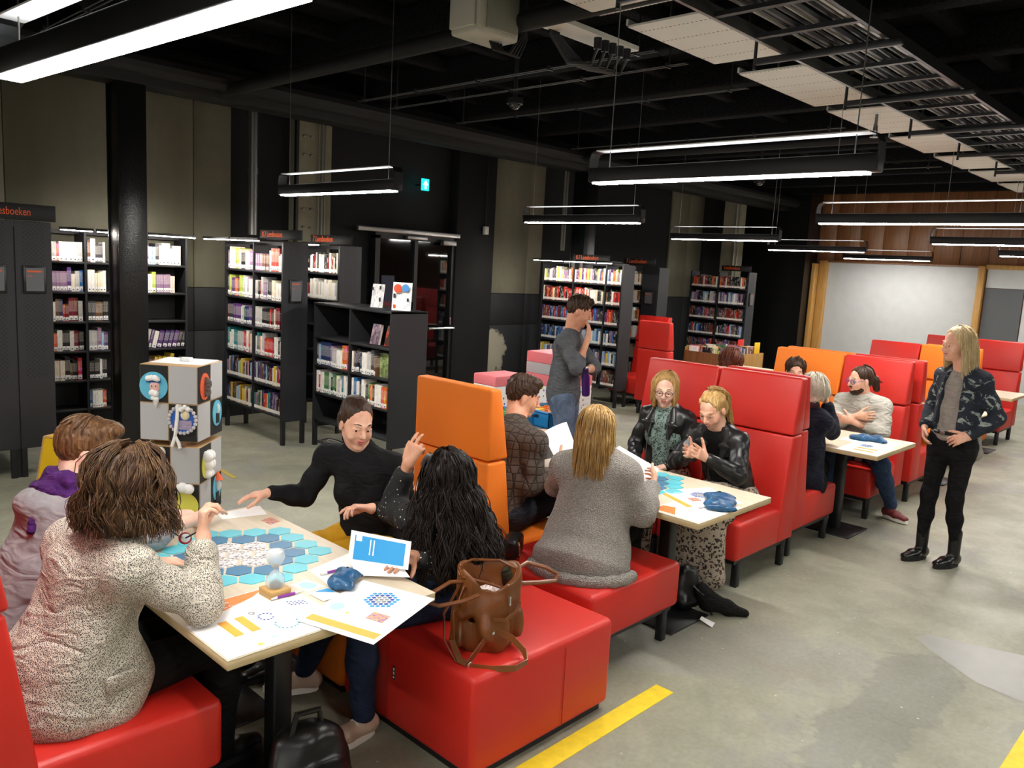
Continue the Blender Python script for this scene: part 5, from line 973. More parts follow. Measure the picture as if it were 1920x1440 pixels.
soft(r, 'top', torso(J['pel'], J['che'], J['nk']-V(0, 0, .05), J['sl'], J['sr'], .004, hip=.16, waist=.13, chest=.145, dep=.11, sh=.05, bust=.062, fwd=f.f), 'knit_black', .008)
P = torso(J['pel'], J['che'], J['nk']-f.d(.03, 0, 0), J['sl'], J['sr'], .010, hip=.17, waist=.145, chest=.155, dep=.115, sh=.052)+[Sub(Te(J['pel']+f.d(.19, 0, 0), J['che']+f.d(.16, 0, 0), f.l, (.07, .13), (.07, .13), .01)), Sub(Te(J['che']+f.d(.15, 0, 0), J['nk']+f.d(.1, 0, .05), f.l, (.075, .13), (.065, .1), .01))]+arm(J['sl'], J['el'], J['el']*.12+J['wl']*.88, .009)+arm(J['sr'], J['er'], J['er']*.12+J['wr']*.88, .009)
soft(r, 'jacket', P, 'jacket_leather', .009, (.0035, 75), 9); lapels(r, J, f, 'jacket_leather', .055); ring(r, J['wl']+f.d(.1, -.01, .06), f.d(.82, -.12, .42))
soft(r, 'skirt', [Te(f(.0, 0, .54), f(.5, .02, .53), f.l, (.2, .11), (.2, .1), .06), Te(f(.51, .02, .53), f(.55, .04, .14), f.l, (.2, .1), (.21, .13), .06), Te(f(.53, .1, .4), f(.53, .13, .13), f.l, (.12, .09), (.13, .11), .05)], 'leopard_skirt', .009, (.009, 26), 4)
hair_obj(r, 'hair_blonde', h.cap(.009, low=.02, line=.03)+[h.E((0, -.08, -.03), (.06, .04, .07), .04)], .0055, h.locks(80, .2, np.random.RandomState(31), strands=6, clump=.006, ns=3, wave=.006, curl=16, r0=.0026, fringe=125, spread=.004, lift=.016, down=(.45, .02, -1), tip=.4), wob=(.003, 150)); h.features(r, 'hair_blonde', open_mouth=True, sm=.006)
for s in 'lr': shoe(r, J['a'+s], J['a'+s]+f.d(.18, 0, -.07), 'black_leather', 'black_matte', res=.008, name='boot')
# ---- standing man, hand on mouth, purple bottle
f = Fig(5.25, 4.36, -62); h = Head((5.27, 4.29, 1.655), (.58, -.78, -.3), sc=1.04)
J = dict(pel=f(-.02, 0, .93), che=f(.0, 0, 1.33), nk=f(.02, 0, 1.47), sl=f(-.0, .19, 1.42), sr=f(.0, -.19, 1.42), el=f(.2, .18, 1.17), wl=f(.17, -.06, 1.17), er=f(.13, -.24, 1.2), wr=f(.17, -.05, 1.44), hl=f(0, .1, .9), hr=f(0, -.1, .9), kl=f(.04, .11, .48), kr=f(.04, -.11, .48), al=f(0, .12, .09), ar=f(0, -.12, .09))
r = human((5.25, 4.36, 0), 'standing man in a grey sweater and jeans holding a hand to his mouth', J, h, 'skin_tan', .006, [((J['wl'], f.d(-.1, -.95, -.05), f.d(-.4, .0, -.8), 1), dict(curls=[1.0, 1.0, 1.0, 1.0], thumb=.7)), ((J['wr'], f.d(.0, .3, .95), f.d(-.9, .1, 0), -1), dict(curl=.35, thumb=.4))], male=True)
P = torso(J['pel']+V(0, 0, .03), J['che'], J['nk'], J['sl'], J['sr'], .01, hip=.16, waist=.155, chest=.172, dep=.12, sh=.066)+arm(J['sl'], J['el'], J['el']*.7+J['wl']*.3, .016)+arm(J['sr'], J['er'], J['er']*.75+J['wr']*.25, .016)+[Te(J['pel']+V(0, 0, .06), J['pel']+V(0, 0, -.02), f.l, (.165, .125), (.17, .13), .04)]
soft(r, 'sweater', P, 'sweater_grey', .009, (.003, 40), 2); soft(r, 'jeans', leg(J['hl'], J['kl'], J['al'], .012, th=.088)+leg(J['hr'], J['kr'], J['ar'], .012, th=.088)+[Te(J['pel'], J['pel']-V(0, 0, .08), f.l, (.165, .11), (.15, .11), .05)], 'jeans_ripped', .01, (.003, 45), 3)
part(r, 'belt', MB().lathe([(.0, 0)], n=4) if False else MB().tube([J['pel']-V(r.location)+f.d(.122*math.cos(a), .168*math.sin(a), .0) for a in np.linspace(0, 2*math.pi, 25)], .014, 6, caps=False), 'black_leather')
hair_obj(r, 'hair_darkbrown', [h.E((0, -.012, .05), (.08, .1, .088), .02), h.E((0, -.046, .01), (.066, .052, .065), .03), h.E((0, .045, .105), (.055, .05, .03), .03), Sub(h.E((0, .115, -.02), (.085, .066, .1), .012)), Sub(h.E((-.09, .02, -.035), (.045, .05, .052), .01)), Sub(h.E((.09, .02, -.035), (.045, .05, .052), .01)), Sub(h.E((0, -.03, -.105), (.12, .12, .05), .01))], .0055, h.locks(60, .0, np.random.RandomState(6), wave=.006, r0=.008, fringe=0, tmax=1.0, lift=.014), wob=(.004, 200)); h.features(r, 'hair_darkbrown')
for s in 'lr': shoe(r, J['a'+s], J['a'+s]+f.d(.18, 0, -.06), 'brown_leather', 'black_matte', res=.01)
bt = empty('drink_bottle', J['wl']+f.d(.035, -.125, -.135), 'purple metal drink bottle held by the standing man', 'bottle'); M = Mrot((0, 0, 0), rx=.0, ry=0)
A = Matrix.Rotation(math.radians(20), 4, Vector(f.f)); part(bt, 'bottle_body', MB().lathe([(.0, -.06), (.033, -.06), (.034, -.05), (.034, .11), (.026, .135), (.024, .15), (0, .15)], n=20, M=A), simple('bottle_purple', '4a2672', .3, .4), smooth=True); part(bt, 'cap', MB().lathe([(0, .15), (.025, .15), (.025, .185), (0, .19)], n=20, M=A), simple('bottle_cap', '2d1748', .4), smooth=True)
# ---- standing blonde woman in camouflage jacket
f = Fig(6.39, 1.63, 160); h = Head((6.345, 1.675, 1.615), (-.78, .62, -.1))
J = dict(pel=f(0, 0, .95), che=f(-.02, 0, 1.32), nk=f(0, 0, 1.45), sl=f(-.02, .165, 1.4), sr=f(-.02, -.165, 1.4), el=f(-.1, .24, 1.13), wl=f(.09, .17, .99), er=f(-.04, -.23, 1.13), wr=f(.1, -.17, 1.0), hl=f(0, .09, .9), hr=f(0, -.09, .9), kl=f(.02, .085, .5), kr=f(.07, -.085, .5), al=f(-.03, .095, .1), ar=f(.06, -.1, .1))
r = human((6.39, 1.63, 0), 'standing laughing blonde woman in a camouflage jacket and black jeans', J, h, 'skin_fair', .006, [((J['wl'], f.d(.75, -.55, -.35), f.d(-.5, -.5, -.4), -1), dict(curl=.5, thumb=.2)), ((J['wr'], f.d(.3, .3, -.9), f.d(-.3, .8, 0), 1), dict(curl=.4))], smile=1)
soft(r, 'shirt', torso(J['pel']+V(0, 0, .02), J['che'], J['nk']-V(0, 0, .03), J['sl'], J['sr'], -.002, hip=.155, waist=.135, chest=.135, dep=.105, sh=.04)+[Te(J['pel']+f.d(-.05, .02, .02), J['pel']+f.d(-.08, .06, -.1), f.l, (.15, .1), (.11, .08), .04)], 'tee_grey', .008, (.003, 40), 3)
P = torso(J['pel']+V(0, 0, .1), J['che'], J['nk']-f.d(.02, 0, 0), J['sl'], J['sr'], .014, hip=.15, waist=.138, chest=.148, dep=.112, sh=.05)+[Sub(Te(J['pel']+f.d(.2, 0, 0), J['che']+f.d(.16, 0, 0), f.l, (.1, .15), (.075, .14), .01)), Sub(Te(J['che']+f.d(.15, 0, 0), J['nk']+f.d(.1, 0, .05), f.l, (.075, .13), (.06, .1), .01))]+arm(J['sl'], J['el'], J['el']*.1+J['wl']*.9, .008)+arm(J['sr'], J['er'], J['er']*.1+J['wr']*.9, .008)
soft(r, 'jacket', P, 'camo_jacket', .008, (.004, 40), 6); L = V(r.location)
part(r, 'belt', MB().tube([J['pel']-L+f.d(.118*math.cos(a), .158*math.sin(a), .035) for a in np.linspace(0, 2*math.pi, 25)], .015, 6, caps=False), 'black_leather'); part(r, 'belt_buckle', MB().box(-.02, .02, -.005, .005, -.015, .015, Mrot(Vector(J['pel']-L+f.d(.135, 0, .035)), rz=math.radians(160+90))), 'steel', bevel=.003)
soft(r, 'jeans', leg(J['hl'], J['kl'], J['al']+V(0, 0, .08), .0, th=.082, kr=.054)+leg(J['hr'], J['kr'], J['ar']+V(0, 0, .08), .0, th=.082, kr=.054)+[Te(J['pel']+V(0, 0, .03), J['pel']-V(0, 0, .08), f.l, (.15, .105), (.165, .115), .05)], 'black_trousers', .009, (.0025, 60), 1)
hair_obj(r, 'hair_light', h.cap(.012, low=.03, line=.032)+[h.E((0, -.07, -.08), (.075, .045, .11), .04)], .0055, h.locks(130, .24, np.random.RandomState(41), strands=6, clump=.006, ns=3, wave=.008, curl=16, r0=.0026, fringe=66, spread=.012, lift=.014, down=(.12, -.05, -1), tip=.4), wob=(.002, 220)); h.features(r, 'hair_light', open_mouth=True, sm=.007)
for s in 'lr': shoe(r, J['a'+s], J['a'+s]+f.d(.17, 0, -.07), 'black_leather', 'black_matte', 'black_matte', high=.14, res=.007, name='boot')
# ---- white-haired woman on the phone
f = Fig(5.95, 2.6, 10); h = Head((6.09, 2.575, 1.155), (.86, .48, -.15))
J = dict(pel=f(0, 0, .55), che=f(.07, 0, .92), nk=f(.11, 0, 1.03), sl=f(.07, .16, .98), sr=f(.08, -.16, .98), el=f(.24, .2, .825), wl=f(.42, .1, .825), er=f(.24, -.2, .86), wr=f(.22, -.14, 1.07), hl=f(.03, .09, .53), hr=f(.03, -.09, .53), kl=f(.45, .1, .53), kr=f(.45, -.1, .53), al=f(.45, .1, .1), ar=f(.45, -.1, .1))
r = human((5.95, 2.6, 0), 'white-haired woman in a navy coat holding a phone to her ear', J, h, 'skin_pale', .0075, [((J['wl'], f.d(.9, -.2, 0), (0, 0, -1), -1), dict(curl=.3)), ((J['wr'], f.d(-.1, .15, .95), f.d(-.2, .9, 0), -1), dict(curl=.6, thumb=.5))])
P = torso(J['pel'], J['che'], J['nk'], J['sl'], J['sr'], .02, hip=.19, waist=.17, chest=.165, dep=.125, sh=.062)+arm(J['sl'], J['el'], J['wl'], .018)+arm(J['sr'], J['er'], J['er']*.15+J['wr']*.85, .02)+[Te(J['pel']+f.d(.05, 0, .05), J['pel']+f.d(.08, -.02, -.1), f.l, (.2, .16), (.22, .2), .05)]
soft(r, 'coat', P, 'navy_knit', .01, (.004, 38), 4); soft(r, 'trousers', leg(J['hl'], J['kl'], J['al'], .006)+leg(J['hr'], J['kr'], J['ar'], .006)+[Cn(J['hl'], J['hr'], .1, .1, .05)], 'black_trousers', .014)
n = J['nk']; soft(r, 'scarf', [Cn(n+V(.06*math.cos(a), .08*math.sin(a), .03), n+V(.06*math.cos(a+.7), .08*math.sin(a+.7), .03), .036, .036, .02) for a in np.arange(0, 6.2, .65)], 'scarf_plum', .009, (.004, 60), 2)
hair_obj(r, 'hair_white', h.cap(.028, low=.0), .007, h.locks(120, .05, np.random.RandomState(51), strands=6, clump=.006, ns=3, wave=.012, curl=50, r0=.0026, fringe=40, spread=.012, lift=.03, tip=.4), wob=(.006, 110)); h.features(r, 'hair_white')
ph = empty('phone', J['wr']+f.d(.0, .035, .09), 'dark phone at the ear of the white-haired woman', 'phone'); part(ph, 'phone_body', MB().box(-.035, .035, -.005, .005, -.07, .07, Mrot((0, 0, 0), rz=math.radians(10), rx=.2)), 'black_metal', bevel=.004); part(ph, 'screen', MB().box(-.032, .032, .005, .006, -.062, .062, Mrot((0, 0, 0), rz=math.radians(10), rx=.2)), 'dark_glass')
# ---- ponytailed bearded man, arms crossed
f = Fig(7.36, 2.6, 180); h = Head((7.15, 2.615, 1.175), (-.84, .52, -.08), sc=1.03)
J = dict(pel=f(0, 0, .55), che=f(.12, 0, .92), nk=f(.17, 0, 1.04), sl=f(.13, .185, .98), sr=f(.13, -.185, .98), el=f(.24, .22, .76), wl=f(.34, .0, .83), er=f(.28, -.2, .77), wr=f(.32, .03, .88), hl=f(.03, .1, .53), hr=f(.03, -.1, .53), kl=f(.4, .3, .52), kr=f(.49, -.08, .53), al=f(.13, .335, .13), ar=f(.48, -.08, .1))
r = human((7.36, 2.6, 0), 'bearded man with a ponytail and purple glasses crossing his arms', J, h, 'skin_fair', .0065, [((J['wl'], f.d(.1, -.95, .1), f.d(-.9, 0, 0), -1), dict(curl=.2)), ((J['wr'], f.d(.1, .95, .15), f.d(-.9, 0, 0), 1), dict(curl=.25))], male=True)
P = torso(J['pel'], J['che'], J['nk'], J['sl'], J['sr'], .014, hip=.175, waist=.17, chest=.175, dep=.13, sh=.066)+arm(J['sl'], J['el'], J['el']*.6+J['wl']*.4, .022)+arm(J['sr'], J['er'], J['er']*.35+J['wr']*.65, .022)
soft(r, 'sweatshirt', P, 'sweat_light', .009, (.005, 36), 7); soft(r, 'jeans', leg(J['hl'], J['kl'], J['al'], .012)+leg(J['hr'], J['kr'], J['ar'], .012)+[Cn(J['hl'], J['hr'], .115, .115, .05)], 'jeans', .011, (.004, 45), 2)
hair_obj(r, 'hair_darkbrown', [h.E((0, -.014, .043), (.079, .1, .086), .02), h.E((0, -.05, -.002), (.064, .056, .066), .03), Sub(h.E((0, .108, .012), (.078, .07, .1), .012)), Sub(h.E((-.085, .035, -.05), (.04, .04, .05), .01)), Sub(h.E((.085, .035, -.05), (.04, .04, .05), .01)), Cn(h.p(0, -.1, .02), h.p(0, -.14, -.0), .028, .035, .02), Cn(h.p(0, -.14, 0), h.p(0, -.165, -.08), .036, .03, .02)], .006, h.locks(60, .09, np.random.RandomState(1), r0=.005, fringe=172, down=h.f*-.9+V(0, 0, -.6), wave=.01, lift=.012), wob=(.0015, 300))
soft(r, 'beard', [h.E((0, .05, -.085), (.047, .042, .036), .02), h.E((-.045, .025, -.06), (.018, .035, .04), .02), h.E((.045, .025, -.06), (.018, .035, .04), .02), h.E((0, .09, -.045), (.026, .014, .007), .008), Sub(h.E((0, .1, -.06), (.02, .02, .01), .006))], 'hair_darkbrown', .005, (.002, 260)); h.features(r, 'hair_darkbrown'); glasses(r, h, 'frame_purple')
simple('sneaker_maroon', '6e2428', .6); 
for s, tv in (('l', V(-.06, -.15, -.09)), ('r', V(-.17, 0, -.07))): shoe(r, J['a'+s], J['a'+s]+tv, 'sneaker_maroon', 'sneaker_sole', 'white_paint', res=.007, name='sneaker')
# ---- two people mostly hidden by the booths
def plain(x, y, yaw, head, hf, top, hairm, lab, lk, seedv, trousers='black_trousers'):
    f = Fig(x, y, yaw); h = Head(head, hf); dz = head[2]-1.17
    J = dict(pel=f(0, 0, .55), che=f(.07, 0, .93+dz*.6), nk=f(.1, 0, 1.04+dz), sl=f(.07, .17, .99+dz), sr=f(.07, -.17, .99+dz), el=f(.22, .22, .8), wl=f(.42, .1, .8), er=f(.22, -.22, .8), wr=f(.42, -.1, .8), hl=f(.03, .09, .53), hr=f(.03, -.09, .53), kl=f(.54, .1, .53), kr=f(.54, -.1, .53), al=f(.54, .1, .1), ar=f(.54, -.1, .1))
    r = human((x, y, 0), lab, J, h, 'skin_fair', .011, [((J['wl'], f.d(.9, -.2, 0), (0, 0, -1), -1), dict(curl=.3)), ((J['wr'], f.d(.9, .2, 0), (0, 0, -1), 1), dict(curl=.3))])
    soft(r, 'sweater', torso(J['pel'], J['che'], J['nk'], J['sl'], J['sr'], .016)+arm(J['sl'], J['el'], J['wl'], .016)+arm(J['sr'], J['er'], J['wr'], .016), top, .014); soft(r, 'trousers', leg(J['hl'], J['kl'], J['al'], .006)+leg(J['hr'], J['kr'], J['ar'], .006)+[Cn(J['hl'], J['hr'], .1, .1, .05)], trousers, .016)
    hair_obj(r, hairm, h.cap(.014), .007, h.locks(lk, .03, np.random.RandomState(seedv), wave=.006, r0=.009, fringe=40, lift=.016), wob=(.003, 180)); h.features(r, hairm)
plain(7.42, 3.3, 185, (7.42, 3.33, 1.15), (-.85, -.5, -.2), 'knit_black', 'hair_darkbrown', 'brown-haired person whose forehead shows above the red booth back', 50, 61)
plain(5.92, 3.4, 0, (6.32, 3.42, 1.265), (.9, -.2, -.3), 'sweater_grey', 'hair_red', 'person of whom only tousled reddish brown hair shows behind the red booth', 90, 62)
# ================================================================ things on the tables
simple('tile_cyan', '5cc3d2', .45, var=.04); simple('tile_navy', '3a789e', .45, var=.05); simple('print_orange', 'efa93c', .5); simple('print_header', 'e8702f', .5, c2='f09a4a', vscale=5); simple('print_blue', '2f9bd8', .5); simple('print_navy', '2a4fa0', .5); simple('print_pale', 'a9d6e4', .5); simple('print_grey', 'c3c0bd', .5, var=.5, vscale=90); simple('print_teal', '3c9fb0', .5); simple('print_yellow', 'e8cf5a', .5); simple('print_line', 'd9d9d6', .6)
def m_photo(name, cols, sc):
    t = NT(name); t.set(Roughness=.4); n = t.noise(sc, 5, None, .7, .6).outputs[0]; k = len(cols); t.base(t.ramp(n, [(.3+.4*i/(k-1), c) for i, c in enumerate(cols)])); return reg(t)
m_photo('tile_photo', ['2b2a28', '77707a', 'd9d4d2', 'f0eeec', '8a7a6a'], 60); m_photo('photo_flower', ['26449a', '3a5fb8', 'e08a4a', 'f0b078', '26449a'], 70)
def hexpts(c, R, a0=0): return [(c[0]+R*math.cos(a0+math.pi/3*i), c[1]+R*math.sin(a0+math.pi/3*i)) for i in range(6)]
def hexrings():
    S = .106; out = []
    for q in range(-3, 4):
        for r_ in range(-3, 4):
            s_ = -q-r_
            if max(abs(q), abs(r_), abs(s_)) > 3: continue
            out.append((S*(math.sqrt(3)/2*q), S*(r_+q/2), max(abs(q), abs(r_), abs(s_))))
    return out
TILE = {}
def hex_tiles(cx, cy, z, where):
    for (x, y, k) in hexrings():
        mt, lab = (('tile_photo', 'patterned photo hexagon in the middle of %s'), ('tile_photo', 'patterned photo hexagon in the middle of %s'), ('tile_navy', 'dark blue hexagon tile in the inner ring of %s'), ('tile_cyan', 'light blue hexagon tile in the outer ring of %s'))[k]
        if mt not in TILE: TILE[mt] = MB().prism(hexpts((0, 0), .055), 'z', 0, .003).mesh('hexagon_tile', mt)
        o = link('hexagon_tile', TILE[mt], None, (cx+x+random.uniform(-.004, .004), cy+y+random.uniform(-.004, .004), z)); o.rotation_euler = (0, 0, random.uniform(-.05, .05)); tag(o, lab % where, 'tile', 'hexagon tiles of '+where)
hex_tiles(1.57, 3.0, .7502, 'the puzzle beside the hourglass'); hex_tiles(3.98, 2.76, .7502, 'the puzzle on the leopard skirt table')
class Sheet:
    """flat sheet from four corners (3-D, ccw seen from above); prints are thin child faces in sheet coordinates (u, v in 0..1)"""
    def __init__(s, name, C, label, cat='sheet', mat='paper', group=None, th=.0008, curve=0.0):
        s.C = [V(c) for c in C]; s.base = sum(s.C)/4; s.n = nrm(np.cross(s.C[1]-s.C[0], s.C[3]-s.C[0])); s.curve = curve
        s.r = empty(name, s.base, label, cat, group); m = MB(); N = 8; top = [[s.P(i/N, j/N) for j in range(N+1)] for i in range(N+1)]; vs = [p for row in top for p in row]+[p-s.n*th for row in top for p in row]; K = (N+1)**2
        fs = [(i*(N+1)+j, (i+1)*(N+1)+j, (i+1)*(N+1)+j+1, i*(N+1)+j+1) for i in range(N) for j in range(N)]; fs += [tuple(K+a for a in f[::-1]) for f in fs]
        for k in range(N):
            for a, b in (((k, 0), (k+1, 0)), ((N, k), (N, k+1)), ((k+1, N), (k, N)), ((0, k+1), (0, k))): p, q = a[0]*(N+1)+a[1], b[0]*(N+1)+b[1]; fs.append((q, p, p+K, q+K))
        m.add(vs, fs); part(s.r, 'paper_sheet', m, mat, smooth=True); s.k = 0
    def P(s, u, v):
        C = s.C; return C[0]*(1-u)*(1-v)+C[1]*u*(1-v)+C[2]*u*v+C[3]*(1-u)*v-s.base+s.n*(s.curve*(4*u*(1-u)))
    def poly(s, pts, mat, name='print'):
        s.k += 1; e = s.n*(.0005+.00015*s.k); m = MB(); m.add([s.P(u, v)+e for u, v in pts], [tuple(range(len(pts)))]); return part(s.r, name, m, mat)
    def rect(s, u0, v0, u1, v1, mat, name='print'): n = 5; return s.poly([(u0+(u1-u0)*i/n, v0) for i in range(n+1)]+[(u1+(u0-u1)*i/n, v1) for i in range(n+1)], mat, name)
    def polys(s, lst, mat, name='print'):
        s.k += 1; e = s.n*(.0005+.00015*s.k); m = MB()
        for pts in lst: m.add([s.P(u, v)+e for u, v in pts], [tuple(range(len(pts)))])
        return part(s.r, name, m, mat)
    def text(s, txt, u, v, size, mat, flip=False):
        me = text_mesh(txt, size, mat, .0001); o = link('lettering', me, s.r, s.P(u, v)+s.n*.0014); x = nrm(s.C[1]-s.C[0]); y = np.cross(s.n, x); o.rotation_euler = Matrix([list(x), list(y), list(s.n)]).transposed().to_euler(); return o
    def cluster(s, u, v, R, asp, names=('print_blue', 'print_navy', 'print_grey')):
        for k, mt in ((3, names[0]), (2, names[1]), (1, names[2])):
            s.polys([[(u+(x/.106*R+.46*R*math.cos(a))*1.0, v+(y/.106*R+.46*R*math.sin(a))*asp) for a in np.arange(0, 6.2, math.pi/3)] for x, y, q in hexrings() if q == k or (k == 1 and q == 0)], mt, 'hexagon_print')
Z0 = .7503
s = Sheet('game_sheet', [(1.20, 2.44, Z0), (1.52, 2.44, Z0), (1.46, 2.635, Z0), (1.17, 2.635, Z0)], 'sheet with an orange header under the elbow of the speckled blazer', 'sheet', group='printed sheets on the puzzle table')
s.poly([(0, .35), (.35, .55), (.75, .75), (1, .95), (.98, .97), (0, .97)], 'print_header', 'orange_header'); s.text('om', .3, .74, .034, 'paper'); s.text('het GameLab', .26, .58, .022, 'paper')
s = Sheet('game_sheet', [(1.115, 2.205, Z0+.0016), (1.55, 2.205, Z0+.0016), (1.55, 2.5, Z0+.0016), (1.115, 2.5, Z0+.0016)], 'large white sheet with two orange bars along the table edge', 'sheet', group='printed sheets on the puzzle table')
s.rect(.2, .42, .275, .86, 'print_orange', 'orange_bar'); s.rect(.34, .42, .415, .86, 'print_orange', 'orange_bar')
def dots(s, pts, mat, r=.011, asp=1.47): s.polys([[(u+r*math.cos(a), v+r*asp*math.sin(a)) for a in np.arange(0, 6.2, math.pi/3)] for u, v in pts], mat, 'dot_print')
dots(s, [(.55+.055*math.cos(a), .68+.09*math.sin(a)) for a in np.arange(.3, 5.9, .52)], 'print_navy'); dots(s, [(.62+.09*math.cos(a), .38+.13*math.sin(a)) for a in np.arange(2.4, 6.6, .36)], 'print_teal'); dots(s, [(.49+.02*math.cos(a), .86+.03*math.sin(a)) for a in np.arange(0, 6.2, 1.0)], 'print_grey'); dots(s, [(.74+.03*i, .5+.05*j) for i in range(4) for j in range(3)], 'print_pale', .01); dots(s, [(.82+.028*i, .78+.05*j-.02*i) for i in range(5) for j in range(3)], 'print_navy', .01)
dots(s, [(.42, .16)], 'print_pale', .022); dots(s, [(.29, .1)], 'print_yellow', .024); s.rect(.06, .1, .062, .8, 'print_line'); s.rect(.1, .2, .18, .203, 'print_line'); s.rect(.1, .25, .18, .253, 'print_line')
s = Sheet('game_sheet', [(1.415, 2.31, Z0+.005), (1.505, 1.99, .7605), (1.895, 2.14, .7605), (1.80, 2.46, Z0+.005)], 'white sheet with a printed blue hexagon cluster hanging over the table edge', 'sheet', group='printed sheets on the puzzle table')
s.rect(.05, .07, .95, .17, 'print_orange', 'orange_bar'); s.cluster(.5, .72, .06, .85); s.poly([(.17+.09*math.cos(a), .4+.075*math.sin(a)) for a in np.arange(0, 6.2, math.pi/3)], 'print_pale', 'key_print'); s.rect(.6, .34, .82, .48, 'photo_flower', 'photo_print'); dots(s, [(.36, .34)], 'print_yellow', .018)
s = Sheet('game_sheet', [(1.675, 2.515, Z0), (1.95, 2.535, Z0), (1.945, 2.75, Z0), (1.70, 2.685, Z0)], 'plain white sheet under the purple marker', 'sheet', group='printed sheets on the puzzle table')
s = Sheet('game_card', [(1.585, 2.5, Z0), (1.66, 2.51, Z0), (1.64, 2.61, Z0), (1.565, 2.6, Z0)], 'small white card with a pale blue disc beside the hourglass', 'card', group='small cards'); s.poly([(.5+.38*math.cos(a), .5+.36*math.sin(a)) for a in np.arange(0, 6.2, .3)], 'print_pale', 'disc_print')
s = Sheet('game_card', [(1.575, 2.39, Z0+.0035), (1.66, 2.39, Z0+.0035), (1.655, 2.485, Z0+.0035), (1.57, 2.485, Z0+.0035)], 'small white card with a blue corner by the purple pen', 'card', group='small cards'); s.poly([(.3, .95), (.95, .95), (.95, .4)], 'print_blue', 'corner_print')
s = Sheet('photo_card', [(1.86, 3.27, Z0), (1.92, 3.285, Z0), (1.915, 3.37, Z0), (1.855, 3.35, Z0)], 'small blue and orange photo card near the turtleneck woman', 'card', mat='photo_flower')
s = Sheet('answer_sheet', [(1.725, 3.47, Z0), (1.925, 3.42, Z0), (1.965, 3.56, Z0), (1.74, 3.565, Z0)], 'plain white sheet under the reaching hands at the table end', 'sheet')
s = Sheet('booklet', [(1.835, 2.615, .775), (1.93, 2.345, .80), (1.975, 2.385, .895), (1.885, 2.665, .885)], 'blue-covered booklet held up by the woman with dark curls', 'booklet'); s.rect(.08, .1, .92, .88, 'print_blue', 'blue_cover'); s.rect(.1, .7, .2, .95, 'paper', 'logo_block'); s.rect(.34, .3, .36, .8, 'paper', 'title_line'); s.rect(.4, .3, .42, .8, 'paper', 'title_line')
s = Sheet('booklet_sheet', [(1.80, 2.5, .762), (1.93, 2.33, .775), (1.95, 2.42, .80), (1.83, 2.6, .79)], 'loose white sheet below the blue booklet', 'sheet')
# hourglass
t = NT('clear_glass'); t.set(Roughness=.03, IOR=1.45, Alpha=.33); t.base('eaf2f5'); reg(t)
r = empty('hourglass', (1.475, 2.555, .75), 'glass hourglass on a pale wooden block', 'hourglass'); part(r, 'wood_base', MB().box(-.042, .042, -.042, .042, 0, .03, Mrot((0, 0, 0), rz=.05)), 'plywood', bevel=.002)
part(r, 'glass_bulbs', MB().lathe([(.012, .03), (.03, .034), (.036, .05), (.031, .072), (.012, .093), (.006, .1), (.012, .107), (.03, .13), (.036, .15), (.03, .17), (.012, .178)], n=24), 'clear_glass', smooth=True); part(r, 'sand_heap', MB().lathe([(.022, .034), (.02, .045), (.01, .054), (.002, .057)], n=16), simple('sand_dark', '4e4a44', .9), smooth=True); part(r, 'sand_top', MB().lathe([(.004, .103), (.011, .11), (.012, .113), (.001, .113)], n=14), simple('sand_brown', '8c7860', .9), smooth=True)
def pen(a, b, label, r0=.0055):
    a, b = V(a), V(b); d = b-a; r = empty('marker_pen', a, label, 'pen', 'pens on the puzzle table'); part(r, 'barrel', MB().tube([d*.18, d*.72], r0, 10), 'pen_purple', smooth=True); part(r, 'cap', MB().tube([d*0, d*.02, d*.18], [r0*.6, r0*1.05, r0*1.05], 10), 'plastic_white', smooth=True); part(r, 'tip', MB().tube([d*.72, d*.9, d], [r0*.9, r0*.6, r0*.2], 10), 'plastic_white', smooth=True)
simple('pen_purple', '8a3c98', .4); pen((1.70, 2.605, .7575), (1.86, 2.593, .7575), 'purple and white marker lying on the plain sheet'); pen((1.435, 2.515, .7575), (1.565, 2.505, .7575), 'purple and white pen in front of the hourglass')
# satin pouches
t = NT('satin_blue'); t.set(Roughness=.35, Specular_IOR_Level=.5); n = t.noise(9, 3, None, .5, 1.2).outputs[0]; t.base(t.ramp(n, [(.3, '123f66'), (.7, '22618f')])); t.bump(n, .8, .03); reg(t)
def pouch(c, yaw, L, W, label):
    a = V(math.cos(yaw), math.sin(yaw), 0); b = V(-math.sin(yaw), math.cos(yaw), 0); c = V(c); r = empty('cloth_pouch', c, label, 'pouch', 'blue satin pouches')
    o = soft(r, 'pouch_body', [Te(c-a*L*.42+V(0, 0, .016), c+a*L*.3+V(0, 0, .022), b, (W*.42, .018), (W*.5, .026), .03), Te(c+a*L*.3+V(0, 0, .022), c+a*L*.46+V(0, 0, .014), b, (W*.34, .016), (W*.52, .008), .02), El(c-a*L*.1+V(0, 0, .028), (L*.25, W*.3, .022), None, .03)], 'satin_blue', .005, (.004, 60), 3)
    part(r, 'drawstring', MB().tube([a*L*.3-b*W*.42+V(0, 0, .03), a*L*.3+V(0, 0, .052), a*L*.3+b*W*.42+V(0, 0, .03)], .003, 6), 'black_matte')
pouch((1.715, 2.47, .7575), .6, .14, .1, 'blue satin pouch half under the hexagon sheet'); pouch((3.96, 2.13, .753), .55, .3, .16, 'blue satin pouch lying on the leopard skirt table'); pouch((6.68, 2.33, .753), -1.2, .3, .11, 'blue satin pouch before the ponytailed man')
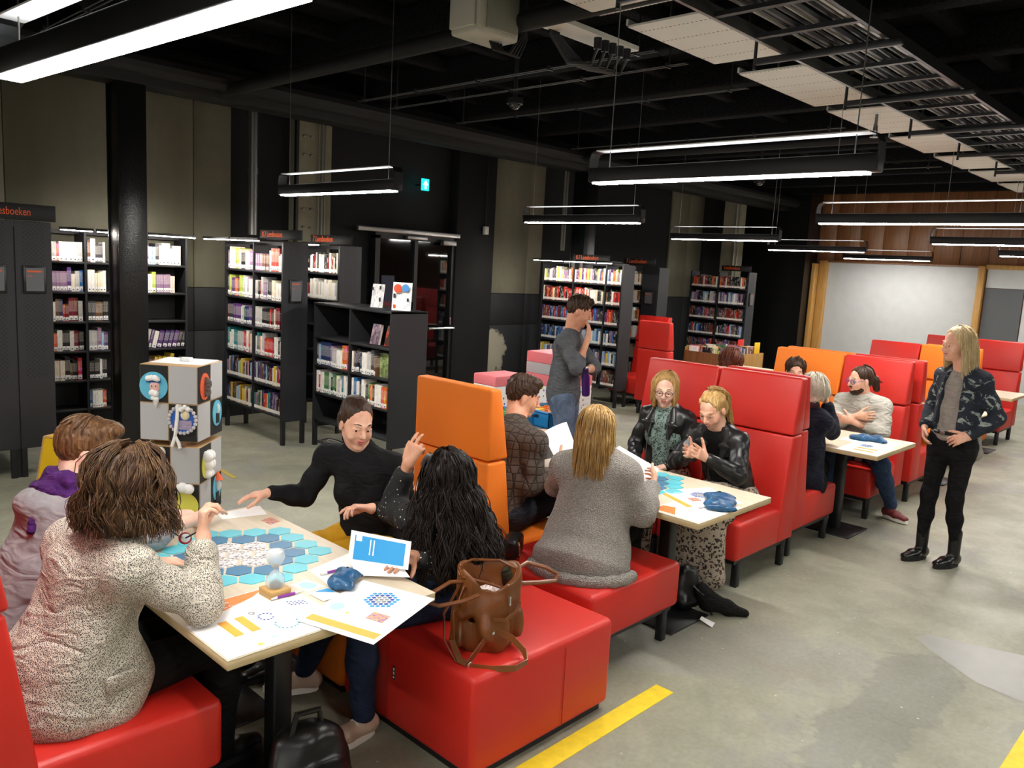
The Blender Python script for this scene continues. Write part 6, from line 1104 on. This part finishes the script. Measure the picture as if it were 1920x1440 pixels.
# second and third table sheets
s = Sheet('game_sheet', [(3.58, 2.03, Z0), (4.02, 2.03, Z0), (4.02, 2.33, Z0), (3.58, 2.33, Z0)], 'white sheet with an orange header on the leopard skirt table', 'sheet', group='printed sheets on the second table'); s.poly([(.02, .5), (.3, .75), (.25, .97), (.02, .97)], 'print_header', 'orange_header'); s.rect(.1, .05, .9, .055, 'print_line'); s.rect(.5, .4, .62, .55, 'print_grey')
s = Sheet('game_sheet', [(3.75, 2.2, Z0+.0016), (4.1, 2.06, Z0+.0016), (4.24, 2.36, Z0+.0016), (3.89, 2.52, Z0+.0016)], 'sheet with the hexagon print under the larger blue pouch', 'sheet', group='printed sheets on the second table'); s.rect(.02, .06, .12, .94, 'print_orange', 'orange_bar'); s.cluster(.6, .6, .05, 1.0, ('print_navy', 'print_navy', 'print_grey')); s.rect(.28, .3, .44, .48, 'photo_flower', 'photo_print'); s.poly([(.3+.08*math.cos(a), .78+.06*math.sin(a)) for a in np.arange(0, 6.2, math.pi/3)], 'print_pale', 'key_print')
s = Sheet('game_sheet', [(6.14, 2.06, Z0), (6.58, 2.08, Z0), (6.56, 2.38, Z0), (6.12, 2.36, Z0)], 'white sheet with orange bars on the ponytailed man\'s table', 'sheet', group='printed sheets on the third table'); s.rect(.2, .2, .3, .7, 'print_orange', 'orange_bar'); s.rect(.42, .2, .52, .7, 'print_orange', 'orange_bar'); s.cluster(.75, .6, .04, 1.3)
s = Sheet('game_sheet', [(6.5, 2.12, Z0+.0016), (6.82, 2.1, Z0+.0016), (6.84, 2.5, Z0+.0016), (6.52, 2.5, Z0+.0016)], 'white sheet with blue print under the long blue pouch', 'sheet', group='printed sheets on the third table'); s.cluster(.4, .7, .05, .8)
s = Sheet('answer_sheet', [(3.69, 2.44, .80), (3.99, 2.56, .86), (3.88, 2.78, .97), (3.6, 2.68, .92)], 'folded white sheet held by the woman in the cardigan', 'sheet', curve=.02); 
s = Sheet('answer_sheet', [(3.62, 3.02, .83), (3.86, 3.08, .88), (3.93, 3.24, 1.03), (3.7, 3.24, .985)], 'white sheet held up by the man in the quilted sweater', 'sheet', curve=.015)
r = empty('reading_glasses', (3.75, 3.22, .7503), 'small pair of dark scissors on the far end of the second table', 'scissors'); part(r, 'blades', MB().box(-.005, .09, -.004, .004, 0, .003).box(-.005, .09, -.004, .004, .003, .006, Mrot((0, 0, 0), rz=.15)), 'steel'); part(r, 'finger_loops', MB().tube([(-.03+.02*math.cos(a), .015+.014*math.sin(a), .004) for a in np.linspace(0, 6.28, 13)], .003, 5).tube([(-.03+.02*math.cos(a), -.015+.014*math.sin(a), .004) for a in np.linspace(0, 6.28, 13)], .003, 5), 'black_metal'); r.name = 'scissors'
# magnifier in the hand of the speckled blazer woman
c = V(1.185, 2.66, 1.0); r = empty('decoder_lens', c, 'oval red-rimmed lens on a thin stick in the hand of the blazer woman', 'lens'); A = Mrot((0, 0, 0), rz=.6, rx=.9); part(r, 'rim', MB().tube([A @ Vector((.03*math.cos(a), .018*math.sin(a), 0)) for a in np.linspace(0, 6.283, 21)], .004, 6), simple('rim_red', '8e1d20', .35)); part(r, 'lens', MB().lathe([(0, 0), (.029, 0), (.029, .002), (0, .002)], n=20, M=A @ Matrix.Diagonal((1, .6, 1, 1))), simple('lens_pale', 'b9c4c8', .15)); part(r, 'stick', MB().tube([(.0, .0, .0), (.045, -.03, .03), (.05, -.04, .06)], .003, 6).tube([(-.02, .01, .01), (-.07, .05, .06)], .0022, 6), 'black_metal')
# ================================================================ bags and coats
c = V(2.235, 2.2, .44); ya = math.radians(-30); a = V(math.cos(ya), math.sin(ya), 0); b = V(-math.sin(ya), math.cos(ya), 0); up = V(0, 0, 1)
r = empty('leather_bag', c, 'open brown leather bag with loose straps on the red pouf', 'bag')
bag = [Te(c+up*.05, c+up*.19, a, (.125, .082), (.12, .078), .03), Te(c+up*.19, c+up*.33, a, (.12, .076), (.135, .07), .03), El(c+b*-.055+up*.1, (.07, .05, .075), None, .03), Te(c-a*.125+b*.0+up*.06, c-a*.125+up*.16, b, (.05, .02), (.045, .018), .02), Te(c+a*.125+up*.06, c+a*.125+up*.15, b, (.05, .022), (.045, .018), .02), Sub(Te(c+up*.16, c+up*.42, a, (.1, .052), (.122, .056), .01)), Sub(El(c+up*.395+a*.02-b*.075, (.15, .13, .11), None, .02))]
soft(r, 'bag_body', bag, 'brown_leather', .0055, (.007, 46), 6)
Lp = lambda *q: [c*0+a*x+b*y+up*z for x, y, z in q]
part(r, 'zip_edge', MB().tube(Lp((-.12, -.045, .325), (-.06, -.05, .31), (0, -.05, .29), (.05, -.05, .27), (.1, -.03, .3), (.12, 0, .33), (.06, .05, .35), (-.06, .05, .36), (-.12, .03, .345), (-.12, -.045, .325)), .006, 6), 'brown_leather'); part(r, 'front_pocket', MB().strap(Lp((-.0, -.1, .165), (.05, -.1, .155), (.1, -.075, .175), (.13, -.04, .2)), .014, .005, tuple(up)), 'brown_leather'); part(r, 'zip_puller', MB().box(-.004, .004, -.004, .004, -.02, .02, Mrot(Vector(a*.07-b*.085+up*.23))), 'chrome')
part(r, 'carry_handle', MB().tube(Lp((.11, .03, .31), (.18, .06, .33), (.27, .07, .3), (.32, .06, .27), (.3, .03, .255), (.22, .01, .26), (.13, -.01, .27)), .0095, 8), 'brown_leather', smooth=True); part(r, 'carry_handle', MB().tube(Lp((-.1, -.03, .3), (-.17, -.05, .31), (-.25, -.06, .27), (-.27, -.08, .245), (-.22, -.1, .235), (-.12, -.1, .25), (-.06, -.08, .26)), .0085, 8), 'brown_leather', smooth=True)
part(r, 'shoulder_strap', MB().strap(Lp((-.11, -.06, .29), (-.16, -.09, .2), (-.17, -.12, .1), (-.14, -.15, .03), (-.1, -.17, .008), (-.02, -.2, .006), (.07, -.21, .006), (.13, -.17, .008), (.13, -.12, .03), (.08, -.1, .08), (.02, -.1, .11), (-.02, -.11, .1), (-.06, -.13, .06), (-.11, -.16, .02)), .026, .004, tuple(up+a*.2)), 'brown_leather', smooth=True); part(r, 'shoulder_strap', MB().strap(Lp((-.12, -.02, .29), (-.19, -.05, .18), (-.19, -.08, .08), (-.15, -.13, .015), (-.11, -.165, .012)), .02, .004, tuple(b)), 'brown_leather', smooth=True)
part(r, 'buckle', MB().box(-.012, .012, -.004, .004, -.01, .01, Mrot(Vector(a*-.105-b*.168+up*.016))), 'chrome', bevel=.002); part(r, 'buckle', MB().box(-.006, .006, -.006, .006, -.006, .006, Mrot(Vector(-b*.105+up*.11))), 'chrome')
sc = c+up*.22+a*.02; tr = empty('crumpled_scarf', sc, 'crumpled red and white cloth inside the brown bag', 'cloth'); soft(tr, 'cloth', [El(sc+a*.03, (.05, .04, .03), None, .02), El(sc-a*.04+up*.01, (.045, .035, .03), None, .02), El(sc+up*.02, (.035, .03, .028), None, .02)], m_photo('cloth_redwhite', ['c23a3c', 'e8d8cf', 'f2ebe6', 'b8484c', '7a4a9a'], 28), .005, (.007, 90), 2)
g = V(2.73, 2.76, .445); r = empty('green_jacket', g, 'olive green jacket bunched on the red pouf behind the curly-haired woman', 'jacket'); soft(r, 'jacket_folds', [El(g+V(0, 0, .09), (.1, .13, .1), None, .05), El(g+V(-.05, -.1, .06), (.09, .08, .07), None, .04), El(g+V(.03, .05, .17), (.07, .1, .08), None, .05), El(g+V(.02, -.13, .05), (.07, .06, .055), None, .03)], 'jacket_green', .008, (.012, 45), 5)
g = V(3.075, 2.86, .445); r = empty('shoulder_purse', g, 'small black shoulder purse with a gold chain behind the cardigan woman', 'purse'); part(r, 'purse_body', MB().box(-.09, .09, -.045, .045, 0, .11, Mrot((0, 0, 0), rz=.5)), 'black_leather', bevel=.02, seg=3); part(r, 'strap', MB().strap([(-.08, -.03, .1), (-.14, .02, .16), (-.13, .12, .2), (-.04, .2, .14), (.05, .16, .05)], .014, .004, (0, 0, 1)), 'black_leather')
m = MB()
for k in range(9): m.ball((-.02+.002*k, -.066-.002*(k % 2), .09-.011*k), .006, 8, 5)
part(r, 'chain', m, 'gold', smooth=True)
g = V(1.5, 2.36, 0); r = empty('backpack', g, 'black leather backpack on the floor under the puzzle table', 'backpack'); soft(r, 'pack_body', [Te(g+V(0, 0, .09), g+V(.02, .03, .22), (1, -.3, 0), (.17, .1), (.13, .08), .06), El(g+V(.0, -.1, .1), (.12, .06, .08), None, .04)], 'black_leather', .008, (.004, 40), 1); part(r, 'top_handle', MB().tube([(-.05, .03, .27), (-.02, .04, .34), (.06, .02, .34), (.07, .02, .28)], .012, 8), 'black_leather', smooth=True); part(r, 'pocket_zip', MB().tube([(-.11, -.155, .07), (-.06, -.17, .14), (.03, -.17, .15), (.1, -.15, .09)], .004, 6), 'steel')
g = V(4.13, 2.39, 0.012); r = empty('handbag', g, 'black leather handbag on the floor under the leopard skirt table', 'bag'); soft(r, 'bag_body', [Te(g+V(0, 0, .06), g+V(.02, .02, .22), (1, -.6, 0), (.1, .07), (.06, .05), .05)], 'black_leather', .007, (.008, 45), 8); part(r, 'bag_strap', MB().tube([(-.02, -.06, .16), (.0, -.12, .12), (.04, -.14, .04), (.05, -.16, -.006)], .006, 6), 'black_leather'); part(r, 'ring', MB().tube([(.02+.015*math.cos(q), -.1, .12+.015*math.sin(q)) for q in np.linspace(0, 6.283, 13)], .003, 5), 'chrome')
g = V(4.2, 2.24, 0); r = empty('folded_coat', g, 'black coat sleeve trailing on the floor beside the handbag', 'coat'); soft(r, 'sleeve', [Cn(g+V(-.03, .07, .13), g+V(-.01, .03, .08), .05, .05, .04), Cn(g+V(-.01, .03, .08), g+V(.06, -.06, .05), .055, .045, .04), Cn(g+V(.06, -.06, .045), g+V(.13, -.15, .02), .04, .02, .03)], cloth('coat_black', '1a1918', '100f0f', fs=16), .007, (.004, 50), 2)
Sheet('paper_tag', [(4.03, 2.14, .004), (4.1, 2.16, .004), (4.1, 2.25, .012), (4.04, 2.23, .02)], 'small white paper tag lying on the floor by the handbag', 'tag', curve=.01)
# ================================================================ craft boxes, stool, play corner
simple('card_black', '191919', .7); simple('card_grey', 'b3b4b4', .7); simple('cardboard', 'b59368', .8, var=.08); simple('circle_blue', '5fb4cf', .6); simple('circle_yellow', 'e2dc5c', .6); simple('circle_orange', 'e0633a', .6); simple('cotton', 'f2f1ee', .95, bump=.6, bscale=120); simple('face_pink', 'e2b3a6', .7); simple('circle_royal', '2f5fb0', .6); simple('tinsel', 'b8a58c', .3, .7, bump=.8, bscale=160); simple('grey_photo', '8c8c8a', .6, var=.5, vscale=60); simple('cotton_grey', 'c9c6c8', .9)
def craft_box(c, yaw, sz, h, label, variant):
    r = empty('craft_box', c, label, 'cardboard box', 'checkered craft boxes', yaw); w_ = sz/2
    part(r, 'carton', MB().box(-w_, w_, -w_, w_, 0, h), 'cardboard', bevel=.004); e = .003
    for face in range(2):                              # front (-y) and right (+x)
        R = Mrot((0, 0, 0), rz=face*math.pi/2)
        q = h/2; ch = [(0, 1), (1, 0)] if not (variant ^ face) else [(0, 1), (1, 0)]
        for i in range(2):
            for j in range(2):
                grey = (i+j) % 2 == 0 if face == 0 else (i+j) % 2 == 0
                part(r, 'grey_square' if grey else 'black_square', MB().box(-w_+i*w_+.004, i*w_-.004, -w_-e, -w_, j*q+.006, (j+1)*q-.004, R), 'card_grey' if grey else 'card_black')
        def disc(x, z, rad, mt, nm, rz_=1.0): part(r, nm, MB().lathe([(0, 0), (rad, 0), (rad, .006), (0, .006)], n=28, M=R @ Mrot((x, -w_-.004, z), rx=math.pi/2) @ Matrix.Diagonal((rz_, 1, 1, 1))), mt)
        def puff(x, z, n_, s_, nm='cotton_wool', mt='cotton'):
            m = MB()
            for k in range(n_): m.ball(R @ Vector((x+s_*1.1*(k-(n_-1)/2)+random.uniform(-.004, .004), -w_-.02, z+s_*.5*(1-abs(k-(n_-1)/2)/max(n_/2, 1))+random.uniform(-.006, .006))), s_, 10, 7)
            part(r, nm, m, mt, smooth=True)
        if variant == 0 and face == 0:
            disc(-w_/2, h*.72, .105, 'circle_blue', 'picture_disc'); part(r, 'figure_face', MB().ball(R @ Vector((-w_/2+.01, -w_-.012, h*.71)), (.038, .012, .045)), 'face_pink', smooth=True); puff(-w_/2, h*.81, 4, .022); part(r, 'hat_brim', MB().box(-w_/2-.05, -w_/2+.055, -w_-.02, -w_-.008, h*.77, h*.79, R), 'circle_royal'); puff(-w_/2+.01, h*.62, 2, .026); puff(-w_/2+.015, h*.555, 2, .02); part(r, 'beard_tip', MB().lathe([(0, -.05), (.022, 0), (0, .01)], n=10, M=R @ Mrot((-w_/2+.02, -w_-.015, h*.53))), 'cotton'); part(r, 'figure_eye', MB().ball(R @ Vector((-w_/2-.005, -w_-.026, h*.725)), .005, 6, 5).ball(R @ Vector((-w_/2+.025, -w_-.026, h*.725)), .005, 6, 5), 'black_metal')
            disc(w_/2, h*.3, .1, 'circle_royal', 'picture_disc'); m = MB()
            for k in range(22): m.ball(R @ Vector((w_/2+.1*math.cos(k*.2856), -w_-.012, h*.3+.1*math.sin(k*.2856))), .014, 8, 5)
            part(r, 'cotton_garland', m, 'cotton_grey', smooth=True); part(r, 'figure_body', MB().box(w_/2-.06, w_/2+.07, -w_-.014, -w_-.006, h*.17, h*.29, R), simple('lilac_knit', 'b9a9c8', .9, var=.3, vscale=120)); part(r, 'figure_face', MB().ball(R @ Vector((w_/2+.02, -w_-.012, h*.36)), (.034, .012, .036)), simple('face_cream', 'e4d8b4', .7), smooth=True); puff(w_/2+.02, h*.44, 3, .02)
            part(r, 'pipe_cleaner', MB().tube([R @ Vector(q_) for q_ in ((w_/2-.03, -w_-.02, h*.5), (w_/2-.035, -w_-.022, h*.3), (w_/2-.05, -w_-.022, h*.08), (w_/2-.07, -w_-.03, -.03))], .013, 8).tube([R @ Vector(q_) for q_ in ((w_/2-.05, -w_-.022, h*.08), (w_/2-.02, -w_-.03, .0), (w_/2-.01, -w_-.03, -.04))], .012, 8), 'cotton', smooth=True)
        elif variant == 0: disc(-w_*.5, h*.72, .1, 'circle_orange', 'picture_disc', .8); part(r, 'figure_shape', MB().ball(R @ Vector((-w_*.5, -w_-.012, h*.76)), (.05, .01, .05)).ball(R @ Vector((-w_*.5, -w_-.012, h*.65)), (.045, .01, .04)), 'grey_photo', smooth=True); disc(w_*.5, h*.3, .1, 'circle_blue', 'picture_disc', .8); part(r, 'figure_shape', MB().ball(R @ Vector((w_*.5, -w_-.012, h*.36)), (.02, .01, .04)), 'cotton', smooth=True); part(r, 'figure_coat', MB().box(w_*.5-.025, w_*.5+.03, -w_-.014, -w_-.006, h*.16, h*.3, R), 'card_black')
        elif face == 0:
            disc(-w_/2, h*.68, .105, 'cotton_grey', 'picture_disc'); puff(-w_/2-.01, h*.9, 3, .042); part(r, 'pink_band', MB().tube([R @ Vector((-w_/2-.09, -w_-.014, h*.82)), R @ Vector((-w_/2, -w_-.02, h*.79)), R @ Vector((-w_/2+.09, -w_-.014, h*.82))], .014, 8), simple('ribbon_pink', 'd0559a', .5), smooth=True); part(r, 'bow', MB().box(-w_/2-.01, -w_/2+.05, -w_-.035, -w_-.02, h*.765, h*.79, R), 'card_black', bevel=.006)
            disc(w_/2, h*.2, .1, 'circle_yellow', 'picture_disc'); puff(w_/2-.01, h*.42, 3, .04)
        else: disc(-w_*.5, h*.72, .1, 'circle_yellow', 'picture_disc', .8); puff(-w_*.45, h*.82, 2, .045); puff(-w_*.38, h*.7, 2, .042); puff(-w_*.42, h*.58, 2, .035); disc(w_*.5, h*.3, .1, 'circle_blue', 'picture_disc', .8); part(r, 'figure_coat', MB().box(w_*.5-.03, w_*.5+.03, -w_-.014, -w_-.006, h*.1, h*.24, R), 'card_black'); part(r, 'figure_hat', MB().lathe([(.04, 0), (.0, .07)], n=10, M=R @ Mrot((w_*.5, -w_-.016, h*.42))), 'circle_orange'); part(r, 'figure_shape', MB().ball(R @ Vector((w_*.5, -w_-.014, h*.34)), (.03, .012, .045)), 'cotton', smooth=True)
    return r
YC = math.radians(223.6+90); bc = V(2.62, 5.92, 0)
craft_box((2.62, 5.92, 0), YC, .43, .555, 'lower black and grey checkered craft box on the floor', 1); ub = craft_box((2.62, 5.92, .595), YC-.05, .43, .56, 'upper checkered craft box with a blue disc and white cotton beard', 0)
part(ub, 'open_flap', MB().box(-.2, .2, -.2, .2, .555, .559, Mrot((0, 0, .003), rx=.02)), 'white_matte'); part(ub, 'top_tab', MB().box(-.03, .05, .02, .08, .56, .59), 'white_matte', bevel=.006)
r = empty('tinsel_roll', (2.55, 5.80, .555), 'roll of glittery gold tinsel between the two craft boxes', 'roll'); part(r, 'roll_body', MB().lathe([(.03, 0), (.075, .002), (.078, .02), (.075, .04), (.03, .04)], n=24), 'tinsel', smooth=True)
r = empty('stool', (2.2, 7.0, 0), 'yellow wooden stool with plywood edges in front of the dark bookcases', 'stool', None, .5); part(r, 'stool_body', MB().add([(-.2, -.2, 0), (.2, -.2, 0), (.2, .2, 0), (-.2, .2, 0), (-.15, -.15, .44), (.15, -.15, .44), (.15, .15, .44), (-.15, .15, .44)], [(0, 1, 5, 4), (1, 2, 6, 5), (2, 3, 7, 6), (3, 0, 4, 7), (3, 2, 1, 0), (4, 5, 6, 7)]), 'yellow_paint')
m = MB()
for p, q in (((-.2, -.2, 0), (-.15, -.15, .44)), ((.2, -.2, 0), (.15, -.15, .44)), ((.2, .2, 0), (.15, .15, .44)), ((-.2, .2, 0), (-.15, .15, .44)), ((-.15, -.15, .44), (.15, -.15, .44)), ((.15, -.15, .44), (.15, .15, .44)), ((.15, .15, .44), (-.15, .15, .44)), ((-.15, .15, .44), (-.15, -.15, .44))): m.tube([p, q], .009, 4)
part(r, 'edge_strip', m, 'plywood')
# play corner behind the standing man
def crate(c, d, mat, label):
    r = empty('toy_crate', c, label, 'crate', 'toy crates'); x, y, z = d[0]/2, d[1]/2, d[2]; t_ = .012
    part(r, 'crate_wall', MB().box(-x, x, -y, -y+t_, 0, z), mat, bevel=.003); part(r, 'crate_wall', MB().box(-x, x, y-t_, y, 0, z), mat, bevel=.003); part(r, 'crate_wall', MB().box(-x, -x+t_, -y, y, 0, z), mat, bevel=.003); part(r, 'crate_wall', MB().box(x-t_, x, -y, y, 0, z), mat, bevel=.003); part(r, 'crate_floor', MB().box(-x, x, -y, y, 0, .01), mat); part(r, 'rim', MB().tube([(-x, -y, z), (x, -y, z), (x, y, z), (-x, y, z), (-x, -y, z)], .012, 6), mat); part(r, 'grip', MB().box(-.06, .06, -y-.004, -y, z*.6, z*.8), 'black_matte'); part(r, 'grip', MB().box(-x-.004, -x, -.06, .06, z*.6, z*.8), 'black_matte')
simple('crate_blue', '2a86c0', .4)
tt = empty('toy_table', (5.05, 4.75, 0), 'low grey table carrying toy crates behind the standing man', 'table', None, 0); part(tt, 'tabletop', MB().box(-.55, .75, -.25, .32, .57, .6), 'card_grey', bevel=.004)
for q in (-.5, .7):
    for w2 in (-.2, .27): part(tt, 'leg', MB().box(q-.02, q+.02, w2-.02, w2+.02, 0, .57), 'black_metal')
crate((4.92, 4.78, .6), (.42, .36, .14), 'crate_blue', 'blue toy crate left of the standing man'); crate((5.46, 4.72, .6), (.4, .36, .14), 'crate_blue', 'blue toy crate right of the standing man')
TC = ('d8342c', 'e8b62a', '3f9a4a', 'e87a2a', '3a78c8', 'f0f0ee')
for k in range(16):
    j_ = k//2; cx = (4.92, 5.46)[k % 2]+(-.085, .085)[j_ % 2]; cy = (4.78, 4.72)[k % 2]+(-.075, .075)[j_//2 % 2]; mt = simple('toy_%d' % k, TC[k % 6], .35); r = empty('toy_block', (cx, cy, .61+.064*(j_//4)), '%s toy piece heaped in a blue crate' % ('red', 'yellow', 'green', 'orange', 'blue', 'white')[k % 6], 'toy', 'toys in the blue crates', random.uniform(-.15, .15)); part(r, 'block', MB().box(-.07, .07, -.05, .05, 0, .063), mt, bevel=.006); part(r, 'studs', MB().lathe([(0, .062), (.018, .062), (.018, .078), (0, .078)], c=(-.035, 0, 0), n=10).lathe([(0, .062), (.018, .062), (.018, .078), (0, .078)], c=(.035, 0, 0), n=10), mt)
def m_kids():
    t = NT('kids_print'); t.set(Roughness=.5); v = t.n('TexVoronoi'); v.inputs['Scale'].default_value = 26; t.l(t.coord(), v.inputs['Vector']); hs = t.n('HueSaturation'); t.l(v.outputs[1], hs.inputs['Color']); hs.inputs['Saturation'].default_value = 1.3; hs.inputs['Value'].default_value = .8
    t.base(t.mix(t.ramp(v.outputs[0], [(.26, 1.0), (.3, 0.0)]), 'efefec', hs.outputs[0])); return reg(t)
m_kids(); simple('pink_card', 'ec7f86', .5)
cb_ = empty('toy_cabinet', (6.05, 5.12, 0), 'low grey cabinet under the toy cartons behind the standing man', 'cabinet'); part(cb_, 'cabinet_body', MB().box(-.27, .25, -.23, .23, 0, .53), 'card_grey', bevel=.006); part(cb_, 'cabinet_door', MB().box(-.25, .23, -.245, -.23, .04, .5), 'card_grey', bevel=.004)
for k, (x, y, z, w2, d2, h1, h2, mt, lab) in enumerate(((6.05, 5.12, .53, .5, .44, .34, .45, 'kids_print', 'white toy carton printed with small figures and a pink top band'), (6.05, 5.12, .98, .5, .44, .105, .21, 'card_grey', 'flat grey toy carton with a pink lid on top of the printed one'), (5.55, 5.45, 0, .42, .3, .86, .96, 'kids_print', 'tall printed toy carton with a pink edge left of the standing man'))):
    r = empty('toy_carton', (x, y, z), lab, 'carton', 'printed toy cartons'); part(r, 'carton_body', MB().box(-w2/2, w2/2, -d2/2, d2/2, 0, h1), mt, bevel=.004); part(r, 'pink_band', MB().box(-w2/2-.002, w2/2+.002, -d2/2-.002, d2/2+.002, h1, h2), 'pink_card', bevel=.01); part(r, 'hand_hole', MB().box(-.05, .05, -d2/2-.006, -d2/2, h1+.025, h1+.065), 'card_black')
r = empty('glue_bottle', (4.62, 4.56, .6), 'white squeeze bottle with a red cap beside the toy crates', 'bottle'); part(r, 'bottle_body', MB().lathe([(.0, 0), (.032, 0), (.034, .01), (.034, .09), (.026, .115), (.016, .12), (0, .12)], n=20), 'plastic_white', smooth=True); part(r, 'red_cap', MB().lathe([(0, .12), (.018, .12), (.018, .138), (.008, .146), (.006, .165), (0, .167)], n=16), simple('cap_red', 'd8342c', .4), smooth=True)
# loose cables on the floor below the bookcases
for k in range(4):
    rs = np.random.RandomState(70+k); pts = [(4.8+.1*k+.09*math.sin(q*1.3+k), 7.2-.1*k+.2*math.cos(q*1.7+k*2), .008+.03*abs(math.sin(q*2.1))) for q in np.linspace(0, 5, 22)]
    solo('loose_cable', MB().tube(pts, .006, 6), 'black_metal' if k != 1 else 'plastic_white', ('black cable coil under the 0.7 bookcase', 'white cable loop under the bookcases', 'black cable snaking towards the low bookcase', 'thin black cable below the low bookcase')[k], 'cable', 'loose cables under the bookcases')
solo('loose_cable', MB().tube([(10.28+.12*math.sin(q*2), 7.12+.12*math.cos(q*3), .008) for q in np.linspace(0, 6, 24)], .007, 6), 'black_metal', 'tangle of cable under the far red chair', 'cable')
